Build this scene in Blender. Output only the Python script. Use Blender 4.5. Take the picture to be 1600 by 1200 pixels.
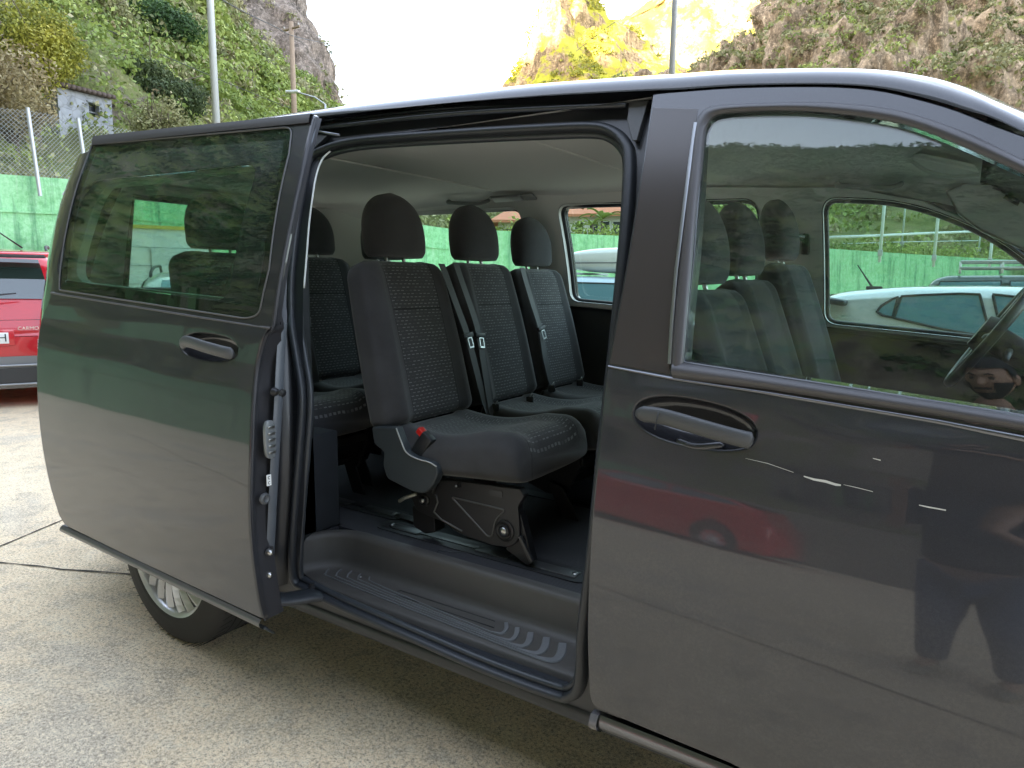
import bpy, bmesh, math, random
import numpy as np
from mathutils import Vector, Matrix
from mathutils.geometry import delaunay_2d_cdt
random.seed(7); RNG = np.random.default_rng(7)
rad = math.radians
for o in list(bpy.data.objects): bpy.data.objects.remove(o)
SC = bpy.context.scene
COL = SC.collection

# ------------------------------------------------------------------ camera
CAM = np.array([0.619, -1.301, 1.381]); YAW, PITCH, ROLL, FPX = rad(33.191), rad(8.495), rad(0.605), 1076.2
_cy, _sy, _cp, _sp = math.cos(YAW), math.sin(YAW), math.cos(PITCH), math.sin(PITCH)
_F = np.array([-_sy*_cp, _cy*_cp, -_sp]); _R0 = np.array([_cy, _sy, 0.]); _U0 = np.cross(_R0, _F)
_c, _s = math.cos(ROLL), math.sin(ROLL)
_R = _c*_R0+_s*_U0; _U = -_s*_R0+_c*_U0
cd = bpy.data.cameras.new('camera'); cam = bpy.data.objects.new('camera', cd); COL.objects.link(cam)
cd.sensor_width = 36; cd.lens = FPX/1600*36; cd.clip_start = 0.02; cd.clip_end = 5000
cam.matrix_world = Matrix(((_R[0], _U[0], -_F[0], CAM[0]), (_R[1], _U[1], -_F[1], CAM[1]), (_R[2], _U[2], -_F[2], CAM[2]), (0, 0, 0, 1)))
SC.camera = cam

# ------------------------------------------------------------------ sky, sun, exposure
SUN_EL, SUN_AZ = 21., 205.      # azimuth, degrees from +Y towards +X
W = bpy.data.worlds.new("World"); SC.world = W; W.use_nodes = True
wn = W.node_tree; wn.nodes.clear()
def wnode(t, **k):
    n = wn.nodes.new(t)
    for a, b in k.items(): setattr(n, a, b)
    return n
sky = wnode('ShaderNodeTexSky', sky_type='NISHITA', sun_disc=False, sun_elevation=rad(SUN_EL), sun_rotation=rad(SUN_AZ))
sky.air_density = 1.0; sky.dust_density = 1.6; sky.ozone_density = 1.0
tc = wnode('ShaderNodeTexCoord'); mp = wnode('ShaderNodeMapping'); mp.inputs['Scale'].default_value = (1, 1, 2.6)
nz = wnode('ShaderNodeTexNoise'); nz.inputs['Scale'].default_value = 2.3; nz.inputs['Detail'].default_value = 7; nz.inputs['Roughness'].default_value = .58
cr = wnode('ShaderNodeValToRGB'); cr.color_ramp.elements[0].position = .34; cr.color_ramp.elements[1].position = .66
mx = wnode('ShaderNodeMix', data_type='RGBA'); mx.inputs[7].default_value = (10.6, 11.3, 12.2, 1)
bg = wnode('ShaderNodeBackground'); bg.inputs[1].default_value = 0.15; wo = wnode('ShaderNodeOutputWorld')
L = wn.links.new
_sep = wnode('ShaderNodeSeparateXYZ'); L(tc.outputs['Generated'], _sep.inputs[0])
_ma = wnode('ShaderNodeMath', operation='MULTIPLY_ADD'); L(_sep.outputs['Y'], _ma.inputs[0]); _ma.inputs[1].default_value = .06
L(tc.outputs['Generated'], mp.inputs[0]); L(mp.outputs[0], nz.inputs['Vector']); L(nz.outputs['Fac'], _ma.inputs[2]); _dt = wnode('ShaderNodeVectorMath', operation='DOT_PRODUCT'); L(tc.outputs['Generated'], _dt.inputs[0]); _dt.inputs[1].default_value = Vector((-.05, -.66, .75)).normalized()
_mr = wnode('ShaderNodeMapRange'); L(_dt.outputs['Value'], _mr.inputs['Value']); _mr.inputs['From Min'].default_value = .80; _mr.inputs['From Max'].default_value = .95; _mr.inputs['To Min'].default_value = 0; _mr.inputs['To Max'].default_value = -.15
_ad = wnode('ShaderNodeMath', operation='ADD'); L(_ma.outputs[0], _ad.inputs[0]); L(_mr.outputs[0], _ad.inputs[1])
_ez = wnode('ShaderNodeMath', operation='MULTIPLY_ADD'); L(_sep.outputs['Z'], _ez.inputs[0]); _ez.inputs[1].default_value = -.34; L(_ad.outputs[0], _ez.inputs[2]); L(_ez.outputs[0], cr.inputs[0])
_pale = wnode('ShaderNodeMix', data_type='RGBA'); _pale.inputs[0].default_value = .25; _pale.inputs[7].default_value = (6.2, 6.5, 7.0, 1); L(sky.outputs[0], _pale.inputs[6])
L(cr.outputs[0], mx.inputs[0]); L(_pale.outputs[2], mx.inputs[6]); L(mx.outputs[2], bg.inputs[0]); L(bg.outputs[0], wo.inputs[0])
sd = bpy.data.lights.new('sun', 'SUN'); sd.energy = 5.0; sd.angle = rad(.5); sd.color = (1, .88, .66)
sun = bpy.data.objects.new('sun', sd); COL.objects.link(sun)
_az = rad(SUN_AZ); SUNV = Vector((math.sin(_az)*math.cos(rad(SUN_EL)), math.cos(_az)*math.cos(rad(SUN_EL)), math.sin(rad(SUN_EL))))
sun.rotation_euler = SUNV.to_track_quat('Z', 'Y').to_euler()
SC.view_settings.view_transform = 'Standard'; SC.view_settings.look = 'None'; SC.view_settings.gamma = 1; SC.view_settings.use_curve_mapping = False
SC.view_settings.exposure = 2.6
SC.render.engine = 'CYCLES'
SC.cycles.use_denoising = True; SC.cycles.max_bounces = 10; SC.cycles.transparent_max_bounces = 24; SC.cycles.diffuse_bounces = 5
SC.cycles.glossy_bounces = 5; SC.cycles.sample_clamp_indirect = 8; SC.cycles.caustics_reflective = False; SC.cycles.caustics_refractive = False

# ------------------------------------------------------------------ pixel rays (1600x1200 photograph) used to read sizes off the photo
def ray(px, py): return (px-800)/FPX*_R+(600-py)/FPX*_U+_F
def aty(px, py, y): d = ray(px, py); return CAM+d*(y-CAM[1])/d[1]
def atz(px, py, z): d = ray(px, py); return CAM+d*(z-CAM[2])/d[2]
def atx(px, py, x): d = ray(px, py); return CAM+d*(x-CAM[0])/d[0]
def atd(px, py, D): return CAM+ray(px, py)*D
def ath(px, py, dist):           # at a horizontal distance
    d = ray(px, py); return CAM+d*dist/math.hypot(d[0], d[1])
def atpl(px, py, p0, n): d = ray(px, py); n = np.array(n, float); return CAM+d*(np.dot(np.array(p0)-CAM, n)/np.dot(d, n))

# ------------------------------------------------------------------ noise
def _hash(ix, iy, iz, seed):
    h = (ix.astype(np.int64)*374761393+iy.astype(np.int64)*668265263+iz.astype(np.int64)*2147483647+seed*1274126177) & 0xffffffff
    h = ((h ^ (h >> 13))*1274126177) & 0xffffffff
    h = h ^ (h >> 16)
    return (h & 0xffff)/65535.0
def vnoise(P, seed=0):
    i = np.floor(P).astype(np.int64); f = P-i; f = f*f*(3-2*f); r = 0
    for dx in (0, 1):
        for dy in (0, 1):
            for dz in (0, 1):
                w = (f[..., 0] if dx else 1-f[..., 0])*(f[..., 1] if dy else 1-f[..., 1])*(f[..., 2] if dz else 1-f[..., 2])
                r = r+w*_hash(i[..., 0]+dx, i[..., 1]+dy, i[..., 2]+dz, seed)
    return r
def fbm(P, octs=5, seed=0, gain=.5):
    a, s, t = 1., 0., 0.
    for k in range(octs):
        s = s+a*(vnoise(P*(2.03**k)+17.3*k, seed+k)-.5); t += a; a *= gain
    return s/t*2

# ------------------------------------------------------------------ materials
MATS = {}
class NT:
    def __init__(s, name):
        s.m = bpy.data.materials.new(name); s.m.use_nodes = True; s.t = s.m.node_tree; s.t.nodes.clear()
        s.out = s.t.nodes.new('ShaderNodeOutputMaterial')
    def n(s, ty, **k):
        x = s.t.nodes.new(ty)
        for a, b in k.items():
            if a.startswith('i_'):
                x.inputs[a[2:].replace('_', ' ')].default_value = b
            else: setattr(x, a, b)
        return x
    def l(s, a, b): s.t.links.new(a, b)
    def math(s, op, a, b=None, c=None):
        x = s.t.nodes.new('ShaderNodeMath'); x.operation = op
        for i, v in enumerate((a, b, c)):
            if v is None: continue
            if isinstance(v, (int, float)): x.inputs[i].default_value = v
            else: s.l(v, x.inputs[i])
        return x.outputs[0]
    def mix(s, f, a, b, blend='MIX'):
        x = s.t.nodes.new('ShaderNodeMix'); x.data_type = 'RGBA'; x.blend_type = blend
        for i, v in ((0, f), (6, a), (7, b)):
            if isinstance(v, (int, float)): x.inputs[i].default_value = v
            elif isinstance(v, tuple): x.inputs[i].default_value = v if len(v) == 4 else (*v, 1)
            else: s.l(v, x.inputs[i])
        return x.outputs[2]
    def coord(s, kind='Object', scale=None):
        c = s.n('ShaderNodeTexCoord').outputs[kind]
        if scale:
            m = s.n('ShaderNodeMapping'); m.inputs['Scale'].default_value = scale; s.l(c, m.inputs[0]); c = m.outputs[0]
        return c
    def noise(s, vec, scale, detail=4, rough=.55, dist=0, out='Fac'):
        x = s.n('ShaderNodeTexNoise'); x.inputs['Scale'].default_value = scale; x.inputs['Detail'].default_value = detail
        x.inputs['Roughness'].default_value = rough; x.inputs['Distortion'].default_value = dist; s.l(vec, x.inputs['Vector']); return x.outputs[out]
    def ramp(s, f, stops, interp='LINEAR'):
        x = s.n('ShaderNodeValToRGB'); cr = x.color_ramp; cr.interpolation = interp
        while len(cr.elements) < len(stops): cr.elements.new(.5)
        for e, (p, c) in zip(cr.elements, stops):
            e.position = p; e.color = (c, c, c, 1) if isinstance(c, (int, float)) else (*c, 1)
        s.l(f, x.inputs[0]); return x.outputs[0]
    def bump(s, h, strength=.3, dist=.01):
        x = s.n('ShaderNodeBump'); x.inputs['Strength'].default_value = strength; x.inputs['Distance'].default_value = dist; s.l(h, x.inputs['Height']); return x.outputs[0]
    def bsdf(s, **k):
        b = s.n('ShaderNodeBsdfPrincipled')
        for a, v in k.items():
            i = b.inputs[a.replace('_', ' ')]
            if isinstance(v, tuple): v = v if len(v) == 4 or i.type == 'VECTOR' else (*v, 1)
            if isinstance(v, (int, float, tuple)): i.default_value = v
            else: s.l(v, i)
        s.l(b.outputs[0], s.out.inputs[0]); return b
def simple(name, col, rough=.5, metal=0, coat=0, bump=0, bscale=200, vary=0, vscale=6, spec=.5, coatr=.03):
    if name in MATS: return MATS[name]
    t = NT(name); kw = dict(Base_Color=tuple(col), Roughness=rough, Metallic=metal, Coat_Weight=coat, Coat_Roughness=coatr, Specular_IOR_Level=spec)
    if vary:
        c = t.coord(); f = t.noise(c, vscale, 5, .6)
        kw['Base_Color'] = t.mix(f, tuple(x*(1-vary) for x in col), tuple(min(1, x*(1+vary)) for x in col))
    if bump:
        c = t.coord(); kw['Normal'] = t.bump(t.noise(c, bscale, 3), bump, .002)
    t.bsdf(**kw); MATS[name] = t.m; return t.m
def glass_mat(name, tint, dirt=0.0, refl=1.0):
    if name in MATS: return MATS[name]
    t = NT(name)
    g = t.n('ShaderNodeNewGeometry'); d = t.n('ShaderNodeVectorMath', operation='DOT_PRODUCT'); t.l(g.outputs['Normal'], d.inputs[0]); t.l(g.outputs['Incoming'], d.inputs[1])
    a = t.math('ABSOLUTE', d.outputs['Value']); om = t.math('SUBTRACT', 1, a); p = t.math('POWER', om, 5.)
    f = t.math('MULTIPLY_ADD', p, .92*refl, .055*refl)
    tr = t.n('ShaderNodeBsdfTransparent'); tr.inputs[0].default_value = (*tint, 1)
    gl = t.n('ShaderNodeBsdfGlossy'); gl.inputs['Roughness'].default_value = .0; gl.inputs[0].default_value = (1, 1, 1, 1)
    mxs = t.n('ShaderNodeMixShader'); t.l(f, mxs.inputs[0]); t.l(tr.outputs[0], mxs.inputs[1]); t.l(gl.outputs[0], mxs.inputs[2]); last = mxs.outputs[0]
    if dirt:
        c = t.coord('Object'); n1 = t.noise(c, 9, 6, .7); m2 = t.coord('Object', (60, 60, 2.2)); n2 = t.noise(m2, 2.2, 3, .6)
        dd = t.math('MULTIPLY', t.ramp(n1, [(.42, .15), (.75, 1.)]), t.ramp(n2, [(.45, .35), (.72, 1.)])); dd = t.math('MULTIPLY', dd, dirt)
        df = t.n('ShaderNodeBsdfDiffuse'); df.inputs[0].default_value = (.45, .43, .4, 1)
        m3 = t.n('ShaderNodeMixShader'); t.l(dd, m3.inputs[0]); t.l(last, m3.inputs[1]); t.l(df.outputs[0], m3.inputs[2]); last = m3.outputs[0]
    t.l(last, t.out.inputs[0]); MATS[name] = t.m; return t.m

def paint(name, col, metal=.35, rough=.42, dust=.0, cior=1.52):
    if name in MATS: return MATS[name]
    t = NT(name); c = t.coord('Object')
    fl = t.noise(c, 900, 2, .6); base = t.mix(t.ramp(fl, [(.35, 0.), (.7, 1.)]), tuple(x*.8 for x in col), tuple(x*1.25 for x in col))
    cr = .02
    if dust:
        s2 = t.noise(c, 7, 7, .68); s3 = t.noise(c, 160, 5, .75)
        sx = t.n('ShaderNodeSeparateXYZ'); t.l(c, sx.inputs[0])
        low = t.ramp(sx.outputs['Z'], [(.35, 1.), (.62, .85), (.95, .28), (1.25, .15)])
        dd = t.math('MULTIPLY', t.ramp(s2, [(.38, .15), (.66, 1.)]), t.ramp(s3, [(.42, .15), (.64, 1.)])); dd = t.math('MULTIPLY', dd, low)
        dd = t.math('MULTIPLY', dd, dust); base = t.mix(dd, base, (.30, .28, .25))
        cr = t.math('MULTIPLY_ADD', dd, .5, .03)
        wv = t.noise(c, 2.2, 1, .5); nb = t.bump(wv, .045, .05)
        b = t.bsdf(Base_Color=base, Metallic=metal, Roughness=rough, Coat_Weight=1., Coat_Roughness=cr, Coat_IOR=cior, Coat_Normal=nb)
    else: b = t.bsdf(Base_Color=base, Metallic=metal, Roughness=rough, Coat_Weight=1., Coat_Roughness=cr, Coat_IOR=1.6)
    MATS[name] = t.m; return t.m

VANP = paint('van_paint', (.032, .033, .040), dust=.13); VANS = paint('van_paint_dimmed', (.026, .027, .032), dust=.02, cior=1.42)  # slider copy of the van paint, darkened to dim its ground reflection
BLK = simple('black_paint', (.016, .018, .023), .42, coat=.25, coatr=.15)
RUB = simple('rubber', (.022, .025, .030), .42, bump=.15, bscale=300)
RUBS = simple('rubber_soft', (.030, .034, .040), .36)
PLAS = simple('step_plastic', (.088, .082, .074), .5, bump=.35, bscale=700, vary=.12, vscale=20)
PLB = simple('black_plastic', (.018, .020, .023), .45, bump=.3, bscale=600)
PLG = simple('grey_plastic', (.065, .068, .072), .40, bump=.3, bscale=500)
TRIML = simple('light_trim', (.74, .74, .72), .7, bump=.1, bscale=400)
TRIMD = simple('dark_trim', (.035, .040, .043), .6, bump=.3, bscale=400)
HEADL = simple('headliner_cloth', (.66, .66, .65), .9, bump=.2, bscale=900)
STEEL = simple('steel', (.45, .45, .44), .3, metal=1)
DSTEEL = simple('dark_steel', (.024, .024, .026), .38, metal=.3)
CHROME = simple('satin_trim', (.20, .205, .22), .28, metal=1, vary=.1)
WHITEP = simple('white_paint', (.78, .79, .78), .35, coat=.5)
REDP = simple('red_plastic', (.65, .02, .015), .3)
TYRE = simple('tyre_rubber', (.028, .027, .026), .75, bump=.4, bscale=250, vary=.25, vscale=12)
ALLOY = simple('alloy', (.74, .75, .77), .30, metal=.55, vary=.08)
G_FRONT = glass_mat('front_glass', (.82, .90, .88), dirt=.05)
G_FAR = glass_mat('far_glass', (.88, .97, .92))
G_DARK = glass_mat('privacy_glass', (.76, .86, .80), dirt=.03)
G_CLEAR = glass_mat('clear_glass', (.85, .95, .90))

# ------------------------------------------------------------------ object helpers
def setp(o, label=None, cat=None, group=None, kind=None):
    if label: o['label'] = label
    if cat: o['category'] = cat
    if group: o['group'] = group
    if kind: o['kind'] = kind
    return o
def empty(name, loc=(0, 0, 0), rz=0, parent=None, **k):
    o = bpy.data.objects.new(name, None); COL.objects.link(o); o.location = loc; o.rotation_euler = (0, 0, rz); o.parent = parent
    return setp(o, **k)
def link_mesh(name, me, mat, parent=None, smooth=True, bevel=0, subsurf=0, loc=None, rot=None, autos=None):
    o = bpy.data.objects.new(name, me); COL.objects.link(o)
    if mat is not None:
        for m in (mat if isinstance(mat, (list, tuple)) else [mat]): me.materials.append(m)
    if smooth: me.polygons.foreach_set('use_smooth', [True]*len(me.polygons))
    if bevel:
        b = o.modifiers.new('bevel', 'BEVEL'); b.width = bevel; b.segments = 2; b.limit_method = 'ANGLE'; b.angle_limit = rad(35); b.harden_normals = False
    if subsurf:
        b = o.modifiers.new('sub', 'SUBSURF'); b.levels = b.render_levels = subsurf
    if autos and smooth:
        bm = bmesh.new(); bm.from_mesh(me)
        for e in bm.edges:
            if len(e.link_faces) == 2 and e.calc_face_angle(0) > rad(autos): e.smooth = False
        bm.to_mesh(me); bm.free()
    if loc is not None: o.location = loc
    if rot is not None: o.rotation_euler = rot
    o.parent = parent
    return o
class MB:
    def __init__(s): s.v = []; s.f = []; s.mi = []; s.cur = 0
    def add(s, V, F):
        k = len(s.v); s.v += [tuple(map(float, x)) for x in V]; s.f += [tuple(int(i)+k for i in f) for f in F]; s.mi += [s.cur]*len(F); return s
    def box(s, c, d, rot=None):
        hx, hy, hz = d[0]/2, d[1]/2, d[2]/2
        V = [Vector((x, y, z)) for x in (-hx, hx) for y in (-hy, hy) for z in (-hz, hz)]
        if rot is not None: M = rot if isinstance(rot, Matrix) else Matrix.Rotation(rot, 3, 'Z'); V = [M @ v for v in V]
        V = [v+Vector(c) for v in V]
        return s.add(V, [(0, 1, 3, 2), (4, 6, 7, 5), (0, 4, 5, 1), (2, 3, 7, 6), (0, 2, 6, 4), (1, 5, 7, 3)])
    def tube(s, path, r, n=10, closed=False, caps=True, flat=None):
        P = [Vector(p) for p in path]; N = len(P); up = None; V = []; F = []
        rr = r if isinstance(r, (list, tuple)) else [r]*N
        for i in range(N):
            if closed: t = (P[(i+1) % N]-P[i-1]).normalized()
            else: t = (P[min(i+1, N-1)]-P[max(i-1, 0)]).normalized()
            if up is None:
                up = Vector((0, 0, 1)) if abs(t.z) < .9 else Vector((0, 1, 0))
            a = t.cross(up)
            if a.length < 1e-6: a = t.orthogonal()
            a.normalize(); b = a.cross(t).normalized(); up = b
            for k in range(n):
                q = 2*math.pi*k/n; V.append(P[i]+a*math.cos(q)*rr[i]*(flat or 1)+b*math.sin(q)*rr[i])
        M = N if closed else N-1
        for i in range(M):
            for k in range(n):
                F.append((i*n+k, ((i+1) % N)*n+k, ((i+1) % N)*n+(k+1) % n, i*n+(k+1) % n))
        if caps and not closed: F += [tuple(range(n))[::-1][::-1], tuple(range((N-1)*n, N*n))[::-1]]
        return s.add(V, F)
    def cyl(s, a, b, r, n=16, r2=None):
        return s.tube([a, b], [r, r if r2 is None else r2], n)
    def lathe(s, prof, c=(0, 0, 0), axis='Y', n=48, sgn=1):
        # prof: (axial, radius)
        V = []; F = []
        for (a, r) in prof:
            for k in range(n):
                q = 2*math.pi*k/n; u, w = r*math.cos(q), r*math.sin(q)
                V.append({'Y': (c[0]+u, c[1]+a*sgn, c[2]+w), 'Z': (c[0]+u, c[1]+w, c[2]+a*sgn), 'X': (c[0]+a*sgn, c[1]+u, c[2]+w)}[axis])
        for i in range(len(prof)-1):
            for k in range(n): F.append((i*n+k, i*n+(k+1) % n, (i+1)*n+(k+1) % n, (i+1)*n+k))
        return s.add(V, F)
    def prism(s, poly, d0, d1, f):
        # poly 2d, f(u,v,d)->3d
        n = len(poly); V = [f(u, v, d0) for u, v in poly]+[f(u, v, d1) for u, v in poly]
        return s.add(V, [tuple(range(n)), tuple(range(2*n-1, n-1, -1))]+[(i, n+i, n+(i+1) % n, (i+1) % n) for i in range(n)])
    def loft(s, rings, closed=True, cap=True):
        n = len(rings[0]); V = [p for r in rings for p in r]; F = []
        for i in range(len(rings)-1):
            for k in range(n if closed else n-1):
                F.append((i*n+k, i*n+(k+1) % n, (i+1)*n+(k+1) % n, (i+1)*n+k))
        if cap: F += [tuple(range(n))[::-1], tuple(range((len(rings)-1)*n, len(rings)*n))]
        return s.add(V, F)
    def build(s, name, mat, parent=None, fixn=True, **k):
        me = bpy.data.meshes.new(name); me.from_pydata(s.v, [], s.f); me.update()
        if any(s.mi): me.polygons.foreach_set('material_index', s.mi)
        if fixn:
            bm = bmesh.new(); bm.from_mesh(me); bmesh.ops.recalc_face_normals(bm, faces=bm.faces); bm.to_mesh(me); bm.free()
        return link_mesh(name, me, mat, parent, **k)
def catmull(pts, n=8, closed=False):
    P = [np.array(p, float) for p in pts]; out = []; N = len(P)
    rng_ = range(N if closed else N-1)
    for i in rng_:
        p1, p2 = P[i], P[(i+1) % N]
        p0 = P[i-1] if (closed or i > 0) else 2*p1-p2; p3 = P[(i+2) % N] if (closed or i+2 < N) else 2*p2-p1
        for k in range(n):
            t = k/n; out.append(.5*((2*p1)+(-p0+p2)*t+(2*p0-5*p1+4*p2-p3)*t*t+(-p0+3*p1-3*p2+p3)*t**3))
    if not closed: out.append(P[-1])
    return out
def rounded(pts, seg=6):
    """polygon with corner radii: pts (x,y,r); r=0 sharp; -> dense points"""
    N = len(pts); out = []
    for i in range(N):
        p = np.array(pts[i][:2], float); r = pts[i][2] if len(pts[i]) > 2 else 0
        a = np.array(pts[i-1][:2], float)-p; b = np.array(pts[(i+1) % N][:2], float)-p
        la, lb = np.linalg.norm(a), np.linalg.norm(b); a /= la; b /= lb
        if r <= 0: out.append(p); continue
        r_ = min(r, la*.49, lb*.49); s0, s1 = p+a*r_, p+b*r_
        for k in range(seg+1):
            t = k/seg; out.append((1-t)**2*s0+2*t*(1-t)*p+t*t*s1)
    return out
def resample(poly, step):
    out = []; N = len(poly)
    for i in range(N):
        a, b = np.array(poly[i], float), np.array(poly[(i+1) % N], float); L_ = np.linalg.norm(b-a)
        if L_ < 1e-6: continue
        m = max(1, int(math.ceil(L_/step)))
        for k in range(m): out.append(a+(b-a)*k/m)
    return out
def area2(p): p = np.array(p); x, y = p[:, 0], p[:, 1]; return .5*np.sum(x*np.roll(y, -1)-np.roll(x, -1)*y)
def offset(poly, d):             # d>0 shrinks a CCW polygon
    P = np.array(poly); t = np.roll(P, -1, 0)-P; L_ = np.linalg.norm(t, axis=1); L_[L_ < 1e-9] = 1e-9; t = t/L_[:, None]
    n = np.stack([-t[:, 1], t[:, 0]], 1); m = n+np.roll(n, 1, 0); q = np.maximum(np.sum(m*m, 1), .6); return P+m*(2*d/q)[:, None], -m/np.sqrt(np.maximum(np.sum(m*m, 1), 1e-9))[:, None]
def inpoly(P, poly):
    P = np.asarray(P); poly = np.asarray(poly); x, y = P[:, 0], P[:, 1]; c = np.zeros(len(P), bool); n = len(poly)
    for i in range(n):
        x1, y1 = poly[i]; x2, y2 = poly[i-1]
        m = ((y1 > y) != (y2 > y)) & (x < (x2-x1)*(y-y1)/((y2-y1) if y2 != y1 else 1e-12)+x1); c ^= m
    return c
def panel(name, outline, S, mat, parent=None, holes=(), th=.03, rim=.004, sgn=-1, grid=.05, step=.025, flipback=True):
    """sheet-metal panel following y=S(x,z): rounded rim, returned edge, back face. sgn -1 outward is -Y"""
    loops = []
    o = resample(outline, step)
    if area2(o) < 0: o = o[::-1]
    loops.append(np.array(o))
    for h in holes:
        h = resample(h, step)
        if area2(h) > 0: h = h[::-1]
        loops.append(np.array(h))
    ins = []; outn = []
    for l in loops:
        a, b = offset(l, rim); ins.append(a); outn.append(b)
    pts = [tuple(p) for a in ins for p in a]; E = []; k = 0
    for a in ins:
        n = len(a); E += [(k+i, k+(i+1) % n) for i in range(n)]; k += n
    mn, mxx = ins[0].min(0), ins[0].max(0)
    gx = np.arange(mn[0]+grid/2, mxx[0], grid); gz = np.arange(mn[1]+grid/2, mxx[1], grid); G = np.array([(x, z) for x in gx for z in gz]) if len(gx)*len(gz) else np.zeros((0, 2))
    if len(G):
        m = inpoly(G, ins[0])
        for h in ins[1:]: m &= ~inpoly(G, h)
        for a in ins:
            for i0 in range(0, len(a)): m &= (np.hypot(G[:, 0]-a[i0][0], G[:, 1]-a[i0][1]) > grid*.35)
        G = G[m]; pts += [tuple(p) for p in G]
    v2, e2, f2, *_ = delaunay_2d_cdt([Vector(p) for p in pts], E, [], 0, 1e-6)
    V2 = np.array([(v.x, v.y) for v in v2]); cen = np.array([V2[list(f)].mean(0) for f in f2])
    m = inpoly(cen, ins[0])
    for h in ins[1:]: m &= ~inpoly(cen, h)
    tri = [f for f, q in zip(f2, m) if q]
    def y(p): return S(p[:, 0], p[:, 1])
    def nrm(p):
        e = 1e-3; sx = (S(p[:, 0]+e, p[:, 1])-S(p[:, 0]-e, p[:, 1]))/(2*e); sz = (S(p[:, 0], p[:, 1]+e)-S(p[:, 0], p[:, 1]-e))/(2*e)
        N = np.stack([-sx, np.ones_like(sx), -sz], 1)*sgn; return N/np.linalg.norm(N, axis=1)[:, None]
    V = []; N = []; F = []
    def addv(P2, Y, Nn): k = len(V); V.extend(zip(P2[:, 0], Y, P2[:, 1])); N.extend(map(tuple, Nn)); return k
    inw = -sgn
    k0 = addv(V2, y(V2), nrm(V2)); n0 = nrm(V2)
    F += [tuple(k0+i for i in f) for f in tri]
    for l, a, on in zip(loops, ins, outn):
        n = len(l); na = nrm(a); o3 = np.stack([on[:, 0], np.zeros(n), on[:, 1]], 1)
        ka = addv(a, y(a), na); mid = na+o3; mid /= np.linalg.norm(mid, axis=1)[:, None]
        kb = addv(l, y(l)+inw*rim*.9, mid); kc = addv(l, y(l)+inw*rim*.9, o3); kd = addv(l, y(l)+inw*th, o3)
        for i in range(n):
            j = (i+1) % n; F.append((ka+i, ka+j, kb+j, kb+i)); F.append((kc+i, kc+j, kd+j, kd+i))
    k1 = addv(V2, y(V2)+inw*(th-.0005), -n0); F += [tuple(k1+i for i in f[::-1]) for f in tri]
    me = bpy.data.meshes.new(name); me.from_pydata(V, [], F); me.update()
    # orient faces by stored normals
    Vn = np.array(V); Nn = np.array(N); flip = []
    bm = bmesh.new(); bm.from_mesh(me); bm.faces.ensure_lookup_table()
    for f in bm.faces:
        f.normal_update(); q = Vector((0, 0, 0))
        for v in f.verts: q += Vector(N[v.index])
        if f.normal.dot(q) < 0: flip.append(f)
    bmesh.ops.reverse_faces(bm, faces=flip); bm.to_mesh(me); bm.free()
    o = link_mesh(name, me, mat, parent)
    me.normals_split_custom_set_from_vertices([tuple(x) for x in N])
    return o
def plate(name, outline, S, mat, parent=None, **k):    # thin sheet (glass)
    k.setdefault('th', .004); k.setdefault('rim', .0015)
    return panel(name, outline, S, mat, parent, **k)
def sheet(name, outline, S, mat, parent=None, sgn=-1, grid=.05, step=.03):
    o = resample(outline, step); ins = np.array(o)
    if area2(ins) < 0: ins = ins[::-1]
    pts = [tuple(p) for p in ins]; n = len(ins); E = [(i, (i+1) % n) for i in range(n)]
    mn, mx_ = ins.min(0), ins.max(0); G = np.array([(x, z) for x in np.arange(mn[0], mx_[0], grid) for z in np.arange(mn[1], mx_[1], grid)]); m = inpoly(G, ins)
    for p in ins: m &= np.hypot(G[:, 0]-p[0], G[:, 1]-p[1]) > grid*.35
    pts += [tuple(p) for p in G[m]]
    v2, e2, f2, *_ = delaunay_2d_cdt([Vector(p) for p in pts], E, [], 0, 1e-6); V2 = np.array([(v.x, v.y) for v in v2]); cen = np.array([V2[list(f)].mean(0) for f in f2]); q = inpoly(cen, ins)
    tri = [f if sgn < 0 else f[::-1] for f, a in zip(f2, q) if a]
    Y = S(V2[:, 0], V2[:, 1]); me = bpy.data.meshes.new(name); me.from_pydata([(a, y, b) for (a, b), y in zip(V2, Y)], [], tri); me.update()
    e = 1e-3; sx = (S(V2[:, 0]+e, V2[:, 1])-S(V2[:, 0]-e, V2[:, 1]))/(2*e); sz = (S(V2[:, 0], V2[:, 1]+e)-S(V2[:, 0], V2[:, 1]-e))/(2*e)
    N = np.stack([-sx, np.ones_like(sx), -sz], 1)*sgn; N /= np.linalg.norm(N, axis=1)[:, None]
    ob = link_mesh(name, me, mat, parent); me.normals_split_custom_set_from_vertices([tuple(x) for x in N]); return ob
def leafmesh(P, Nrm, size, aspect=.55, jitter=.6, rng=RNG):
    """numpy: one tilted quad (two folded triangles as a diamond) per point; returns verts, faces"""
    n = len(P); q = Nrm+rng.normal(0, jitter, (n, 3)); q /= np.linalg.norm(q, axis=1)[:, None]+1e-9
    r = rng.normal(0, 1, (n, 3)); a = np.cross(q, r); a /= np.linalg.norm(a, axis=1)[:, None]+1e-9; b = np.cross(q, a)
    s = (size*rng.uniform(.6, 1.4, n))[:, None] if np.ndim(size) == 0 else (size*rng.uniform(.6, 1.4, n))[:, None]
    V = np.stack([P-a*s, P-b*s*aspect+q*s*.12, P+a*s, P+b*s*aspect+q*s*.12], 1).reshape(-1, 3)
    F = np.arange(n*4).reshape(n, 4); return V, F
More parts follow.
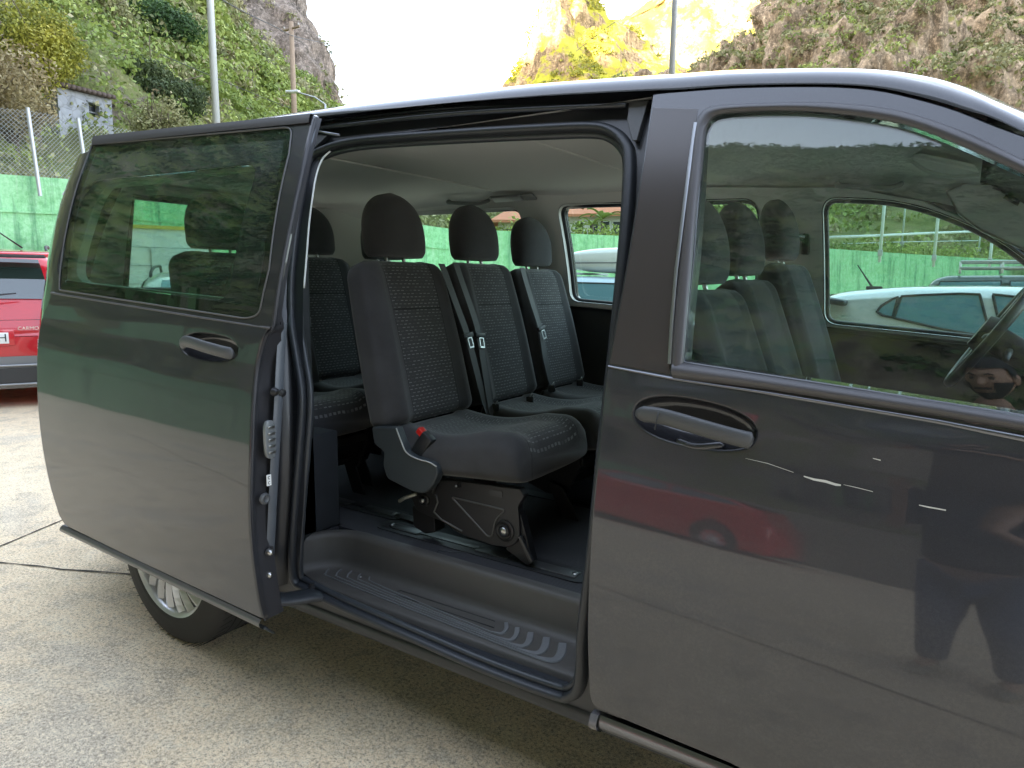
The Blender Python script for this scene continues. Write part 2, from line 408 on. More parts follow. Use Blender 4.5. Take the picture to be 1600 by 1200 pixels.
def npmesh(name, V, F, mat, parent=None, smooth=False):
    me = bpy.data.meshes.new(name); nv, nf, k = len(V), len(F), F.shape[1]
    me.vertices.add(nv); me.vertices.foreach_set('co', np.asarray(V, np.float32).ravel()); me.loops.add(nf*k); me.loops.foreach_set('vertex_index', np.asarray(F, np.int32).ravel())
    me.polygons.add(nf); me.polygons.foreach_set('loop_start', np.arange(0, nf*k, k, dtype=np.int32)); me.polygons.foreach_set('loop_total', np.full(nf, k, np.int32)); me.update(calc_edges=True); me.validate()
    return link_mesh(name, me, mat, parent, smooth=smooth)
def text(name, s, size, mat, parent, M, depth=.0015):
    cu = bpy.data.curves.new(name, 'FONT'); cu.body = s; cu.size = size; cu.extrude = depth; cu.align_x = 'CENTER'; cu.align_y = 'CENTER'
    o = bpy.data.objects.new(name, cu); COL.objects.link(o); me = bpy.data.meshes.new_from_object(o); bpy.data.objects.remove(o)
    o = link_mesh(name, me, mat, parent, smooth=False); o.matrix_local = M; return o
def basis(o, x, y):              # matrix from origin and x,y directions
    x = Vector(x).normalized(); z = x.cross(Vector(y)).normalized(); y = z.cross(x)
    return Matrix(((x[0], y[0], z[0], o[0]), (x[1], y[1], z[1], o[1]), (x[2], y[2], z[2], o[2]), (0, 0, 0, 1)))
# ================================================================== TERRAIN
def m_concrete():
    t = NT('concrete'); c = t.coord('Object')
    big = t.noise(c, .55, 6, .6); med = t.noise(c, 5, 6, .65); fine = t.noise(c, 95, 5, .72); sp = t.noise(c, 260, 3, .75)
    mid2 = t.noise(c, 16, 6, .75); grit = t.noise(c, 84, 6, .78); hue = t.noise(c, .9, 5, .65, .6)
    base = t.mix(t.ramp(big, [(.34, 0.), (.66, 1.)]), (.76, .58, .36), (.92, .715, .46))
    base = t.mix(t.ramp(hue, [(.38, .5), (.48, 0.)]), base, (.40, .365, .32)); base = t.mix(t.ramp(hue, [(.54, 0.), (.68, .7)]), base, (.66, .53, .33))
    base = t.mix(t.ramp(med, [(.36, .6), (.48, 0.)]), base, (.38, .315, .235)); base = t.mix(t.ramp(med, [(.54, 0.), (.64, .5)]), base, (.92, .77, .54)); base = t.mix(t.ramp(mid2, [(.36, .45), (.48, 0.)]), base, (.30, .24, .175)); base = t.mix(t.ramp(mid2, [(.52, 0.), (.66, .6)]), base, (.80, .70, .52))
    base = t.mix(t.ramp(grit, [(.38, .95), (.475, 0.)]), base, (.27, .215, .15)); base = t.mix(t.ramp(grit, [(.50, 0.), (.62, .95)]), base, (.96, .82, .58))
    base = t.mix(t.ramp(sp, [(.36, .8), (.45, 0.)]), base, (.08, .07, .06)); base = t.mix(t.ramp(sp, [(.56, 0.), (.66, .7)]), base, (.95, .88, .72))
    h = t.math('ADD', t.math('ADD', grit, mid2), t.math('MULTIPLY', sp, .5))
    t.bsdf(Base_Color=base, Roughness=.88, Normal=t.bump(h, .5, .004)); return t.m
CONC = m_concrete()
def m_green(k=1.):
    t = NT('green_render'); c = t.coord('Object'); a = t.noise(c, 1.1, 6, .7); b = t.noise(c, 9, 6, .75); s = t.noise(t.coord('Object', (1, 1, .25)), 3.5, 6, .7)
    col = t.mix(t.ramp(a, [(.35, 0.), (.66, 1.)]), (.21, .50, .22), (.30, .64, .32))
    col = t.mix(t.ramp(b, [(.42, .0), (.66, .7)]), col, (.44, .74, .46)); col = t.mix(t.ramp(s, [(.3, .5), (.45, 0.)]), col, (.09, .32, .15))
    col = t.mix(t.ramp(b, [(.3, .55), (.43, 0.)]), col, (.08, .30, .13))
    st = t.noise(t.coord('Object', (2.5, 2.5, .18)), 2.2, 5, .7); col = t.mix(t.ramp(st, [(.36, .6), (.50, 0.)]), col, (.06, .20, .10)); col = t.mix(t.ramp(st, [(.58, 0.), (.7, .5)]), col, (.50, .66, .48))
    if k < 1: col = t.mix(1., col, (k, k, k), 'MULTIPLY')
    t.bsdf(Base_Color=col, Roughness=.85, Normal=t.bump(b, .7, .03)); return t.m
GREEN = m_green(); GREEN_DIM = m_green(.42)  # second copy darkened so the wall reflects dimmer in the doors
def m_soil(name, veg, rockmix, rock, vscale=.25, crev_shade=False):
    """hillside ground: rock and soil showing between plants"""
    t = NT(name); c = t.coord('Object'); a = t.noise(c, vscale, 8, .68); b = t.noise(c, vscale*5, 8, .72); d = t.noise(t.coord('Object', (1, 1, .35)), vscale*2.2, 9, .75)
    r = t.mix(t.ramp(b, [(.3, 0.), (.7, 1.)]), tuple(x*.42 for x in rock), tuple(min(1, x*1.35) for x in rock)); r = t.mix(t.ramp(d, [(.38, .85), (.5, 0.)]), r, tuple(x*.3 for x in rock))
    if crev_shade:
        k1 = t.noise(t.coord('Object', (1, 1, .30)), vscale*9, 8, .8); k2 = t.noise(c, vscale*24, 6, .75)
        r = t.mix(t.ramp(k1, [(.40, .8), (.50, 0.)]), r, tuple(x*.30 for x in rock)); r = t.mix(t.ramp(k2, [(.52, 0.), (.66, .7)]), r, tuple(min(1, x*1.9) for x in rock)); r = t.mix(t.ramp(k2, [(.34, .7), (.45, 0.)]), r, (.05, .05, .03))  # crevice shade painted into the rock colour by noise
    g = t.mix(t.ramp(b, [(.32, 0.), (.68, 1.)]), veg[0], veg[1]); g = t.mix(t.ramp(a, [(.4, 0.), (.7, .8)]), g, veg[2])
    geo = t.n('ShaderNodeNewGeometry'); sx = t.n('ShaderNodeSeparateXYZ'); t.l(geo.outputs['Normal'], sx.inputs[0])
    f = t.math('ADD', t.math('MULTIPLY', sx.outputs['Z'], .7), t.math('MULTIPLY', t.math('SUBTRACT', b, .5), 1.5)); f = t.math('ADD', f, t.math('MULTIPLY', t.math('SUBTRACT', a, .5), 1.2))
    f = t.ramp(f, [(rockmix-.08, 0.), (rockmix+.10, 1.)])
    t.bsdf(Base_Color=t.mix(f, r, g), Roughness=.95, Specular_IOR_Level=.15, Normal=t.bump(b, .9, .5)); return t.m
def m_leaf(name, cols, scale=.35, trans=.25):
    t = NT(name); g = t.n('ShaderNodeNewGeometry'); c = t.coord('Object'); a = t.noise(c, scale, 5, .6)
    col = t.ramp(a, [(.28, cols[0]), (.44, cols[1]), (.56, cols[2]), (.70, cols[3])])
    rr = g.outputs['Random Per Island']; col = t.mix(t.math('MULTIPLY', rr, .55), col, tuple(x*.35 for x in cols[0])); col = t.mix(t.ramp(rr, [(.8, 0.), (1., .6)]), col, tuple(min(1, x*1.5) for x in cols[3]))
    b = t.bsdf(Base_Color=col, Roughness=.6, Specular_IOR_Level=.3)
    tr = t.n('ShaderNodeBsdfTranslucent'); t.l(col, tr.inputs[0]); m = t.n('ShaderNodeMixShader'); m.inputs[0].default_value = trans
    t.l(b.outputs[0], m.inputs[1]); t.l(tr.outputs[0], m.inputs[2]); t.l(m.outputs[0], t.out.inputs[0]); return t.m
SOILL = m_soil('hill_soil', ((.11, .15, .045), (.20, .23, .07), (.26, .24, .11)), .28, (.30, .25, .19))
CLIFFR = m_soil('cliff_rock', ((.13, .16, .045), (.24, .25, .07), (.32, .27, .10)), .50, (.50, .375, .25), .085, True)
CLIFFL = m_soil('cliff_rock_grey', ((.055, .075, .03), (.10, .12, .045), (.10, .10, .06)), .78, (.29, .235, .19), .10, True)
PEAKM = m_soil('peak_soil_sungold', ((.30, .29, .02), (.50, .45, .035), (.55, .44, .08)), .36, (.50, .34, .18), .05, True)  # golden sunlight is put into the soil and plant colours
LEAFA = m_leaf('leaf_bright', ((.14, .19, .05), (.25, .33, .075), (.38, .46, .11), (.50, .54, .17)), .18)
LEAFB = m_leaf('leaf_scrub', ((.14, .16, .07), (.26, .27, .11), (.40, .38, .18), (.54, .48, .28)), .22)
LEAFD = m_leaf('leaf_dark', ((.035, .075, .025), (.06, .12, .035), (.085, .16, .05), (.11, .19, .06)), .6)
LEAFF = m_leaf('leaf_shade', ((.045, .055, .03), (.075, .085, .04), (.12, .12, .06), (.17, .15, .09)), .22)  # darkened copy of the scrub leaves, so the slope reflects dimmer
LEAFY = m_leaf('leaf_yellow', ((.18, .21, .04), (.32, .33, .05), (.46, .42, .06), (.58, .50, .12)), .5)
LEAFDRY = m_leaf('leaf_dry', ((.22, .17, .09), (.36, .28, .14), (.46, .38, .2), (.55, .48, .3)), .5)
BARK = simple('bark', (.16, .125, .095), .9, bump=.6, bscale=30, vary=.4, vscale=8)

# ground
mb = MB(); mb.box((0, 0, -.15), (1600, 1600, .3)); g = mb.build('ground', CONC, smooth=False); setp(g, 'grey aged concrete of the parking lot with hairline cracks', 'ground', kind='structure')

def hill(name, mat, cols, rows, disp, dscale, nu=160, nv=110, seed=0, label=None, ridge=0, kind='structure', spike=0):
    """cols: list of [px, [(py,dist), ...]] control columns; every column has the same number of rows"""
    cols = sorted(cols, key=lambda c: c[0]); K = len(cols[0][1])
    px = np.array([c[0] for c in cols], float); PY = np.array([[r[0] for r in c[1]] for c in cols], float); DD = np.array([[r[1] for r in c[1]] for c in cols], float)
    U = np.linspace(px[0], px[-1], nu); G = np.zeros((nu, nv, 3))
    for i, u in enumerate(U):
        py = [np.interp(u, px, PY[:, k]) for k in range(K)]; dd = [np.interp(u, px, DD[:, k]) for k in range(K)]
        ctl = [ath(u, py[k], dd[k]) for k in range(K)]
        t = np.linspace(0, K-1, nv); j = np.minimum(t.astype(int), K-2); f = (t-j)[:, None]; C_ = np.array(ctl)
        G[i] = C_[j]*(1-f)+C_[j+1]*f
    # outward normals of the smooth sheet
    du = np.gradient(G, axis=0); dv = np.gradient(G, axis=1); N = np.cross(dv, du); N /= np.linalg.norm(N, axis=2)[..., None]+1e-9
    tc_ = CAM-G; N *= np.sign(np.sum(N*tc_, 2))[..., None]
    q = fbm(G/dscale, 6, seed, .55)
    if ridge: q = q+ridge*(np.abs(fbm(G*np.array([1, 1, .35])/(dscale*.5), 5, seed+9, .6))-.25)
    edge = np.minimum(1, np.linspace(0, 1, nv)*12)[None, :]
    G = G+N*(q*disp*edge)[..., None]
    if spike: G[..., 2] += spike*np.maximum(0, fbm(G/(dscale*.12), 3, seed+5))*edge
    idx = np.arange(nu*nv).reshape(nu, nv); F = np.stack([idx[:-1, :-1], idx[1:, :-1], idx[1:, 1:], idx[:-1, 1:]], -1).reshape(-1, 4)
    o = npmesh(name, G.reshape(-1, 3), F, mat, smooth=True); setp(o, label, 'hill', kind=kind); return G, N
def scatter_on(G, N, n, rng, vis=None):
    nu, nv = G.shape[:2]; i = rng.uniform(0, nu-1.01, n); j = rng.uniform(0, nv-1.01, n); a = i.astype(int); b = j.astype(int); f = (i-a)[:, None]; g_ = (j-b)[:, None]
    # area weighting by rejection
    P = (G[a, b]*(1-f)*(1-g_)+G[a+1, b]*f*(1-g_)+G[a, b+1]*(1-f)*g_+G[a+1, b+1]*f*g_); Nn = N[a, b]
    A = np.linalg.norm(np.cross(G[a+1, b]-G[a, b], G[a, b+1]-G[a, b]), axis=1); k = rng.uniform(0, np.percentile(A, 97), n) < A
    return P[k], Nn[k]
def shrubs(name, G, N, n, R, nl, leaf, mat, label, seed, keep=None, flat=.75, near=False):
    rng = np.random.default_rng(seed); P, Nn = scatter_on(G, N, n, rng)
    if keep is not None:
        k = keep(P); P, Nn = P[k], Nn[k]
    m = len(P); r = rng.uniform(R[0], R[1], m)**1.0*rng.choice([.7, 1, 1.35], m)
    d = rng.normal(0, 1, (m, nl, 3)); d /= np.linalg.norm(d, axis=2)[..., None]; d[..., 2] = np.abs(d[..., 2])*.95-.1
    lump = 1+.28*fbm(d*2.1+P[:, None, :]*.37, 3, seed)
    rr = rng.uniform(.62, 1.06, (m, nl, 1))*lump[..., None]
    Q = P[:, None, :]+d*rr*r[:, None, None]*np.array([1, 1, flat])+np.array([0, 0, .12])*r[:, None, None]
    dist = np.linalg.norm(P-CAM, axis=1); lf = np.clip(.0030*dist, .05, leaf) if near else leaf*np.sqrt(r/R[1])
    V, F = leafmesh(Q.reshape(-1, 3), d.reshape(-1, 3), np.repeat(lf, nl), .6, .55, rng)
    o = npmesh(name, V, F, mat); setp(o, label, 'shrubs', kind='stuff'); return o

# left hillside (near) and its cliff
GL, NL = hill('left_hillside', SOILL, [
    [-900, [(330, 15), (150, 22), (-250, 45), (-500, 60)]], [-300, [(330, 15.5), (160, 24), (-240, 47), (-420, 62)]], [0, [(330, 16.5), (190, 24), (-200, 50), (-330, 68)]], [130, [(340, 17.5), (190, 26), (-160, 54), (-240, 72)]],
    [250, [(350, 19), (200, 30), (-60, 60), (-140, 76)]], [330, [(352, 20), (210, 36), (0, 66), (-40, 80)]], [400, [(352, 22), (240, 42), (75, 72), (60, 84)]], [440, [(352, 24), (250, 46), (110, 74), (100, 84)]],
    [480, [(352, 26), (270, 50), (146, 76), (140, 86)]], [520, [(352, 28), (290, 52), (172, 78), (170, 86)]], [640, [(355, 30), (330, 52), (270, 80), (268, 90)]]], None, 2.2, 9, 200, 130, 3, 'steep scrub-covered hillside above the parking lot on the left')
def kl(P): return np.ones(len(P), bool)
HUTC = ath(136, 175, 20.5)
def nohut(P):
    v = P-CAM; z = v@_F; px = 800+FPX*(v@_R)/z; py = 600-FPX*(v@_U)/z; d = np.hypot(v[:, 0], v[:, 1])
    return ~((px > 92) & (px < 190) & (py < 262) & (d < 24)) & ~((px > 60) & (px < 215) & (np.linalg.norm(P[:, :2]-HUTC[:2], axis=1) < 3.0))
shrubs('hillside_scrub', GL, NL, 9500, (.5, 1.15), 62, .20, LEAFB, 'dense dry green scrub covering the near hillside', 11, lambda P: (fbm(P/7., 3, 21) < .10) & nohut(P), near=True)
shrubs('hillside_bushes', GL, NL, 9500, (.5, 1.25), 62, .20, LEAFA, 'bright green bushes covering the near hillside', 12, lambda P: (fbm(P/7., 3, 21) > -.04) & nohut(P), near=True)
shrubs('hillside_dry_grass', GL, NL, 2600, (.4, .8), 50, .15, LEAFDRY, 'tufts of dry brown grass on the near hillside', 13, lambda P: (fbm(P/5., 3, 77) > .08) & nohut(P), near=True)
GC, NC = hill('left_cliff', CLIFFL, [
    [230, [(330, 95), (60, 118), (-300, 150), (-330, 175)]], [380, [(330, 95), (60, 118), (-180, 150), (-200, 175)]], [440, [(330, 95), (100, 118), (-120, 140), (-140, 160)]], [470, [(330, 96), (110, 116), (-10, 132), (-20, 150)]], [485, [(330, 98), (120, 116), (38, 128), (30, 150)]],
    [500, [(330, 99), (150, 116), (88, 124), (82, 150)]], [510, [(330, 100), (170, 116), (132, 122), (128, 150)]], [522, [(330, 100), (190, 116), (164, 120), (160, 150)]], [560, [(340, 102), (250, 116), (215, 120), (212, 150)]], [640, [(345, 104), (300, 116), (280, 120), (278, 150)]]],
    None, 5, 16, 150, 120, 5, 'grey brown rock cliff rising behind the left hillside', ridge=.8)
shrubs('cliff_scrub', GC, NC, 4200, (.6, 1.7), 30, .30, LEAFB, 'patches of scrub clinging to the grey cliff', 14, lambda P: fbm(P/14., 4, 31) > -.02)
# peak catching the sun, further ridge, right cliff
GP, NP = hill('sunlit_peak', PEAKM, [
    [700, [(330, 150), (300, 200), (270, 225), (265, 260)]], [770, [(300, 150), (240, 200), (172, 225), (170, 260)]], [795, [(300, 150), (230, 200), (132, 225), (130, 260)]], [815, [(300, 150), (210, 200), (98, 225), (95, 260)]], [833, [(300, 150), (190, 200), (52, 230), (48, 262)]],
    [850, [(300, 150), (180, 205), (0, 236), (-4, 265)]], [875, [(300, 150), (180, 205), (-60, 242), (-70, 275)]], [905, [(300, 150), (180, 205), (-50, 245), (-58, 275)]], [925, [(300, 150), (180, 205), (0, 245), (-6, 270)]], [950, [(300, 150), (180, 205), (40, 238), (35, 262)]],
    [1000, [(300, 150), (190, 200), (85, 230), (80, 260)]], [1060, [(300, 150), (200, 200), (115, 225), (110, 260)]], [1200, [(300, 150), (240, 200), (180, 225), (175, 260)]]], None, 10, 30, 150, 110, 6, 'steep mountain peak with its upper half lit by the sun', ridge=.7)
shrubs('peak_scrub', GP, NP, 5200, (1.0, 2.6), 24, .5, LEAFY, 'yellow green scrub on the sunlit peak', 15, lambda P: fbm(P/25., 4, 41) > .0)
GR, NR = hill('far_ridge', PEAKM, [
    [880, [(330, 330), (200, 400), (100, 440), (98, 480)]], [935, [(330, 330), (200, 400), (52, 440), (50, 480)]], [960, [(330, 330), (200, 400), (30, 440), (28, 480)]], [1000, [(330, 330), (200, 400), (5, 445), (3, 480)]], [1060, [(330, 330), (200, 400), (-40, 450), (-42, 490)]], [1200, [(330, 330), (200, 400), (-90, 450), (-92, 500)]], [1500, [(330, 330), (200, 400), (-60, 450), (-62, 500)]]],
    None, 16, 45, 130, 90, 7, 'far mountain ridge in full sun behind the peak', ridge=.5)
GX, NX = hill('right_cliff', CLIFFR, [
    [960, [(330, 95), (220, 118), (150, 128), (148, 150)]], [1000, [(330, 95), (220, 118), (108, 130), (106, 150)]], [1082, [(330, 92), (210, 116), (114, 132), (106, 155)]], [1142, [(330, 90), (200, 116), (88, 138), (86, 160)]], [1192, [(330, 88), (190, 114), (72, 140), (70, 162)]], [1206, [(330, 88), (190, 112), (40, 138), (34, 165)]],
    [1224, [(330, 86), (190, 110), (-40, 140), (-60, 170)]], [1260, [(330, 84), (190, 108), (-110, 146), (-140, 180)]], [1400, [(330, 80), (190, 106), (-90, 150), (-130, 185)]], [1600, [(330, 78), (200, 104), (-80, 150), (-120, 185)]], [2000, [(330, 76), (210, 100), (-100, 150), (-150, 185)]], [2600, [(340, 74), (230, 96), (-200, 150), (-260, 185)]]],
    None, 8, 20, 460, 250, 8, 'reddish rock cliff with scrub above the van roof', ridge=1.7)
shrubs('right_cliff_scrub', GX, NX, 17000, (.5, 1.6), 30, .30, LEAFB, 'patchy scrub growing over the reddish cliff', 16, lambda P: fbm(P/10., 4, 51) > -.12)
shrubs('right_cliff_bushes', GX, NX, 12000, (.5, 1.6), 26, .26, LEAFA, 'greener bushes growing over the reddish cliff', 17, lambda P: fbm(P/12., 4, 61) > -.02)
# slope seen through the van windows
GN, NN = hill('rear_hillside', SOILL, [
    [560, [(395, 34), (330, 46), (262, 70), (258, 84)]], [900, [(395, 37), (340, 46), (255, 72), (250, 84)]], [1290, [(402, 36), (330, 46), (230, 70), (225, 84)]], [1600, [(418, 37), (340, 46), (215, 68), (210, 80)]], [2200, [(430, 34), (350, 42), (180, 66), (176, 76)]], [2900, [(440, 28), (360, 34), (100, 60), (90, 70)]]],
    None, 1.4, 8, 200, 60, 9, 'scrub hillside behind the green wall, seen through the van windows')
shrubs('rear_scrub', GN, NN, 4200, (.4, 1.0), 36, .17, LEAFB, 'scrub on the hillside seen through the van windows', 18, lambda P: fbm(P/6., 3, 71) < .12)
shrubs('rear_bushes', GN, NN, 4200, (.4, .95), 36, .17, LEAFA, 'green bushes on the hillside seen through the van windows', 19, lambda P: fbm(P/6., 3, 71) > -.08)

# the mountain that keeps the lot in shade, behind the photographer, and the slope in front of it
def grid_hill(name, mat, f, x0, x1, y0, y1, nu, nv, disp, ds, seed, label):
    X, Y = np.meshgrid(np.linspace(x0, x1, nu), np.linspace(y0, y1, nv), indexing='ij'); Z = f(X, Y); G = np.stack([X, Y, Z], -1)
    G[..., 2] += fbm(G/ds, 6, seed, .55)*disp*np.minimum(1, np.maximum(0, Z)/4+.02)
    du = np.gradient(G, axis=0); dv = np.gradient(G, axis=1); N = np.cross(du, dv); N /= np.linalg.norm(N, axis=2)[..., None]; N *= np.sign(N[..., 2])[..., None]
    idx = np.arange(nu*nv).reshape(nu, nv); F = np.stack([idx[:-1, :-1], idx[1:, :-1], idx[1:, 1:], idx[:-1, 1:]], -1).reshape(-1, 4)
    o = npmesh(name, G.reshape(-1, 3), F, mat, smooth=True); setp(o, label, 'hill', kind='structure'); return G, N
RIDGE_H = 308.
grid_hill('shading_mountain', CLIFFL, lambda X, Y: RIDGE_H*np.clip(1-np.abs(Y+320)/230., 0, 1)*(1-.0000004*X*X)-1, -900, 900, -560, -90, 120, 60, 14, 60, 81, 'large mountain behind the photographer that shades the lot')
def _fs(X, Y):
    d = np.maximum(-(Y+15.5), -(X+33)*.85); d = np.clip(d, 0, 90); cap = 54+8*np.clip((-8-X)/22., 0, 1); return np.minimum(d*2.1, cap+d*.35)+np.where(d > 0, 2.2, -1.)
GB, NB = grid_hill('front_slope', SOILL, _fs, -120, 80, -85, 3, 170, 120, 3.0, 9, 82, 'scrub slope across the road behind the photographer')
shrubs('front_scrub', GB, NB, 16000, (.6, 1.5), 26, .32, LEAFF, 'scrub on the slope behind the photographer', 20, lambda P: P[:, 2] > 3)
shrubs('front_bushes', GB, NB, 12000, (.6, 1.5), 26, .32, LEAFD, 'green bushes on the slope behind the photographer', 22, lambda P: P[:, 2] > 3)

# ------------------------------------------------------------------ green walls
def wall_run(name, pts, label, th=.35, group=None, ledge=0, GREEN=None):
    GREEN = GREEN or globals()['GREEN']
    """pts: (x,y,ztop)"""
    e = setp(empty(name, (pts[0][0], pts[0][1], 0)), label, 'wall'); mb = MB(); cp_ = MB(); lg = MB(); o0 = Vector((pts[0][0], pts[0][1], 0))
    for (a, b) in zip(pts[:-1], pts[1:]):
        A, B = Vector((a[0], a[1], 0))-o0, Vector((b[0], b[1], 0))-o0; d = (B-A).normalized(); n = Vector((-d.y, d.x, 0)); 
        if n.dot(Vector((CAM[0], CAM[1], 0))-Vector((a[0], a[1], 0))) < 0: n = -n
        bat = .12
        V = [A+n*bat, B+n*bat, B-n*th, A-n*th]; T = [A, B, B-n*th, A-n*th]
        m = 10
        mb.add([tuple(v) for v in V]+[(T[0].x, T[0].y, a[2]), (T[1].x, T[1].y, b[2]), (T[2].x, T[2].y, b[2]), (T[3].x, T[3].y, a[2])], [(0, 1, 5, 4), (1, 2, 6, 5), (2, 3, 7, 6), (3, 0, 4, 7), (4, 5, 6, 7)])
        if ledge:
            z0, z1 = a[2]*ledge, b[2]*ledge; w = .035
            C0, C1 = A+n*(bat*(1-ledge)+w), B+n*(bat*(1-ledge)+w); D0, D1 = A-n*.02, B-n*.02
            lg.add([(C0.x, C0.y, z0), (C1.x, C1.y, z1), (D1.x, D1.y, z1), (D0.x, D0.y, z0), (C0.x, C0.y, z0+.035), (C1.x, C1.y, z1+.035), (D1.x, D1.y, z1+.035), (D0.x, D0.y, z0+.035)], [(0, 1, 5, 4), (4, 5, 6, 7), (3, 2, 1, 0)])
    mb.build('render_face', GREEN, e, smooth=False)
    if ledge: lg.build('ledge', GREEN, e, smooth=False)
    return e
def wp(px, py, d): p = atd(px, py, d); return (p[0], p[1], p[2])
WL = [(-32., -7.5, 3.1), wp(-700, 240, 9.5), wp(-250, 262, 11), wp(0, 272, 12.5), wp(110, 280, 13.2), wp(330, 306, 15.5), wp(520, 332, 17.5), wp(700, 357, 20)]
WR = [wp(700, 357, 20), wp(960, 368, 22), wp(1290, 388, 26), wp(1440, 398, 28), wp(1600, 407, 30), wp(2000, 415, 30), wp(2500, 380, 24)]
wall_run('green_wall', WL, 'tall rough green rendered wall under the chain link fence', ledge=.79)
wall_run('green_wall', WR, 'long green rendered wall seen through the windows of the van')
STW = simple('earth_wall', (.17, .15, .115), .9, bump=.8, bscale=6, vary=.5, vscale=1.5)
wall_run('earth_wall', [(-3.2, -10.2, 1.5), (2, -15, 2.1), (30, -15, 2.3)], 'low earth coloured retaining wall across the lot behind the photographer', GREEN=STW)
WB = [(-33, -1.6, 2.1), (-14, -5.6, 1.95), (-3.2, -10.2, 1.85)]
wall_run('green_wall', WB, 'green rendered wall across the lot behind the photographer', ledge=.5, GREEN=GREEN_DIM)
# earth fill on top of the walls up to the hill foot
def fill(name, W_, back, label):
    V = []; F = []
    for i, (x, y, z) in enumerate(W_):
        n = np.array([x-CAM[0], y-CAM[1]]); L_ = np.hypot(*n); n /= L_; V += [(x+n[0]*.1, y+n[1]*.1, z-.08), (x+n[0]*back, y+n[1]*back, z+.25)]
    F = [(2*i, 2*i+2, 2*i+3, 2*i+1) for i in range(len(W_)-1)]
    mb = MB().add(V, F); o = mb.build(name, SOILL, smooth=False); setp(o, label, 'ground', kind='structure')
    # scrub along the top
    W3 = np.array(W_); P = []
    rng = np.random.default_rng(len(W_)*3)
    for a, b in zip(W3[:-1], W3[1:]):
        m = int(np.linalg.norm(b-a)*16); t = rng.uniform(0, 1, m)[:, None]; p = a*(1-t)+b*t; d = (p-CAM)*np.array([1, 1, 0]); d /= np.linalg.norm(d, axis=1)[:, None]; P.append(p+d*rng.uniform(.5, back, m)[:, None])
    P = np.concatenate(P); m = len(P); nl = 38; r = rng.uniform(.25, .75, m); d = rng.normal(0, 1, (m, nl, 3)); d /= np.linalg.norm(d, axis=2)[..., None]; d[..., 2] = np.abs(d[..., 2])
    Q = P[:, None]+d*r[:, None, None]*rng.uniform(.6, 1.1, (m, nl, 1))
    return Q.reshape(-1, 3), d.reshape(-1, 3), rng
for nm, W_, bk, mt, lb in (('terrace_soil', WL, 5, LEAFB, 'scrub growing on the terrace above the tall green wall'), ('terrace_soil', WR, 14, LEAFA, 'low plants growing on the terrace above the long green wall')):
    Q, d, rng = fill(nm, W_, bk, 'soil terrace on top of the '+('tall' if W_ is WL else 'long')+' green wall')
    V, F = leafmesh(Q, d, .07, .6, .6, rng); o = npmesh('terrace_scrub', V, F, mt); setp(o, lb, 'shrubs', kind='stuff')

# ------------------------------------------------------------------ chain link fence above the left wall
GALV = simple('galvanised', (.50, .51, .52), .45, metal=.4, vary=.1)
WIREM = simple('wire', (.42, .44, .44), .5, metal=.3)
def chain_fence():
    e = setp(empty('chain_link_fence', WL[3]), 'galvanised chain link fence on posts above the tall green wall', 'fence'); O = Vector(WL[3])
    run = [wp(-330, 140, 10.9), wp(43, 172, 12.7), wp(122, 187, 13.5), wp(260, 215, 14.9)]; top = [Vector(p) for p in run]
    bot = [Vector((p.x, p.y, z)) for p, z in zip(top, (wp(-330, 258, 10.9)[2], wp(0, 274, 12.7)[2], wp(110, 281, 13.5)[2], wp(260, 297, 14.9)[2]))]
    mb = MB(); hd = .075
    for i in range(3):
        A0, A1, B0, B1 = bot[i], bot[i+1], top[i], top[i+1]; L_ = (A1-A0).length; n = int(L_/hd); H = ((B0-A0).length+(B1-A1).length)/2; k = int(H/hd)
        def P(u, v): u = u/n; v = v/k; return (A0.lerp(A1, u)).lerp(B0.lerp(B1, u), v)-O
        for j in range(-k, n+1):
            for s in (0, 1):
                a0, b0 = max(j, 0), max(0, -j); a1 = min(j+k, n); b1 = b0+(a1-a0)
                if a1 <= a0: continue
                if s: p, q = P(a0, k-b0), P(a1, k-b1)
                else: p, q = P(a0, b0), P(a1, b1)
                mb.tube([p, q], .0045, 3, caps=False)
    mb.build('wire_mesh', WIREM, e)
    for (x0, y0, x1, y1, D) in ((43, 170, 57, 305, 12.6), (122, 186, 133, 262, 13.4), (-330, 130, -315, 280, 10.8), (-150, 145, -137, 290, 11.5)):
        p, q = Vector(wp(x0, y0, D))-O, Vector(wp(x1, y1, D))-O; q.x = p.x+(q.x-p.x)*.7; q.y = p.y
        m = MB().tube([q, p], .034, 12); m.tube([p, p+Vector((0, 0, .02))], .038, 12); m.build('post', GALV, e, autos=40)
chain_fence()
def pole(name, px, py0, py1, D, r, mat, label, cat, xtra=None, lean=0):
    a = Vector(wp(px, py1, D)); top = wp(px, py0, D)[2]
    e = setp(empty(name, a), label, cat); MB().tube([(0, 0, 0), (lean, 0, top-a.z)], [r*1.15, r*.8], 14).build('mast', mat, e)
    if xtra: xtra(e, top-a.z)
    return e
def lamp_head(e, h):
    MB().tube([(0, 0, h), (.3, -.1, h+.15), (1.0, -.3, h+.2)], .04, 8).build('arm', GALV, e); MB().box((1.25, -.38, h+.2), (.55, .22, .09), -.3).build('lamp_housing', GALV, e, bevel=.02)
WOOD = simple('pole_wood', (.36, .26, .18), .85, vary=.3, vscale=9)
pole('light_mast', 345, -420, 330, 21, .10, simple('pole_paint', (.62, .63, .63), .4), 'tall pale metal light mast on the left hillside', 'light mast', lamp_head)
pole('light_mast', 1040, -300, 345, 23, .095, simple('pole_grey', (.34, .34, .34), .4), 'grey metal light mast standing behind the van roof', 'light mast', lamp_head)
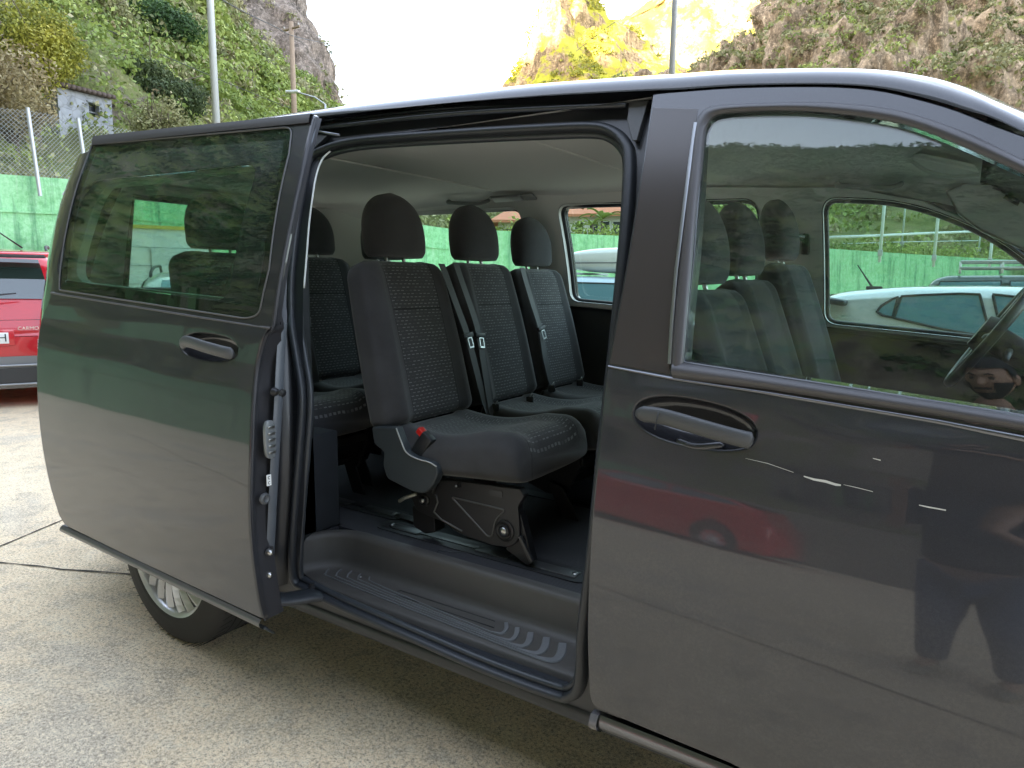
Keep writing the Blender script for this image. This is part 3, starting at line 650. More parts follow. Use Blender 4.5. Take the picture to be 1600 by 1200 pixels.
def util(e, h):
    MB().box((0, 0, h-.35), (1.4, .1, .1)).build('crossarm', WOOD, e, bevel=.01)
    for x in (-.6, 0, .6): MB().lathe([(0, .03), (.05, .06), (.12, .04), (.16, .0)], (x, 0, h-.3), 'Z', 10).build('insulator', simple('insulator', (.5, .45, .4), .3), e)
pole('utility_pole', 464, 48, 300, 40, .16, WOOD, 'brown wooden utility pole in front of the left cliff', 'utility pole', util)
def slamp(e, h):
    MB().tube([(0, 0, h), (-.5, -.2, h+.35), (-1.3, -.5, h+.6)], .035, 8).build('arm', GALV, e); MB().box((-1.6, -.6, h+.66), (.7, .25, .12), .35).build('lamp_housing', WHITEP, e, bevel=.03)
pole('street_lamp', 512, 168, 300, 34, .06, GALV, 'small street lamp peeking over the van roof below the cliff', 'street lamp', slamp)
def cable(name, pts, r, label):
    mb = MB().tube(catmull([wp(*p) for p in pts], 8), r, 5); setp(mb.build(name, simple('cable', (.03, .03, .03), .6)), label, 'cable')
cable('overhead_cable', [(-200, -90, 24), (70, 0, 26), (200, 62, 28), (300, 106, 32), (410, 152, 38), (470, 175, 42)], .018, 'dark overhead cable sagging across the left hillside')
cable('overhead_cable', [(330, -10, 24), (380, 18, 28), (430, 42, 34), (464, 58, 40), (520, 70, 60)], .022, 'pale overhead cable running to the wooden utility pole')
cable('overhead_cable', [(900, 80, 60), (950, 42, 52), (980, 22, 44), (1040, -40, 23)], .02, 'overhead cable running to the grey light mast behind the van')

# ------------------------------------------------------------------ stone hut
def hut():
    STON = NT('stone_wall'); c = STON.coord('Object'); vo = STON.n('ShaderNodeTexVoronoi'); vo.feature = 'F1'; vo.inputs['Scale'].default_value = 4.5; STON.l(c, vo.inputs['Vector']); 
    ed = STON.n('ShaderNodeTexVoronoi'); ed.feature = 'DISTANCE_TO_EDGE'; ed.inputs['Scale'].default_value = 4.5; STON.l(c, ed.inputs['Vector'])
    col = STON.mix(STON.noise(vo.outputs['Position'], 3, 2), (.26, .27, .30), (.46, .47, .50)); col = STON.mix(STON.ramp(ed.outputs['Distance'], [(0., .8), (.07, 0.)]), col, (.22, .22, .21)); col = STON.mix(STON.ramp(STON.noise(c, 2, 6, .7), [(.4, 0.), (.7, .6)]), col, (.55, .55, .56))
    STON.bsdf(Base_Color=col, Roughness=.9, Normal=STON.bump(ed.outputs['Distance'], .6, .03))
    a, b = Vector(wp(95, 215, 20)), Vector(wp(178, 215, 21.5)); a.z = b.z = 4.2; d = (b-a); Lx = d.length; rz = math.atan2(d.y, d.x)
    e = setp(empty('stone_hut', a, rz), 'small grey stone hut with one dark window and a tiled roof on the hillside', 'hut')
    zt = wp(178, 158, 21.5)[2]-4.2; zl = wp(95, 138, 20)[2]-4.2; D = 3.2
    # window opening
    w = Vector(wp(136, 160, 20.7)); w2 = Vector(wp(149, 183, 20.9)); u0 = (w-a).dot(d.normalized()); u1 = u0+.34; z1 = w.z-4.2; z0 = w2.z-4.2
    xs = [0, u0, u1, Lx]
    def zr(x): return zl+(zt-zl)*x/Lx
    m = MB(); m.add([(0, 0, -1), (Lx, 0, -1), (Lx, 0, z0), (0, 0, z0)], [(0, 1, 2, 3)]); m.add([(0, 0, z0), (u0, 0, z0), (u0, 0, z1), (0, 0, z1)], [(0, 1, 2, 3)]); m.add([(u1, 0, z0), (Lx, 0, z0), (Lx, 0, z1), (u1, 0, z1)], [(0, 1, 2, 3)])
    m.add([(0, 0, z1), (Lx, 0, z1), (Lx, 0, zr(Lx)), (0, 0, zr(0))], [(0, 1, 2, 3)]); m.add([(Lx, 0, -1), (Lx, D, -1), (Lx, D, zt+.6), (Lx, 0, zt)], [(0, 1, 2, 3)]); m.add([(0, 0, -1), (0, D, -1), (0, D, zl+.6), (0, 0, zl)], [(0, 1, 2, 3)]); m.add([(0, D, -1), (Lx, D, -1), (Lx, D, zt+.6), (0, D, zl+.6)], [(0, 1, 2, 3)])
    for (p, q) in (((u0, z0), (u1, z0)), ((u1, z0), (u1, z1)), ((u1, z1), (u0, z1)), ((u0, z1), (u0, z0))): m.add([(p[0], 0, p[1]), (q[0], 0, q[1]), (q[0], .25, q[1]), (p[0], .25, p[1])], [(0, 1, 2, 3)])
    m.build('wall', STON.m, e, smooth=False)
    f = MB(); f.box(((u0+u1)/2, .2, (z0+z1)/2), (u1-u0, .02, z1-z0)); f.build('window', simple('hut_dark', (.015, .017, .02), .3), e, smooth=False)
    fr = MB(); fr.box(((u0+u1)/2, .17, z0+.16), (u1-u0, .03, .03)); fr.build('window_bar', simple('hut_frame', (.3, .31, .32), .7), e, smooth=False); fr = MB(); fr.box(((u0+u1)/2, -.02, z1+.03), (u1-u0+.12, .05, .05)); fr.build('lintel', simple('hut_frame', (.3, .31, .32), .7), e, smooth=False)
    r = MB()
    for i in range(int(Lx/.16)+2):
        x = -.12+i*.16; r.tube([(x, -.22, zr(x)+.04), (x, D+.2, zr(x)+.75)], .075, 6)
    r.build('roof', simple('hut_tile', (.13, .095, .08), .9, vary=.4), e)
hut()

# ------------------------------------------------------------------ individual trees and shrubs on the slope
def tree(name, px, py, D, R, mat, label, trunk=1.5, leaf=.13, n=2600, flat=.85, bare=0, seed=1, group=None, cat='tree'):
    rng = np.random.default_rng(seed); c = Vector(wp(px, py, D)); base = c-Vector((0, 0, R*flat*.7+trunk)); e = setp(empty(name, base), label, cat, group=group)
    tk = MB(); hh = trunk+R*flat*.6
    tk.tube(catmull([(0, 0, -.3), (.06*R, .02, hh*.4), (-.05*R, .05, hh)], 5), [R*.075]*6+[R*.05]*5, 8)
    lobes = []
    for k in range(9):
        a = rng.uniform(0, 2*math.pi); el = rng.uniform(-.1, 1.2); rr = R*rng.uniform(.45, .78); p = np.array([math.cos(a)*math.cos(el)*rr, math.sin(a)*math.cos(el)*rr, hh+math.sin(el)*rr*flat]); lobes.append((p, R*rng.uniform(.28, .5)))
        tk.tube(catmull([(0, 0, hh*.55), tuple((np.array([0, 0, hh*.7])+p)/2+rng.normal(0, .08, 3)*R), tuple(p)], 4), [R*.035]*5+[R*.015]*4, 6)
    for k in range(bare):
        a = rng.uniform(0, 2*math.pi); el = rng.uniform(.1, 1.3); d = np.array([math.cos(a)*math.cos(el), math.sin(a)*math.cos(el), math.sin(el)]); p = np.array([0, 0, hh])+d*R*rng.uniform(.9, 1.25); tk.tube(catmull([(0, 0, hh*.6), tuple(np.array([0, 0, hh])+d*R*.5+rng.normal(0, .1, 3)), tuple(p)], 4), [R*.02]*5+[R*.008]*4, 5)
    tk.build('trunk', BARK, e)
    Q = []; Dn = []
    for p, r in lobes+[(np.array([0, 0, hh]), R*.55)]:
        m = int(n*(r/R)**2); d = rng.normal(0, 1, (m, 3)); d /= np.linalg.norm(d, axis=1)[:, None]; q = p+d*r*(rng.uniform(.55, 1.08, (m, 1))*(1+.35*fbm(d*2.3+p, 3, seed)[:, None]))*np.array([1, 1, flat]); Q.append(q); Dn.append(d)
    V, F = leafmesh(np.concatenate(Q), np.concatenate(Dn), leaf, .5, .7, rng); npmesh('crown', V, F, mat, e)
    return e
tree('evergreen_tree', 232, 50, 38, 2.6, LEAFD, 'dark green round tree high on the left hillside', .8, .10, 9000, .9, seed=3)
tree('evergreen_tree', 70, 0, 34, 3.0, LEAFD, 'dark tree at the top left corner of the hillside', .8, .10, 9000, .7, seed=4)
tree('leafy_tree', 235, 150, 27, 2.0, m_leaf('leaf_olive', ((.05, .075, .03), (.085, .12, .045), (.13, .165, .06), (.17, .19, .09)), .6), 'olive green spreading tree above the stone hut', 1.2, .075, 11000, .8, bare=6, seed=5)
tree('bare_shrub', 245, 205, 20, 1.05, LEAFB, 'half bare shrub with pale forked stems beside the stone hut', .9, .05, 2600, .9, bare=14, seed=6, cat='shrub')
tree('flowering_shrub', 45, 85, 19, 1.7, LEAFY, 'yellow flowering shrub growing above the fence', .9, .055, 8000, 1.1, bare=6, seed=8, cat='shrub')
tree('dry_tree', 18, 178, 17, 1.15, LEAFDRY, 'dry golden tree overhanging the fence beside the hut', 1.0, .05, 5500, .8, bare=22, seed=9)
tree('bare_shrub', -60, 120, 15, 1.6, LEAFDRY, 'dry brown shrub at the left edge above the fence', 1.0, .05, 5000, .9, bare=14, seed=10, cat='shrub')
tree('leafy_tree', 130, 40, 31, 2.2, LEAFB, 'grey green tree between two darker trees on the left slope', .9, .085, 8000, .8, bare=4, seed=12)

# ------------------------------------------------------------------ houses beyond the wall
TILE = simple('roof_tile', (.50, .17, .08), .8, vary=.3, vscale=3); WALLW = simple('house_wall', (.74, .73, .70), .85, vary=.05); HGL = simple('house_glass', (.04, .05, .06), .15)
def house(px0, px1, pyb, pyt, D, depth, label, wins, gable=False):
    a, b = Vector(wp(px0, pyb, D)), Vector(wp(px1, pyb, D)); a.z = b.z = min(a.z, b.z)-.6; d = b-a; Lx = d.length; e = setp(empty('house', a, math.atan2(d.y, d.x)), label, 'house'); H = wp(px0, pyt, D)[2]-a.z
    MB().box((Lx/2, depth/2, H/2), (Lx, depth, H)).build('wall', WALLW, e, smooth=False)
    o = .35
    if gable: MB().add([(-o, -o, H), (Lx+o, -o, H), (Lx+o, depth+o, H), (-o, depth+o, H), (Lx/2, -o, H+Lx*.28), (Lx/2, depth+o, H+Lx*.28)], [(0, 4, 5, 3), (1, 2, 5, 4), (0, 1, 4), (2, 3, 5), (0, 3, 2, 1)]).build('roof', TILE, e, smooth=False)
    else: MB().add([(-o, -o, H), (Lx+o, -o, H), (Lx+o, depth+o, H), (-o, depth+o, H), (Lx*.2, depth/2, H+.75), (Lx*.8, depth/2, H+.75)], [(0, 1, 5, 4), (2, 3, 4, 5), (1, 2, 5), (3, 0, 4), (0, 3, 2, 1)]).build('roof', TILE, e, smooth=False)
    MB().box((Lx/2, -o-.02, H-.05), (Lx+2*o, .08, .12)).build('eave', simple('eave_orange', (.55, .22, .12), .7), e, smooth=False)
    for (u, w, z0, z1) in wins:
        f = MB().box((u*Lx, -.02, (z0+z1)/2*H), (w, .07, (z1-z0)*H)).build('window', WHITEP, e, smooth=False)
        MB().box((u*Lx, -.062, (z0+z1)/2*H), (w-.12, .012, (z1-z0)*H-.14)).build('pane', HGL, f, smooth=False)
house(860, 915, 378, 336, 33, 6, 'white house with orange tiled roof seen through the middle van window', [(.35, .55, .45, .8), (.8, .5, .3, .85)])
house(915, 975, 378, 335, 33.5, 4, 'white annex with tall windows beside the white house', [(.2, .5, .3, .85), (.5, .5, .3, .85), (.8, .5, .3, .85)])
house(876, 905, 350, 322, 39, 5, 'small gabled house standing behind the white house', [(.5, .6, .5, .8)], True)
house(778, 835, 376, 345, 31, 6, 'low white house with orange eaves seen behind the second headrest', [(.3, .7, .45, .8), (.7, .7, .45, .8)])
# leafy garden plants by the houses
def fronds(px, py, D, h, label, seed):
    rng = np.random.default_rng(seed); b = Vector(wp(px, py, D)); e = setp(empty('banana_plant', b), label, 'plant'); st = MB().tube([(0, 0, -.3), (0, 0, h*.45)], [.07, .05], 8); st.build('stem', BARK, e); m = MB()
    for k in range(9):
        a = k*2.4+rng.uniform(-.3, .3); L_ = h*rng.uniform(.55, .8); up = rng.uniform(.5, 1.1); pts = []
        for i in range(7):
            t = i/6; pts.append(Vector((math.cos(a)*L_*t*math.cos(up*.8), math.sin(a)*L_*t*math.cos(up*.8), h*.42+L_*(t*math.sin(up)-.55*t*t))))
        s = Vector((-math.sin(a), math.cos(a), 0)); w = [.02, .09, .13, .14, .12, .07, .01]
        V = [p+s*w_*h*.5 for p, w_ in zip(pts, w)]+[p-Vector((0, 0, .03*h)) for p in pts]+[p-s*w_*h*.5 for p, w_ in zip(pts, w)]
        m.add(V, [(i, i+1, 8+i, 7+i) for i in range(6)]+[(7+i, 8+i, 15+i, 14+i) for i in range(6)])
    m.build('leaves', LEAFA, e, fixn=False)
fronds(940, 368, 26, 1.5, 'broad leaved plant in front of the white annex', 1); fronds(925, 370, 25, 1.0, 'small leafy plant left of the annex plant', 2); fronds(905, 370, 25.5, .8, 'low leafy plant by the white house door', 3)
# white pipe frame fence on the wall seen through the driver's side window
def frame_fence():
    WPF = simple('pipe_paint', (.62, .68, .66), .45); O = Vector(wp(1374, 410, 25.5)); e = setp(empty('pipe_fence', O), 'pale pipe fence of tall posts and one rail on the long green wall', 'fence')
    for (px, y0, y1, D, r) in ((1374, 250, 410, 25.5, .055), (1458, 262, 417, 26.8, .055), (1545, 361, 422, 28, .055), (1408, 250, 394, 30, .035), (1528, 340, 402, 32, .035), (1284, 250, 402, 24.5, .055), (1640, 370, 428, 29, .055)):
        p, q = Vector(wp(px, y0, D)), Vector(wp(px, y1, D)); MB().tube([q-O, Vector((q.x, q.y, p.z))-O], r, 10).build('post', WPF, e)
        MB().box(Vector((q.x, q.y, q.z+.35))-O, (.16, .12, .22)).build('bracket', GALV, e, bevel=.01)
    MB().tube([Vector(wp(1284, 371, 24.5))-O, Vector(wp(1374, 368, 25.5))-O, Vector(wp(1458, 364, 26.8))-O, Vector(wp(1545, 361, 28))-O], .045, 8).build('rail', WPF, e)
    MB().tube([Vector(wp(1284, 382, 29))-O, Vector(wp(1408, 378, 30))-O, Vector(wp(1528, 376, 32))-O], .02, 6).build('rail', WPF, e)
frame_fence()
# low white garage with a yellow rim seen through the sliding door glass
def garage():
    a, b = Vector(wp(130, 470, 11.6)), Vector(wp(330, 470, 12.6)); a.z = b.z = 0; d = b-a; Lx = d.length; H = wp(250, 358, 12)[2]; e = setp(empty('white_shed', a, math.atan2(d.y, d.x)), 'low white panelled shed with a yellow rim against the green wall', 'shed')
    MB().box((Lx/2, .5, H/2), (Lx, 1, H)).build('wall', simple('shed_white', (.70, .74, .72), .6, vary=.04), e, smooth=False); MB().box((Lx/2, .5, H+.03), (Lx+.1, 1.1, .06)).build('rim', simple('shed_yellow', (.62, .5, .08), .6), e, smooth=False)
    m = MB()
    for i in range(1, 7): m.box((Lx/2, -.005, H*i/7), (Lx, .012, .012))
    m.build('panel_joint', simple('shed_joint', (.35, .38, .37), .7), e, smooth=False)
    MB().box((Lx*.72, -.02, H*.45), (.75, .05, H*.8)).build('door', simple('shed_door', (.62, .67, .66), .5), e, smooth=False, bevel=.01)
garage()
# ================================================================== VAN
# near body side: y = S(x, z); tumblehome above the belt, a soft barrel below it
_ZT = np.array([.20, .34, .40, .46, .53, .60, .68, .77, .86, .95, 1.025, 1.043, 1.10, 1.15, 1.185, 1.20, 1.215, 1.26, 1.36, 1.46, 1.56, 1.66, 1.76, 1.80, 1.86, 1.92])
_YT = np.array([.05, .012, -.012, -.031, -.044, -.050, -.054, -.055, -.050, -.038, -.0262, -.0222, -.0105, -.004, .001, .008, .013, .020, .042, .070, .104, .145, .192, .212, .25, .33])
_YD = np.gradient(_YT, _ZT)
def prof(u):
    u = np.clip(u, _ZT[0], _ZT[-1]); i = np.clip(np.searchsorted(_ZT, u)-1, 0, len(_ZT)-2); h = _ZT[i+1]-_ZT[i]; t = (u-_ZT[i])/h
    return (2*t**3-3*t**2+1)*_YT[i]+(t**3-2*t**2+t)*h*_YD[i]+(-2*t**3+3*t**2)*_YT[i+1]+(t**3-t**2)*h*_YD[i+1]
def shear(x, z):
    w = np.clip((z-.7)/.45, 0, 1); w = w*w*(3-2*w); x2 = np.clip(x, -3, 1.2); k = np.where(x2 > 0, .088, .055); return z+w*k*x2
def S0(x, z):
    x = np.asarray(x, float); z = np.asarray(z, float)
    plan = .06*np.clip((x-.5)/1.2, 0, None)**2+1.1*np.clip((-2.40-x)/1.0, 0, None)**2
    return prof(shear(x, z))+plan
def Soff(d): return lambda x, z: S0(x, z)+d
WID = 1.90
def Sfar(d): return lambda x, z: WID-S0(x, z)-d
def on(px, py, S):
    y = 0.
    for _ in range(14):
        X = aty(px, py, y); y = .5*y+.5*float(S(X[0], X[2]))
    return aty(px, py, y)
def pxz(pts, S):
    out = []
    for p in pts:
        X = on(p[0], p[1], S); out.append((X[0], X[2]))
    return out
def cr2(pts, n=5): return [tuple(p) for p in catmull(pts, n)]

van = setp(empty('passenger_van', (0, 0, 0)), 'dark grey metallic passenger van with its side door slid open', 'van')
VP = empty('x', (0, 0, 0)); bpy.data.objects.remove(VP)
def vb(mb, name, mat, parent=None, **k): return mb.build(name, mat, parent or van, **k)
# everything is modelled in world coordinates; parts are re-based below with matrix_parent_inverse
_PARTS0 = len(bpy.data.objects)

# ---- front door ---------------------------------------------------------------------------------
SD = S0
edge = pxz(cr2([(1019, 147), (1016, 168), (996, 300), (975, 430), (948, 572)], 6), SD)
edge2 = pxz(cr2([(948, 574), (941, 640), (934, 710), (925, 800), (919, 900), (917, 1000), (920, 1085)], 4), SD)
btm = pxz([(924, 1100), (932, 1108), (1040, 1153), (1140, 1194)], SD)
topc = pxz(cr2([(1030, 145), (1060, 142), (1150, 135.5), (1276, 133.5), (1364, 138.5), (1431, 152.5), (1499, 172.5), (1600, 211.5)], 3), SD)
fx = [(1.02, 1.40), (1.12, 1.20), (1.13, .95), (1.08, .70), (.98, .42)]
door_out = edge+edge2[1:]+btm+[(.60, .385)]+[(x, z) for x, z in fx[::-1]]+[(.86, 1.52)]+topc[::-1]
g_top = cr2([(1098, 205), (1106, 186), (1127, 178), (1200, 173), (1276, 175), (1364, 185), (1431, 200), (1516, 234), (1600, 272)], 4)
WSEAL_IN = pxz(g_top, SD)+[(.80, 1.46), (.90, 1.36), (.98, 1.235), (.97, 1.172)]+pxz([(1600, 648), (1330, 605), (1069, 565)], SD)+pxz([(1076, 480), (1084, 400), (1092, 300)], SD)
holeW = WSEAL_IN
# handle recess
hc = on(1086, 662, SD); 
def ell(px, py, a, b, rot, n=36, pw=2.3):
    out = []
    for i in range(n):
        t = 2*math.pi*i/n; c, s = math.cos(t), math.sin(t); u = a*abs(c)**(2/pw)*(1 if c > 0 else -1); v = b*abs(s)**(2/pw)*(1 if s > 0 else -1)
        out.append((px+u*math.cos(rot)-v*math.sin(rot), py+u*math.sin(rot)+v*math.cos(rot)))
    return out
rec_px = ell(1086, 662, 97, 36, .20); recess = pxz(rec_px, SD)
door = panel('front_door', door_out, SD, VANP, van, holes=[holeW, recess], th=.045, rim=.005, grid=.035, step=.018)
def bowl(name, outline, S, depth, mat, parent):
    o = np.array(outline); c = o.mean(0); rings = []
    for k in range(9):
        t = k/8; s = math.cos(t*math.pi/2)**.55 if t < 1 else 0.02; q = c+(o-c)*max(s, .02); rings.append([(a, float(S(a, b))+depth*math.sin(t*math.pi/2)**.8, b) for a, b in q])
    return MB().loft(rings, cap=False).build(name, mat, parent)
bowl('handle_recess', recess, Soff(.004), .045, VANP, door)
def bar(path_px, S, outs, rw, rh, mat, name, parent, n=16):
    P = []
    for (px, py), o in zip(path_px, outs):
        X = on(px, py, S); P.append(Vector((X[0], X[1]-o, X[2])))
    P = [Vector(p) for p in catmull(P, 6)]; m = len(P); rings = []
    for i, p in enumerate(P):
        t = (P[min(i+1, m-1)]-P[max(0, i-1)]).normalized(); b = Vector((0, 1, 0)); b = (b-t*b.dot(t)).normalized(); a = t.cross(b); f = i/(m-1); e = min(1, math.sin(min(f, 1-f)*math.pi*6 if min(f, 1-f) < 1/12 else math.pi/2)*.6+.4)
        rings.append([p+a*(math.cos(2*math.pi*k/n)*rh*e)+b*(math.sin(2*math.pi*k/n)*rw*e) for k in range(n)])
    return MB().loft(rings).build(name, mat, parent)
dh = bar([(996, 645), (1040, 649), (1110, 668), (1160, 683), (1178, 688)], SD, [.008, .016, .020, .014, .006], .008, .0165, PLG, 'door_handle', door)
X0 = on(1037, 640, SD); X1 = on(1031, 668, SD)
MB().tube([(X0[0], X0[1]-.0275, X0[2]), ((X0[0]+X1[0])/2, X0[1]-.030, (X0[2]+X1[2])/2), (X1[0], X1[1]-.0275, X1[2])], .0012, 6).build('key_cover_joint', RUB, dh)
bright = bar([(1052, 690), (1085, 700), (1130, 697)], SD, [-.018, -.012, -.018], .012, .010, VANP, 'handle_lip', door)
# glass and seals
_GZ = np.array([1.0, 1.15, 1.20, 1.25, 1.30, 1.35, 1.40, 1.46, 1.56, 1.66, 1.76, 1.86]); _GY = np.array([-.006, .020, .0288, .0378, .047, .0568, .068, .084, .117, .155, .198, .248])
_gp = np.polyfit(_GZ, _GY, 5)
Sgl = lambda x, z: np.polyval(_gp, shear(np.asarray(x, float), np.asarray(z, float)))+.0
gl = plate('window_glass', WSEAL_IN, Sgl, G_FRONT, door, rim=.001)
def strip(name, ax, S, wpx, mat, parent, d=.004, closed=False, r=None):
    pts = [on(p[0], p[1], S) for p in ax]; pts = [Vector((p[0], p[1]-d, p[2])) for p in pts]
    return MB().tube(pts, r or .008, 10, closed=closed).build(name, mat, parent)
def band(name, A, B, S, mat, parent, d=.004, sub=5, bulge=.006):
    """ribbon between two pixel polylines lying on S, crowned"""
    A = [on(*p, S) for p in A]; B = [on(*p, S) for p in B]; rings = []
    for a, b in zip(A, B):
        r = []
        for k in range(sub+1):
            t = k/sub; p = a*(1-t)+b*t; p[1] = float(S(p[0], p[2]))-d-bulge*math.sin(math.pi*t); r.append(tuple(p))
        a2 = a.copy(); a2[1] += .01; b2 = b.copy(); b2[1] += .01; r = [tuple(a2)]+r+[tuple(b2)]; rings.append(r)
    return MB().loft(rings, closed=False, cap=False).build(name, mat, parent, autos=50)
oT = cr2([(1049, 572), (1054, 500), (1062, 420), (1070, 340), (1079, 260), (1085, 210), (1093, 181), (1117, 166), (1200, 161), (1276, 160), (1364, 166), (1431, 180), (1516, 210), (1600, 251), (1660, 282)], 5)
iT = cr2([(1067, 572), (1073, 500), (1080, 420), (1087, 340), (1095, 262), (1099, 222), (1105, 194), (1127, 178), (1200, 173), (1276, 175), (1364, 185), (1431, 200), (1516, 234), (1600, 272), (1660, 303)], 5)
MATGREY = simple('matt_seal', (.075, .072, .078), .38)
band('window_seal', oT, iT, SD, MATGREY, door, d=.003, bulge=.007)
lL = [(1087, 192), (1077, 262), (1067, 340), (1057, 420), (1050, 500), (1046, 568)]; band('seal_bright_edge', [(a-1.5, b) for a, b in lL], [(a+4, b) for a, b in lL], SD, simple('seal_sheen', (.33, .34, .36), .3, metal=.8), door, d=.006, bulge=.002)
band('waist_seal', [(1052, 565), (1200, 588), (1330, 608), (1465, 628), (1600, 650), (1700, 666)], [(1052, 590), (1200, 608), (1330, 628), (1465, 649), (1600, 673), (1700, 690)], SD, MATGREY, door, d=.004, bulge=.009)
band('belt_crease_highlight', [(951, 570), (1055, 589), (1200, 610), (1330, 631), (1465, 653), (1600, 678), (1700, 695)], [(951, 574), (1055, 595), (1200, 617), (1330, 639), (1465, 662), (1600, 690), (1700, 709)], SD, CHROME, door, d=.001, bulge=.003)  # highlight along the body crease, put in as a bright satin strip
# b pillar applique
ap = pxz(cr2([(1020, 168), (1000, 300), (979, 430), (953, 568)], 4), SD)+pxz([(1046, 585), (1058, 440), (1080, 260), (1091, 170)], SD)
plate('pillar_cover', ap, Soff(-.0025), simple('pillar_film', (.050, .043, .043), .26, coat=.25, coatr=.2), door, th=.006, rim=.002)
# painted scratches
def scratch(pts, w, name='paint_scratch', mat=None):
    P = [on(*p, SD) for p in pts]; m = MB()
    V = []
    for i, p in enumerate(P): ww = w*(.3+.7*math.sin(math.pi*(i+.3)/(len(P)))); V += [(p[0], p[1]-.0008, p[2]+ww), (p[0], p[1]-.0008, p[2]-ww)]
    m.add(V, [(2*i, 2*i+1, 2*i+3, 2*i+2) for i in range(len(P)-1)]); m.build(name, mat or simple('bare_filler', (.62, .62, .60), .6), door)
scratch([(1165, 716), (1200, 724), (1240, 738)], .0005); scratch([(1256, 744), (1272, 749), (1290, 752), (1306, 757), (1314, 758)], .0024); scratch([(1318, 757), (1340, 762), (1364, 768)], .0006); scratch([(1436, 789), (1450, 792), (1478, 797)], .0013); scratch([(1364, 716), (1376, 719)], .001)
# bright lower moulding
lm = [((928, 1112), (931, 1134)), ((940, 1116), (944, 1140)), ((1040, 1155), (1046, 1180)), ((1140, 1195), (1148, 1221)), ((1260, 1243), (1270, 1270)), ((1500, 1340), (1512, 1368))]
band('lower_moulding', [a for a, b in lm], [b for a, b in lm], Soff(.006), CHROME, door, d=.004, bulge=.013, sub=9)
band('moulding_clip', [(926, 1111), (938, 1115)], [(930, 1138), (941, 1141)], Soff(.006), simple('clip_plastic', (.12, .115, .12), .25, coat=.5), door, d=.008, bulge=.018, sub=9)
# door inner card, upper frame
card = [(.03, .42), (.06, 1.165), (.95, 1.09), (1.08, .95), (.98, .42)]
sheet('door_card', card, Soff(.085), TRIMD, door, sgn=1)

# ---- side body around the opening ----------------------------------------------------------------
seal_px = [(500, 238), (560, 221), (700, 210), (840, 202), (925, 199), (958, 206), (978, 224), (986, 250), (984, 320), (976, 420), (962, 560), (946, 700), (930, 860), (914, 990), (912, 1040), (907, 1072), (893, 1086), (868, 1084),
           (760, 1044), (640, 992), (540, 948), (484, 920), (464, 908), (458, 880), (462, 800), (470, 700), (474, 620), (466, 560), (458, 510), (457, 440), (465, 360), (476, 295), (484, 256)]
SJ = Soff(.050)
seal_xz = pxz(catmull(seal_px, 5, True), SJ)
jamb_out = [(-1.16, .34), (.045, .34), (.045, 1.20), (.06, 1.55), (.055, 1.83), (-.5, 1.855), (-1.16, 1.875)]
jamb = panel('door_opening_frame', jamb_out, SJ, BLK, van, holes=[seal_xz], th=.03, rim=.004, grid=.05)
P = [(x, float(SJ(x, z))-.004, z) for x, z in resample(seal_xz, .02)]
sl = MB().tube(P, .0125, 10, closed=True, flat=1.5).build('door_seal', RUB, jamb)
P2 = [(x+.0, float(SJ(x, z))+.012, z) for x, z in offset(np.array(resample(seal_xz, .02))[::1] if area2(seal_xz) > 0 else np.array(resample(seal_xz, .02))[::-1], .016)[0]]
MB().tube(P2, .010, 8, closed=True).build('door_seal_lip', RUBS, sl)
# thin bright edge of the C pillar trim inside the seal
# upper rail channel over the opening
for k, (d0, yy, rr) in enumerate(((0, .018, .007), (1, .004, .005), (2, -.006, .0045))):
    A = [(505+8*k, 203-4*k*1.8), (700, 182-4*k*1.6), (850, 173-4*k), (985-6*k, 168-3*k)]; pts = [on(a, b, SJ) for a, b in cr2(A, 4)]; MB().tube([(p[0], p[1]-yy-.006, p[2]) for p in pts], rr, 8).build('upper_rail', BLK if k != 1 else RUBS, jamb)
# bracket at the top front corner and rear corner
def pxprism(name, poly, S, d0, d1, mat, parent, bevel=.002):
    m = MB(); Q = pxz(poly, S); m.prism(Q, d0, d1, lambda u, v, d: (u, float(S(u, v))+d, v)); return m.build(name, mat, parent, smooth=False, bevel=bevel)
pxprism('corner_bracket', [(988, 162), (1018, 160), (1000, 222), (993, 222), (985, 190)], SJ, -.02, .0, PLG, jamb)
pxprism('corner_bracket', [(486, 214), (505, 206), (520, 213), (500, 232), (486, 240)], SJ, -.02, .0, BLK, jamb)
# b pillar between seal and front door, sill, rocker
roc = []
for x in np.linspace(-1.35, 1.0, 30):
    yb = .05+.0; roc.append([(x, y, z) for y, z in ((.115, .398), (.085, .396), (.060, .392), (.047, .386), (.040, .376), (.039, .362), (.044, .348), (.056, .338), (.08, .33), (.14, .325), (.30, .32))])
MB().loft(roc, closed=False, cap=False).build('rocker_sill', RUB, van, autos=50)
MB().box((-.9, .98, .30), (3.6, 1.40, .05)).build('underbody', BLK, van, smooth=False)
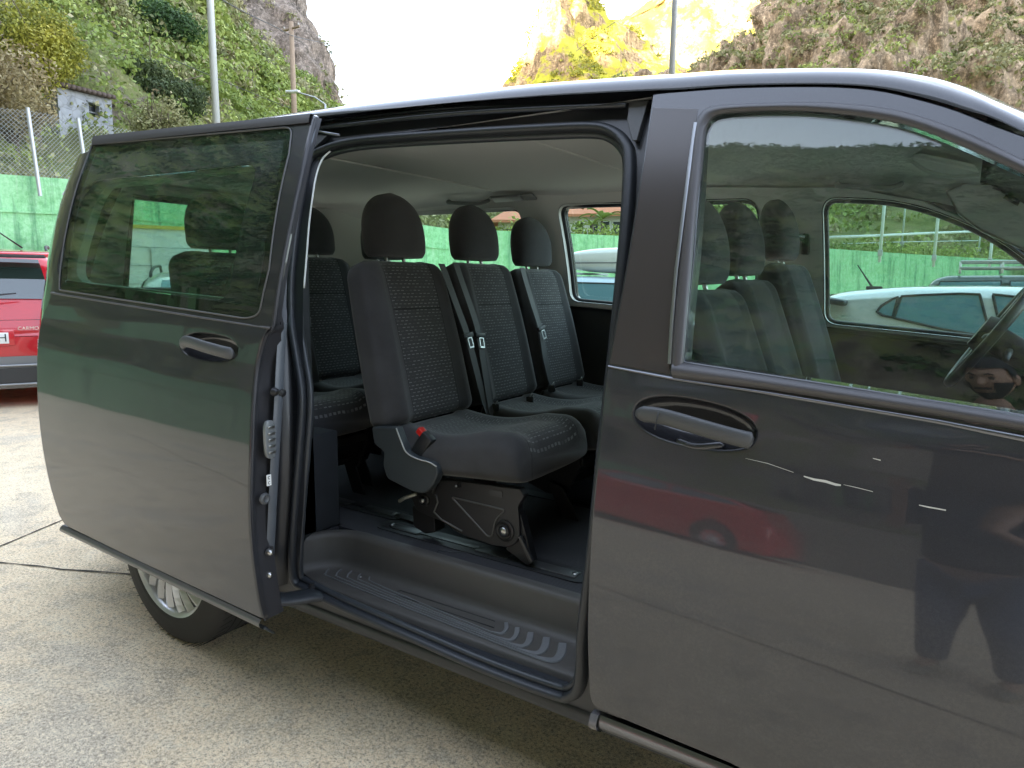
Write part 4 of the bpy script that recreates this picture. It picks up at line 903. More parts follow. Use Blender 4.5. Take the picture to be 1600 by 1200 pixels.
# ---- entry step -----------------------------------------------------------------------------------
ZF, ZS = .53, .42
def step():
    m = MB(); xr, xr2, xf = -1.15, -1.04, .02
    def ringpts(y0, z0): pass
    # riser, fillet and tread as one lofted sheet along x; cross-section (y,z) from floor lip to outer edge
    cs = [(.30, ZF+.004), (.272, ZF+.006), (.262, ZF), (.258, ZF-.012), (.252, ZS+.03), (.247, ZS+.012), (.236, ZS+.003), (.22, ZS), (.18, ZS-.001), (.14, ZS-.002), (.112, ZS-.003), (.106, ZS-.008), (.105, ZS-.03)]
    rings = []
    N = 46
    for i in range(N+1):
        x = xr2+.03+(xf-xr2-.03)*i/N; rings.append([(x, y, z) for y, z in cs])
    # rear end: sweep the same section round the corner
    a0 = []
    for k in range(1, 7):
        t = k/6*math.radians(78); cx, cyy = xr2+.03, .10
        r = []
        for y, z in cs:
            rad_ = y-cyy; r.append((cx-math.sin(t)*max(rad_, 0)*.9, cyy+math.cos(t)*rad_ if rad_ > 0 else y, z))
        a0.append(r)
    m.loft(a0[::-1]+rings, closed=False, cap=False)
    s = m.build('entry_step', PLAS, van, autos=60)
    # tread mould: front cover behind
    MB().add([(xf, .10, ZS-.01), (xf, .30, ZS-.01), (xf, .30, ZF), (xf, .10, ZF)], [(0, 1, 2, 3)]).build('step_end', PLAS, s, smooth=False)
    rb = MB()
    RM = simple('tread_rib', (.19, .195, .20), .5, bump=.5, bscale=900)
    # long ribs with a hooked front end, drawn from the photograph and raised 1.2 mm
    def z0(px, py): return atz(px, py, ZS+.0005)
    def zp(a, b): return tuple(atz(350+a*.3834, 640+b*.3834, ZS+.001)[:2])
    def rib(pts, ws):
        C_ = catmull([zp(*q) for q in pts], 4); m_ = len(C_); wl = np.interp(np.linspace(0, len(pts)-1, m_), range(len(ws)), ws); V = []
        for i, q in enumerate(C_):
            d = C_[min(i+1, m_-1)]-C_[max(i-1, 0)]; d /= np.linalg.norm(d)+1e-9; nn = np.array([-d[1], d[0]])*wl[i]/2; V += [(q[0]+nn[0], q[1]+nn[1], ZS-.001), (q[0]+nn[0]*.8, q[1]+nn[1]*.8, ZS+.0022), (q[0]-nn[0]*.8, q[1]-nn[1]*.8, ZS+.0022), (q[0]-nn[0], q[1]-nn[1], ZS-.001)]
        rb.add(V, [(4*i+k, 4*i+k+1, 4*i+k+5, 4*i+k+4) for i in range(m_-1) for k in range(3)])
    HK = [[(1150, 868), (1150, 893), (1130, 911), (1085, 904)], [(1196, 888), (1191, 918), (1165, 938), (1112, 926)], [(1250, 908), (1243, 942), (1215, 963), (1150, 947)], [(1315, 928), (1306, 968), (1272, 992), (1192, 972)], [(1380, 952), (1371, 998), (1335, 1020), (1242, 1000)]]
    for i, h in enumerate(HK):
        w = .011+.0030*i; r0 = (625-44*i, 712-6*i); rib(h, [w*1.1, w*1.15, w, .004]); rib([h[-1], ((h[-1][0]+r0[0])/2, (h[-1][1]+r0[1])/2+2), r0, (r0[0]-34, r0[1]-22), (r0[0]-12, r0[1]-46)], [.004, .004, .004, .005, .008])
    rb.build('tread_ribs', RM, s, smooth=False)
    fr = MB(); 
    fr.tube([(*zp(a_, b_), ZS+.0006) for a_, b_ in ((715, 735), (1105, 862), (1100, 888), (695, 752), (715, 735))], .0011, 5)
    fr.build('tread_outline', RUB, s)
    # lower rail channel between the step edge and the seal
    MB().box((-.55, .085, .375), (1.25, .05, .01)).build('rail_channel', BLK, s, smooth=False)
    MB().tube([(-1.1, .078, .388), (-.5, .078, .388), (-.28, .082, .387), (-.16, .093, .386), (-.03, .11, .385)], .0028, 8).build('guide_rail', STEEL, s)
    MB().tube([(-1.1, .100, .394), (-.45, .100, .394), (-.2, .104, .393)], .0018, 6).build('guide_rail', DSTEEL, s)
    for x in (-.80, -.58, -.36): MB().lathe([(0, .007), (.004, .006), (.005, .003), (.005, 0)], (x, .090, .381), 'Z', 12).build('screw', STEEL, s)
    for (x, y) in ((-.955, .215), (-.045, .135)): MB().lathe([(0, .004), (.002, .003), (.0022, 0)], (x, y, ZS), 'Z', 10).build('screw', STEEL, s)
step()
# ---- floor ---------------------------------------------------------------------------------------
def m_floor():
    t = NT('ribbed_mat'); c = t.coord('Object'); w = t.n('ShaderNodeTexWave'); w.wave_type = 'BANDS'; w.bands_direction = 'Y'; w.inputs['Scale'].default_value = 42; w.inputs['Distortion'].default_value = .4; w.inputs['Detail'].default_value = 2; t.l(c, w.inputs['Vector'])
    n = t.noise(c, 400, 3); d = t.noise(c, 6, 5, .7); b = t.mix(w.outputs['Fac'], (.018, .019, .022), (.060, .058, .066)); b = t.mix(t.ramp(n, [(.62, 0.), (.72, .4)]), b, (.16, .15, .15)); b = t.mix(t.ramp(d, [(.45, 0.), (.75, .2)]), b, (.10, .095, .09))
    t.bsdf(Base_Color=b, Roughness=.75, Normal=t.bump(w.outputs['Fac'], .5, .003)); return t.m
FLM = m_floor()
mb = MB(); mb.box((-1.25, 1.0, ZF-.02), (3.1, 1.4, .04)); fl = mb.build('floor_mat', FLM, van, smooth=False)
mb = MB(); mb.box((-2.02, .22, ZF-.02), (1.75, .20, .04)); mb.build('floor_edge', FLM, fl, smooth=False)
def rail(px, py0, L_, name='seat_rail'):
    p = atz(px, py0, ZF); r = MB(); r.prism(rounded([(p[0], p[1]-.045, .04), (p[0]+L_, p[1]-.045, .05), (p[0]+L_, p[1]+.045, .05), (p[0], p[1]+.045, .04)]), ZF+.0005, ZF+.004, lambda u, v, d: (u, v, d)); o = r.build(name, simple('rail_plate', (.028, .028, .03), .5), fl, smooth=False)
    for (a, w) in ((.02, .16), (.42, .12), (L_-.20, .16)): MB().box((p[0]+a+w/2, p[1]-.002, ZF+.0055), (w, .045, .003)).build('rail_cover', simple('rail_metal', (.12, .12, .12), .4, metal=.6), o, bevel=.001)
    MB().box((p[0]+L_/2, p[1], ZF+.0045), (L_-.1, .018, .003)).build('rail_slot', BLK, o, smooth=False)
    for a in (.05, L_-.05): MB().lathe([(0, .010), (.004, .009), (.004, 0)], (p[0]+a, p[1], ZF+.006), 'Z', 12).build('bolt', STEEL, o)
    return p
rail(597, 818, .82); p = rail(500, 775, .45)
for yy in (1.0, 1.5): 
    MB().box((-.66, yy, ZF+.002), (.8, .06, .004)).build('seat_rail', BLK, fl, smooth=False)
# mat seam in front of the near rail
MB().tube([atz(845-40, 868, ZF+.001), atz(700, 862, ZF+.001), atz(684, 860, ZF+.001), atz(680, 868, ZF+.001)], .002, 5).build('mat_seam', BLK, fl)

# ---- far side, roof, tail ------------------------------------------------------------------------
farpx = Sfar(.06)
def fxz(pts): return pxz(pts, farpx)
zt_, zb_ = 1.735, 1.275
w_mid = rounded([(-1.055, 1.285, .05), (-.15, 1.235, .06), (-.12, 1.72, .07), (-1.065, 1.745, .06)], 6)
w_rear = rounded([(-2.38, 1.36, .10), (-1.275, 1.30, .07), (-1.285, 1.745, .06), (-2.33, 1.755, .10)], 6)
w_front = rounded([(.135, 1.222, .05), (.98, 1.165, .05), (.86, 1.40, .10), (.66, 1.57, .15), (.40, 1.685, .12), (.118, 1.712, .06)], 6)
side_out = [(-2.86, .34), (1.15, .34), (1.15, 1.2), (.95, 1.40), (.70, 1.60), (.50, 1.71), (.2, 1.78), (-.5, 1.845), (-1.6, 1.885), (-2.7, 1.89), (-2.80, 1.6), (-2.86, 1.3)]
far = panel('far_side_panel', side_out, Sfar(0), VANP, van, holes=[w_mid, w_rear, w_front], th=.02, rim=.004, sgn=1, grid=.08, step=.03)
in_out = [(-2.80, ZF), (1.0, ZF), (1.08, 1.10), (.90, 1.38), (.66, 1.58), (.45, 1.685), (.2, 1.745), (-.5, 1.79), (-1.6, 1.80), (-2.7, 1.80), (-2.76, 1.5)]
def split(poly, zc, up):
    out = []
    P = resample(poly, .05); n = len(P)
    for i in range(n):
        a, b = P[i], P[(i+1) % n]; za, zb = a[1]-zc(a[0]), b[1]-zc(b[0])
        if (za >= 0) == up: out.append(a)
        if (za >= 0) != (zb >= 0): t = za/(za-zb); out.append(a+(b-a)*t)
    return out
zl = lambda x: 1.215-.05*x if x < 0 else 1.215-.07*x
panel('upper_side_trim', split(in_out, zl, True), Sfar(.062), TRIML, far, holes=[w_mid, w_rear, w_front], th=-.036, rim=.004, sgn=-1, grid=.08)
panel('lower_side_trim', split(in_out, zl, False), Sfar(.085), TRIMD, far, th=-.03, rim=.012, sgn=-1, grid=.08)
for nm, w, g_ in (('window_glass', w_mid, G_FAR), ('window_glass', w_rear, G_FAR), ('window_glass', w_front, G_FAR)):
    plate(nm, w, Sfar(.02), g_, far, sgn=1)
    P = [(x, float(Sfar(.058)(x, z)), z) for x, z in resample(w, .03)]; MB().tube(P, .014, 8, closed=True, flat=1.1).build('window_rubber', RUB, far)
# front far window: division bar and waist cap
MB().box((.46, WID-.10, 1.175), (.95, .03, .035), Matrix.Rotation(rad(3.5), 3, 'Y')).build('waist_cap', TRIMD, far, bevel=.008)
# near rear quarter
q_out = [(-2.86, .42), (-2.2, .42), (-1.165, .36), (-1.165, 1.88), (-2.70, 1.89), (-2.80, 1.6), (-2.86, 1.3)]
w_q = rounded([(-2.42, 1.36, .10), (-1.30, 1.31, .07), (-1.30, 1.74, .06), (-2.36, 1.755, .10)], 6)
wx, wz, wr = -1.795, .355, .355
arch = [(wx+.43*math.cos(a), max(.40, wz+.40*math.sin(a))) for a in np.linspace(math.pi*.95, math.pi*.05, 22)]
q_out = [(-2.86, .42)]+[(wx-.43, .42)]+arch+[(wx+.43, .40), (-1.165, .36), (-1.165, 1.88), (-2.70, 1.89), (-2.80, 1.6), (-2.86, 1.3)]
quarter = panel('rear_quarter_panel', q_out, S0, VANP, van, holes=[w_q], th=.02, rim=.004, grid=.08)
plate('window_glass', w_q, Soff(.015), G_DARK, quarter)
qi = [(-2.78, ZF), (-1.10, ZF), (-1.10, 1.2), (-1.14, 1.74), (-1.3, 1.80), (-2.7, 1.80), (-2.76, 1.5)]
panel('quarter_trim', split(qi, zl, True), Soff(.075), TRIML, quarter, holes=[w_q], th=-.03, rim=.004, sgn=1, grid=.08)
panel('quarter_trim', split(qi, zl, False), Soff(.10), TRIMD, quarter, th=-.03, rim=.004, sgn=1, grid=.08)
# c pillar return behind the seal and carpeted box
MB().box((-1.165, .16, 1.0), (.04, .10, 1.2)).build('pillar_return', TRIMD, quarter, bevel=.01)
a = atx(505, 838, -1.12); MB().box((-1.24, .20, .70), (.19, .22, .34)).build('carpet_box', simple('carpet', (.022, .026, .032), .95, bump=.8, bscale=500), quarter, bevel=.01)
# tailgate
def tail():
    wy0, wy1, wz0, wz1 = .50, 1.42, 1.31, 1.765
    X = lambda z: -2.895+.16*max(0, z-1.25)/.6
    def skin_(off, zs, inset):
        m = MB(); rows = []
        for z in zs:
            y0 = float(S0(-2.855, z))+inset; T = (0, .05, .12, .22, .36, .55, .8, 1); c = [y0+(wy0-y0)*t for t in T]+list(np.linspace(wy0, wy1, 8)[1:-1]); c += [WID-q for q in [y0+(WID-wy1-y0)*t for t in T]][::-1]
            rows.append([(X(z)+off+.07*math.exp(-min(y-y0, WID-y0-y)/.05), y, z) for y in c])
        n = len(rows[0]); V = [q for r in rows for q in r]; F = []
        for i in range(len(rows)-1):
            for k in range(n-1):
                yc = (rows[i][k][1]+rows[i][k+1][1])/2; zc = (zs[i]+zs[i+1])/2
                if wy0-.001 < yc < wy1+.001 and wz0 < zc < wz1: continue
                F.append((i*n+k, i*n+k+1, (i+1)*n+k+1, (i+1)*n+k))
        m.add(V, F); return m
    zs = sorted(list(np.linspace(.42, 1.89, 22))+[wz0, wz1])
    tg = skin_(0, zs, 0).build('tailgate', VANP, van, autos=60)
    skin_(.055, [z for z in zs if .52 < z < 1.84], .06).build('tailgate_trim', TRIML, tg, autos=60)
    P = rounded([(wy0, wz0, .02), (wy1, wz0, .02), (wy1, wz1, .02), (wy0, wz1, .02)]); m = MB(); m.add([(X(z)+.01, y, z) for y, z in P], [tuple(range(len(P)))]); m.build('window_glass', G_CLEAR, tg, smooth=False)
    MB().tube([(X(z)+.04, y, z) for y, z in P], .022, 8, closed=True).build('window_rubber', RUB, tg)
tail()
# roof skin: side rail, gutter, top
gut_px = [(478, 184.5), (600, 171), (700, 161), (850, 150), (1000, 142), (1060, 140), (1150, 134), (1276, 131.5), (1364, 136), (1431, 149.5), (1499, 169), (1600, 207)]
sil_px = [(478, 174), (600, 158), (700, 147), (850, 130), (1000, 119), (1060, 115), (1150, 109), (1276, 106), (1364, 108), (1431, 116), (1499, 133), (1600, 176)]
SG = Soff(-.002)
G3 = [on(p[0], p[1], SG) for p in gut_px]; T3 = [aty(p[0], p[1], g_[1]+.075) for p, g_ in zip(sil_px, G3)]
# extend backwards and forwards
gx_ = [-2.72, -2.2, -1.6]; z_at = lambda pts, x: float(np.interp(x, [p[0] for p in pts], [p[2] for p in pts]))
G3 = [np.array([x, float(SG(x, 1.885)), 1.885+.0]) for x in gx_]+G3; T3 = [np.array([x, G3[i][1]+.075, 1.925]) for i, x in enumerate(gx_)]+T3
ext = [(1.0, 1.44, .17, .22), (1.25, 1.25, .16, .22), (1.5, 1.14, .16, .20)]
for (x, z, y, yt) in ext[:3]: G3.append(np.array([x-.05, y, z])); T3.append(np.array([x, y+.06, z+.05]))
Gs = catmull(G3, 4); Ts = catmull(T3, 4); rings = []
for g_, t_ in zip(Gs, Ts):
    c1 = np.array([g_[0], g_[1]+.004, g_[2]+(t_[2]-g_[2])*.55]); r = []
    for k in range(8):
        s_ = k/7; r.append((1-s_)**2*g_+2*s_*(1-s_)*c1+s_*s_*t_)
    h = t_; 
    for k in range(1, 13):
        s_ = k/12; y = h[1]+(WID-2*h[1])*s_; r.append(np.array([h[0]+(.10*math.sin(math.pi*s_) if h[0] > .4 else 0), y, h[2]+.035*math.sin(math.pi*s_)**.7]))
    rr = list(r)
    for k in range(6, -1, -1): q = r[k].copy(); q[1] = WID-q[1]; rr.append(q)
    rings.append(rr)
nroof = sum(1 for g_ in Gs if g_[0] < .78)
rails_ = [r for r in rings]
MB().loft(rings[:nroof], closed=False, cap=False).build('roof', VANP, van, autos=60)
# near / far A pillars and windscreen from the remaining rings
A = MB(); A.loft([r[:9] for r in rings[nroof-1:]], closed=False, cap=False); A.build('windscreen_pillar', VANP, van, autos=60)
A = MB(); A.loft([r[-8:] for r in rings[nroof-1:]], closed=False, cap=False); A.build('windscreen_pillar', VANP, van, autos=60)
A = MB(); A.loft([[tuple(np.array(q)+np.array([0, 0, -.004])) for q in r[7:-6]] for r in rings[nroof-1:]], closed=False, cap=False); A.build('windscreen', G_CLEAR, van)
# gutter: black line then painted cant rail above the opening
roofp = [o for o in bpy.data.objects if o.name == 'roof'][0]
MB().tube([(p[0], p[1]+.004, p[2]-.002) for p in Gs], .0065, 8).build('roof_gutter', RUB, roofp)
crl = [((480, 187), (480, 193)), ((600, 174), (600, 181)), ((700, 164), (700, 172)), ((850, 154), (850, 163)), ((1000, 146), (1000, 157)), ((1014, 145), (1012, 160))]
band('cant_rail', [a for a, b in crl], [b for a, b in crl], Soff(.01), BLK, roofp, d=.001, bulge=.004)
rj = [on(1029, 143, SG), aty(1031, 131, G3[7][1]+.03), aty(1033, 121, G3[7][1]+.07)]
MB().tube([(p[0], p[1]-.002, p[2]) for p in rj], .003, 6).build('roof_joint', RUB, roofp)
rj = [on(1040, 142, SG), aty(1042, 130, G3[7][1]+.03), aty(1044, 120, G3[7][1]+.07)]
MB().tube([(p[0], p[1]-.002, p[2]) for p in rj], .002, 6).build('roof_joint', RUB, roofp)
# headliner
hl = []
for x in np.linspace(-2.76, .62, 24):
    zc = 1.80-(.0 if x < .1 else .30*(x-.1)**2)+(.01 if x < -1 else 0); ya = .24+.0; r = []
    ks = .12 if -1.15 < x < .05 else 1.
    for (y, dz) in ((ya-.02, -.075*ks), (ya, -.045*ks), (ya+.03, -.02*ks), (ya+.08, -.003), (ya+.16, .004), (.6, .012), (.95, .016), (1.3, .012), (WID-ya-.16, .004), (WID-ya-.08, -.003), (WID-ya-.03, -.02), (WID-ya, -.045), (WID-ya+.02, -.075)): r.append((x, y, zc+dz))
    hl.append(r)
HLN = MB().loft(hl, closed=False, cap=False).build('headliner', HEADL, van)
for x in (-1.35, -.55): MB().tube([(x, y, 1.813) for y in np.linspace(.35, 1.55, 12)], .004, 6).build('headliner_seam', TRIML, HLN)
# grab handle, vents, courtesy lamps
def grab(px0, px1, py, y, drop=.03, name='grab_handle', mt=None):
    a, b = aty(px0, py, y), aty(px1, py, y); P = [(a[0], y, a[2]+.012), (a[0]+.01, y-.03, a[2]), (a[0]+.04, y-.045, a[2]-drop*.2), ((a[0]+b[0])/2, y-.05, (a[2]+b[2])/2-drop*.25), (b[0]-.04, y-.045, b[2]-drop*.2), (b[0]-.01, y-.03, b[2]), (b[0], y, b[2]+.012)]
    return MB().tube(catmull(P, 4), .010, 8).build(name, mt or PLGL, HLN)
PLGL = simple('pale_grey_plastic', (.30, .31, .31), .5)
grab(703, 764, 317, 1.62); grab(1308, 1408, 292, 1.60)
def ceil_item(name, cx, cy_, w, h, px, py, y):
    a = aty(px, py, y); return MB().box((a[0], y, a[2]), (w, h, .012), Matrix.Rotation(rad(-22), 3, 'X')).build(name, PLGL, HLN, bevel=.004)
ceil_item('air_vent', 0, 0, .17, .05, 792, 310, 1.58)
ceil_item('reading_lamp', 0, 0, .10, .05, 822, 308, 1.6)
# front courtesy lamp / visor mount and A pillar trim with airbag tag
rl = [on_ for on_ in [aty(1424, 252, 1.25), aty(1450, 268, 1.25), aty(1490, 276, 1.25), aty(1530, 274, 1.25)]]
MB().tube(catmull([tuple(p) for p in rl], 5), .006, 8).build('sun_visor_frame', simple('visor_edge', (.6, .62, .62), .4), HLN)
vz = [aty(1424, 246, 1.25), aty(1530, 270, 1.25), aty(1520, 262, 1.05), aty(1440, 245, 1.05)]
MB().add([tuple(p) for p in vz]+[tuple(np.array(p)+np.array([0, 0, .01])) for p in vz], [(0, 1, 2, 3), (4, 5, 6, 7), (0, 1, 5, 4), (1, 2, 6, 5), (2, 3, 7, 6), (3, 0, 4, 7)]).build('sun_visor', TRIML, HLN)
at = pxz([(1497, 335), (1478, 300), (1508, 286), (1552, 288), (1640, 340), (1700, 400), (1680, 440), (1600, 392), (1532, 362)], Sfar(.10))
ao = panel('a_pillar_trim', at, Sfar(.10), TRIML, far, th=-.03, rim=.006, sgn=-1)
tg_ = [on(p[0], p[1], Sfar(.104)) for p in rounded([(1550, 322, 9), (1578, 327, 9), (1582, 342, 9), (1556, 338, 9)], 5)]
MB().tube([tuple(p) for p in tg_], .0022, 6, closed=True).build('airbag_tag', PLGL, ao)
cl = [on(p[0], p[1], Sfar(.13)) for p in [(1553, 291), (1566, 296), (1590, 310), (1592, 318), (1570, 306)]]
MB().tube([tuple(p) for p in cl], .009, 8).build('sun_visor_clip', BLK, ao)
# far b pillar belt guide
bpp = on(1260, 372, Sfar(.09)); MB().box((bpp[0], bpp[1], bpp[2]), (.03, .03, .13)).build('belt_guide', PLB, far, bevel=.006)
ft = aty(1255, 372, 1.64); MB().tube([tuple(ft), (ft[0]-.06, 1.60, ft[2]+.02)], .012, 8).build('belt_anchor', BLK, far)
# ---- seats -----------------------------------------------------------------------------------------
def m_fabric(name, pattern, hw=.125, seam=True, cushion=False, base=(.056, .056, .060)):
    t = NT(name); c = t.coord('Object'); sx = t.n('ShaderNodeSeparateXYZ'); t.l(c, sx.inputs[0]); X, Y, Z = sx.outputs
    weave = t.noise(c, 900, 2, .7); soft = t.noise(c, 8, 4, .6)
    b = t.mix(t.ramp(soft, [(.3, 0.), (.7, 1.)]), tuple(x*.8 for x in base), tuple(x*1.25 for x in base)); b = t.mix(t.ramp(weave, [(.35, .5), (.6, 0.)]), b, tuple(x*.55 for x in base))
    ht = weave
    if pattern:
        V = X if cushion else Z
        wob = t.math('MULTIPLY', t.math('SUBTRACT', t.noise(c, 25, 2), .5), .35)
        v = t.math('ADD', t.math('MULTIPLY', V, 1/.0118), wob); row = t.math('FLOOR', v); fv = t.math('FRACT', v)
        wn_ = t.n('ShaderNodeTexWhiteNoise'); wn_.noise_dimensions = '1D'; t.l(row, wn_.inputs['W'])
        u = t.math('ADD', t.math('MULTIPLY', Y, 1/.0215), t.math('ADD', t.math('MULTIPLY', row, .5), t.math('MULTIPLY', wn_.outputs['Value'], .3))); fu = t.math('FRACT', u); cell = t.math('ADD', t.math('FLOOR', u), t.math('MULTIPLY', row, 17.3))
        w2 = t.n('ShaderNodeTexWhiteNoise'); w2.noise_dimensions = '1D'; t.l(cell, w2.inputs['W'])
        dash = t.math('MULTIPLY', t.math('LESS_THAN', fv, .24 if not cushion else .27), t.math('LESS_THAN', fu, .62)); dash = t.math('MULTIPLY', dash, t.ramp(w2.outputs['Value'], [(.15, .2), (.5, 1.)]))
        inside = t.math('LESS_THAN', t.math('ABSOLUTE', Y), hw)
        if cushion: inside = t.math('MULTIPLY', inside, t.math('LESS_THAN', -0.0, t.math('ADD', X, -.02)))
        dash = t.math('MULTIPLY', dash, inside); b = t.mix(t.math('MULTIPLY', inside, .5), b, tuple(x*.62 for x in base)); b = t.mix(t.math('MULTIPLY', dash, .85), b, (.225, .23, .235))
        # seams
        sm = t.math('LESS_THAN', t.math('ABSOLUTE', t.math('SUBTRACT', t.math('ABSOLUTE', Y), hw)), .0022)
        if seam and not cushion: sm = t.math('MAXIMUM', sm, t.math('MULTIPLY', inside, t.math('LESS_THAN', t.math('ABSOLUTE', t.math('SUBTRACT', Z, .385)), .0035)))
        b = t.mix(t.math('MULTIPLY', sm, .8), b, (.006, .006, .007)); ht = t.math('SUBTRACT', t.math('MULTIPLY', weave, .15), sm)
    bs = t.bsdf(Base_Color=b, Roughness=.9, Specular_IOR_Level=.2, Sheen_Weight=.35, Sheen_Roughness=.5, Normal=t.bump(ht, .5, .004)); return t.m
FAB = m_fabric('seat_cloth', False); FABB = m_fabric('seat_cloth_back', True); FABC = m_fabric('seat_cloth_cushion', True, .15, cushion=True); FABH = m_fabric('headrest_cloth', False, base=(.042, .042, .046))
def se(t, p): c = math.cos(t); s = math.sin(t); return abs(c)**(2/p)*(1 if c >= 0 else -1), abs(s)**(2/p)*(1 if s >= 0 else -1)
def back_mesh(W0=.238, H=.565, T=.066):
    n = 56; rings = []; K = 40
    for k in range(K+1):
        v = k/K; z = H*v; w = W0*(1.0-.10*v**2.2); th = T*(1.03-.14*v)
        top = 1.0
        if v > .90: q = (v-.90)/.10; top = math.sqrt(max(0, 1-q*q)); w *= .74+.26*top; th *= .25+.75*top
        if v < .05: q = 1-v/.05; w *= 1-.05*q*q; th *= 1-.35*q*q
        r = []
        for j in range(n):
            a = 2*math.pi*j/n; cx, sy = se(a, 4.2); x = cx*th; y = sy*w
            if cx > 0:
                bol = max(0, (abs(y)/w-.58)/.42); hump = .020*math.sin(min(1, bol*1.25)*math.pi)*(1-.4*v); x += hump*cx-.006*cx
                x += .006*math.sin(v*math.pi)*cx
                gro = math.exp(-((z-.385)/.008)**2)*(abs(y) < .55*w); x -= .006*gro*cx
                gs = math.exp(-((abs(y)-.125)/.006)**2); x -= .004*gs*cx
            r.append((x, y, z))
        rings.append(r)
    return rings
def head_mesh():
    rings = []; K = 26; n = 40
    for k in range(K+1):
        v = k/K; z = -.005+.224*v
        w = .142*(1 if v < .15 else 1)*math.sqrt(max(.0, 1-max(0, (v-.30)/.70)**2.6)) if v > .30 else .142
        w = max(w, .012); w *= (1-.10*(1-v/.12)**2) if v < .12 else 1; w*= 1-.06*v
        th = .058*math.sqrt(max(.03, 1-(abs(v-.38)/.64)**2.6)) if v > .38 else .058*(1-.22*(1-v/.38)**2)
        th = max(th, .010); cx_ = -.020*v**2+.004
        if v < .08: th *= .86+.14*v/.08
        rings.append([(cx_+se(2*math.pi*j/n, 2.7)[0]*th, se(2*math.pi*j/n, 2.7)[1]*w, z) for j in range(n)])
    return rings
def cushion_mesh(W0=.235, Lc=.50, T=.158):
    # local x forward from the back hinge, z up, top at z=0
    rings = []; K = 40; n = 52
    for k in range(K+1):
        u = k/K; x = -.02+Lc*u; w = W0*(.93+.07*min(1, u*3)); top = .0-.028*math.sin(min(1, u*1.4)*math.pi)*1.0+.012*u; bot = -T*(1-.12*u)
        if u > .86: q = (u-.86)/.14; s_ = math.sqrt(max(0, 1-q*q)); top = top-(1-s_)*.075; bot = bot+(1-s_)*.012; w *= .90+.10*s_
        c_ = (top+bot)/2; h = (top-bot)/2; r = []
        for j in range(n):
            a = 2*math.pi*j/n; cy_, sz = se(a, 4.); y = cy_*w; z = c_+sz*h
            if sz > 0:
                e = abs(y)/w; z += sz*(.016*math.sin(max(0, min(1, (e-.55)/.45))*math.pi)-.006*(e < .55)); z -= .004*math.exp(-((abs(y)-.15)/.006)**2)*sz
            r.append((x, y, z))
        rings.append(r)
    return rings
def me_of(mb, name):
    me = bpy.data.meshes.new(name); me.from_pydata(mb.v, [], mb.f); me.update(); bm = bmesh.new(); bm.from_mesh(me); bmesh.ops.recalc_face_normals(bm, faces=bm.faces); bm.to_mesh(me); bm.free(); return me
BACK = me_of(MB().loft(back_mesh()), 'backrest'); HEAD = me_of(MB().loft(head_mesh()), 'headrest'); CUSH = me_of(MB().loft(cushion_mesh()), 'cushion')
for m_, mt in ((BACK, FABB), (HEAD, FABH), (CUSH, FABC)): m_.materials.append(mt); m_.polygons.foreach_set('use_smooth', [True]*len(m_.polygons))
BACKF = BACK.copy(); BACKF.materials.clear(); BACKF.materials.append(m_fabric('front_seat_cloth_shaded', False, base=(.020, .021, .024)))  # front backs: plain cloth darkened, cabin shade behind the glass put into the colour
POSTM = me_of(MB().tube([(0, 0, -.06), (0, 0, .02)], .0065, 10), 'headrest_post'); POSTM.materials.append(STEEL); POSTM.polygons.foreach_set('use_smooth', [True]*len(POSTM.polygons))
def put(name, me, parent, M):
    o = bpy.data.objects.new(name, me); COL.objects.link(o); o.parent = parent; o.matrix_local = M; return o
def seat(x, y, z, rec, label=None, wsc=1., hz=.005, frame=True, lab=None, zs=1.):
    BACK = globals()['BACK'] if x < 0 else BACKF
    """x,z: hinge line of the back cushion; rec recline in radians"""
    s = empty('seat', (x, y, z), parent=van)
    if label: s['label'] = label
    MW = Matrix.Scale(wsc, 4, (0, 1, 0)); R_ = Matrix.Rotation(-rec, 4, 'Y')
    b = put('backrest', BACK, s, Matrix.Translation((-.055, 0, -.01)) @ R_ @ MW @ Matrix.Scale(zs, 4, (0, 0, 1)))
    H = .565*zs
    h = put('headrest', HEAD, s, Matrix.Translation((-.055, 0, -.01)) @ R_ @ Matrix.Translation((.004, 0, H+.016+hz)) @ Matrix.Rotation(rec*.75, 4, 'Y'))
    for q_ in (-.045, .045): put('headrest_post', POSTM, s, Matrix.Translation((-.055, 0, -.01)) @ R_ @ Matrix.Translation((0, q_, H+.03+hz)))
    put('cushion', CUSH, s, Matrix.Translation((0, 0, 0)) @ Matrix.Rotation(rad(-1.5), 4, 'Y') @ MW)
    if frame:
        m = MB(); w = .20*wsc
        for yy in (-w, w): m.prism([(.02, -.12), (.40, -.11), (.42, -.18), (.36, -.30), (.28, -.30), (.10, -.24), (.0, -.18)], yy-.008, yy+.008, lambda u, v, d: (u, d, v))
        m.tube([(.05, -w, -.17), (.05, w, -.17)], .016, 10); m.tube([(.33, -w, -.27), (.33, w, -.27)], .016, 10); m.box((.24, 0, -.165), (.36, w*1.9, .03))
        for yy in (-w, w): m.prism([(-.02, -.20), (.06, -.20), (.08, ZF-z+.0), (-.05, ZF-z)], yy-.03, yy-.022, lambda u, v, d: (u, d, v)); m.prism([(.30, -.25), (.36, -.26), (.43, ZF-z), (.36, ZF-z)], yy-.03, yy-.022, lambda u, v, d: (u, d, v))
        m.build('seat_frame', DSTEEL, s, smooth=False, bevel=.002)
    return s
RX, RZ, REC = -.905, .905, rad(14.0)
s1 = seat(RX, .555, RZ, REC, 'middle row seat nearest the open door, with the red buckle', frame=False)
s2 = seat(RX, 1.035, RZ, REC, 'centre seat of the middle row', .94, zs=1.01)
s3 = seat(RX, 1.48, RZ, REC, 'middle row seat beside the far window', .94, zs=.985)
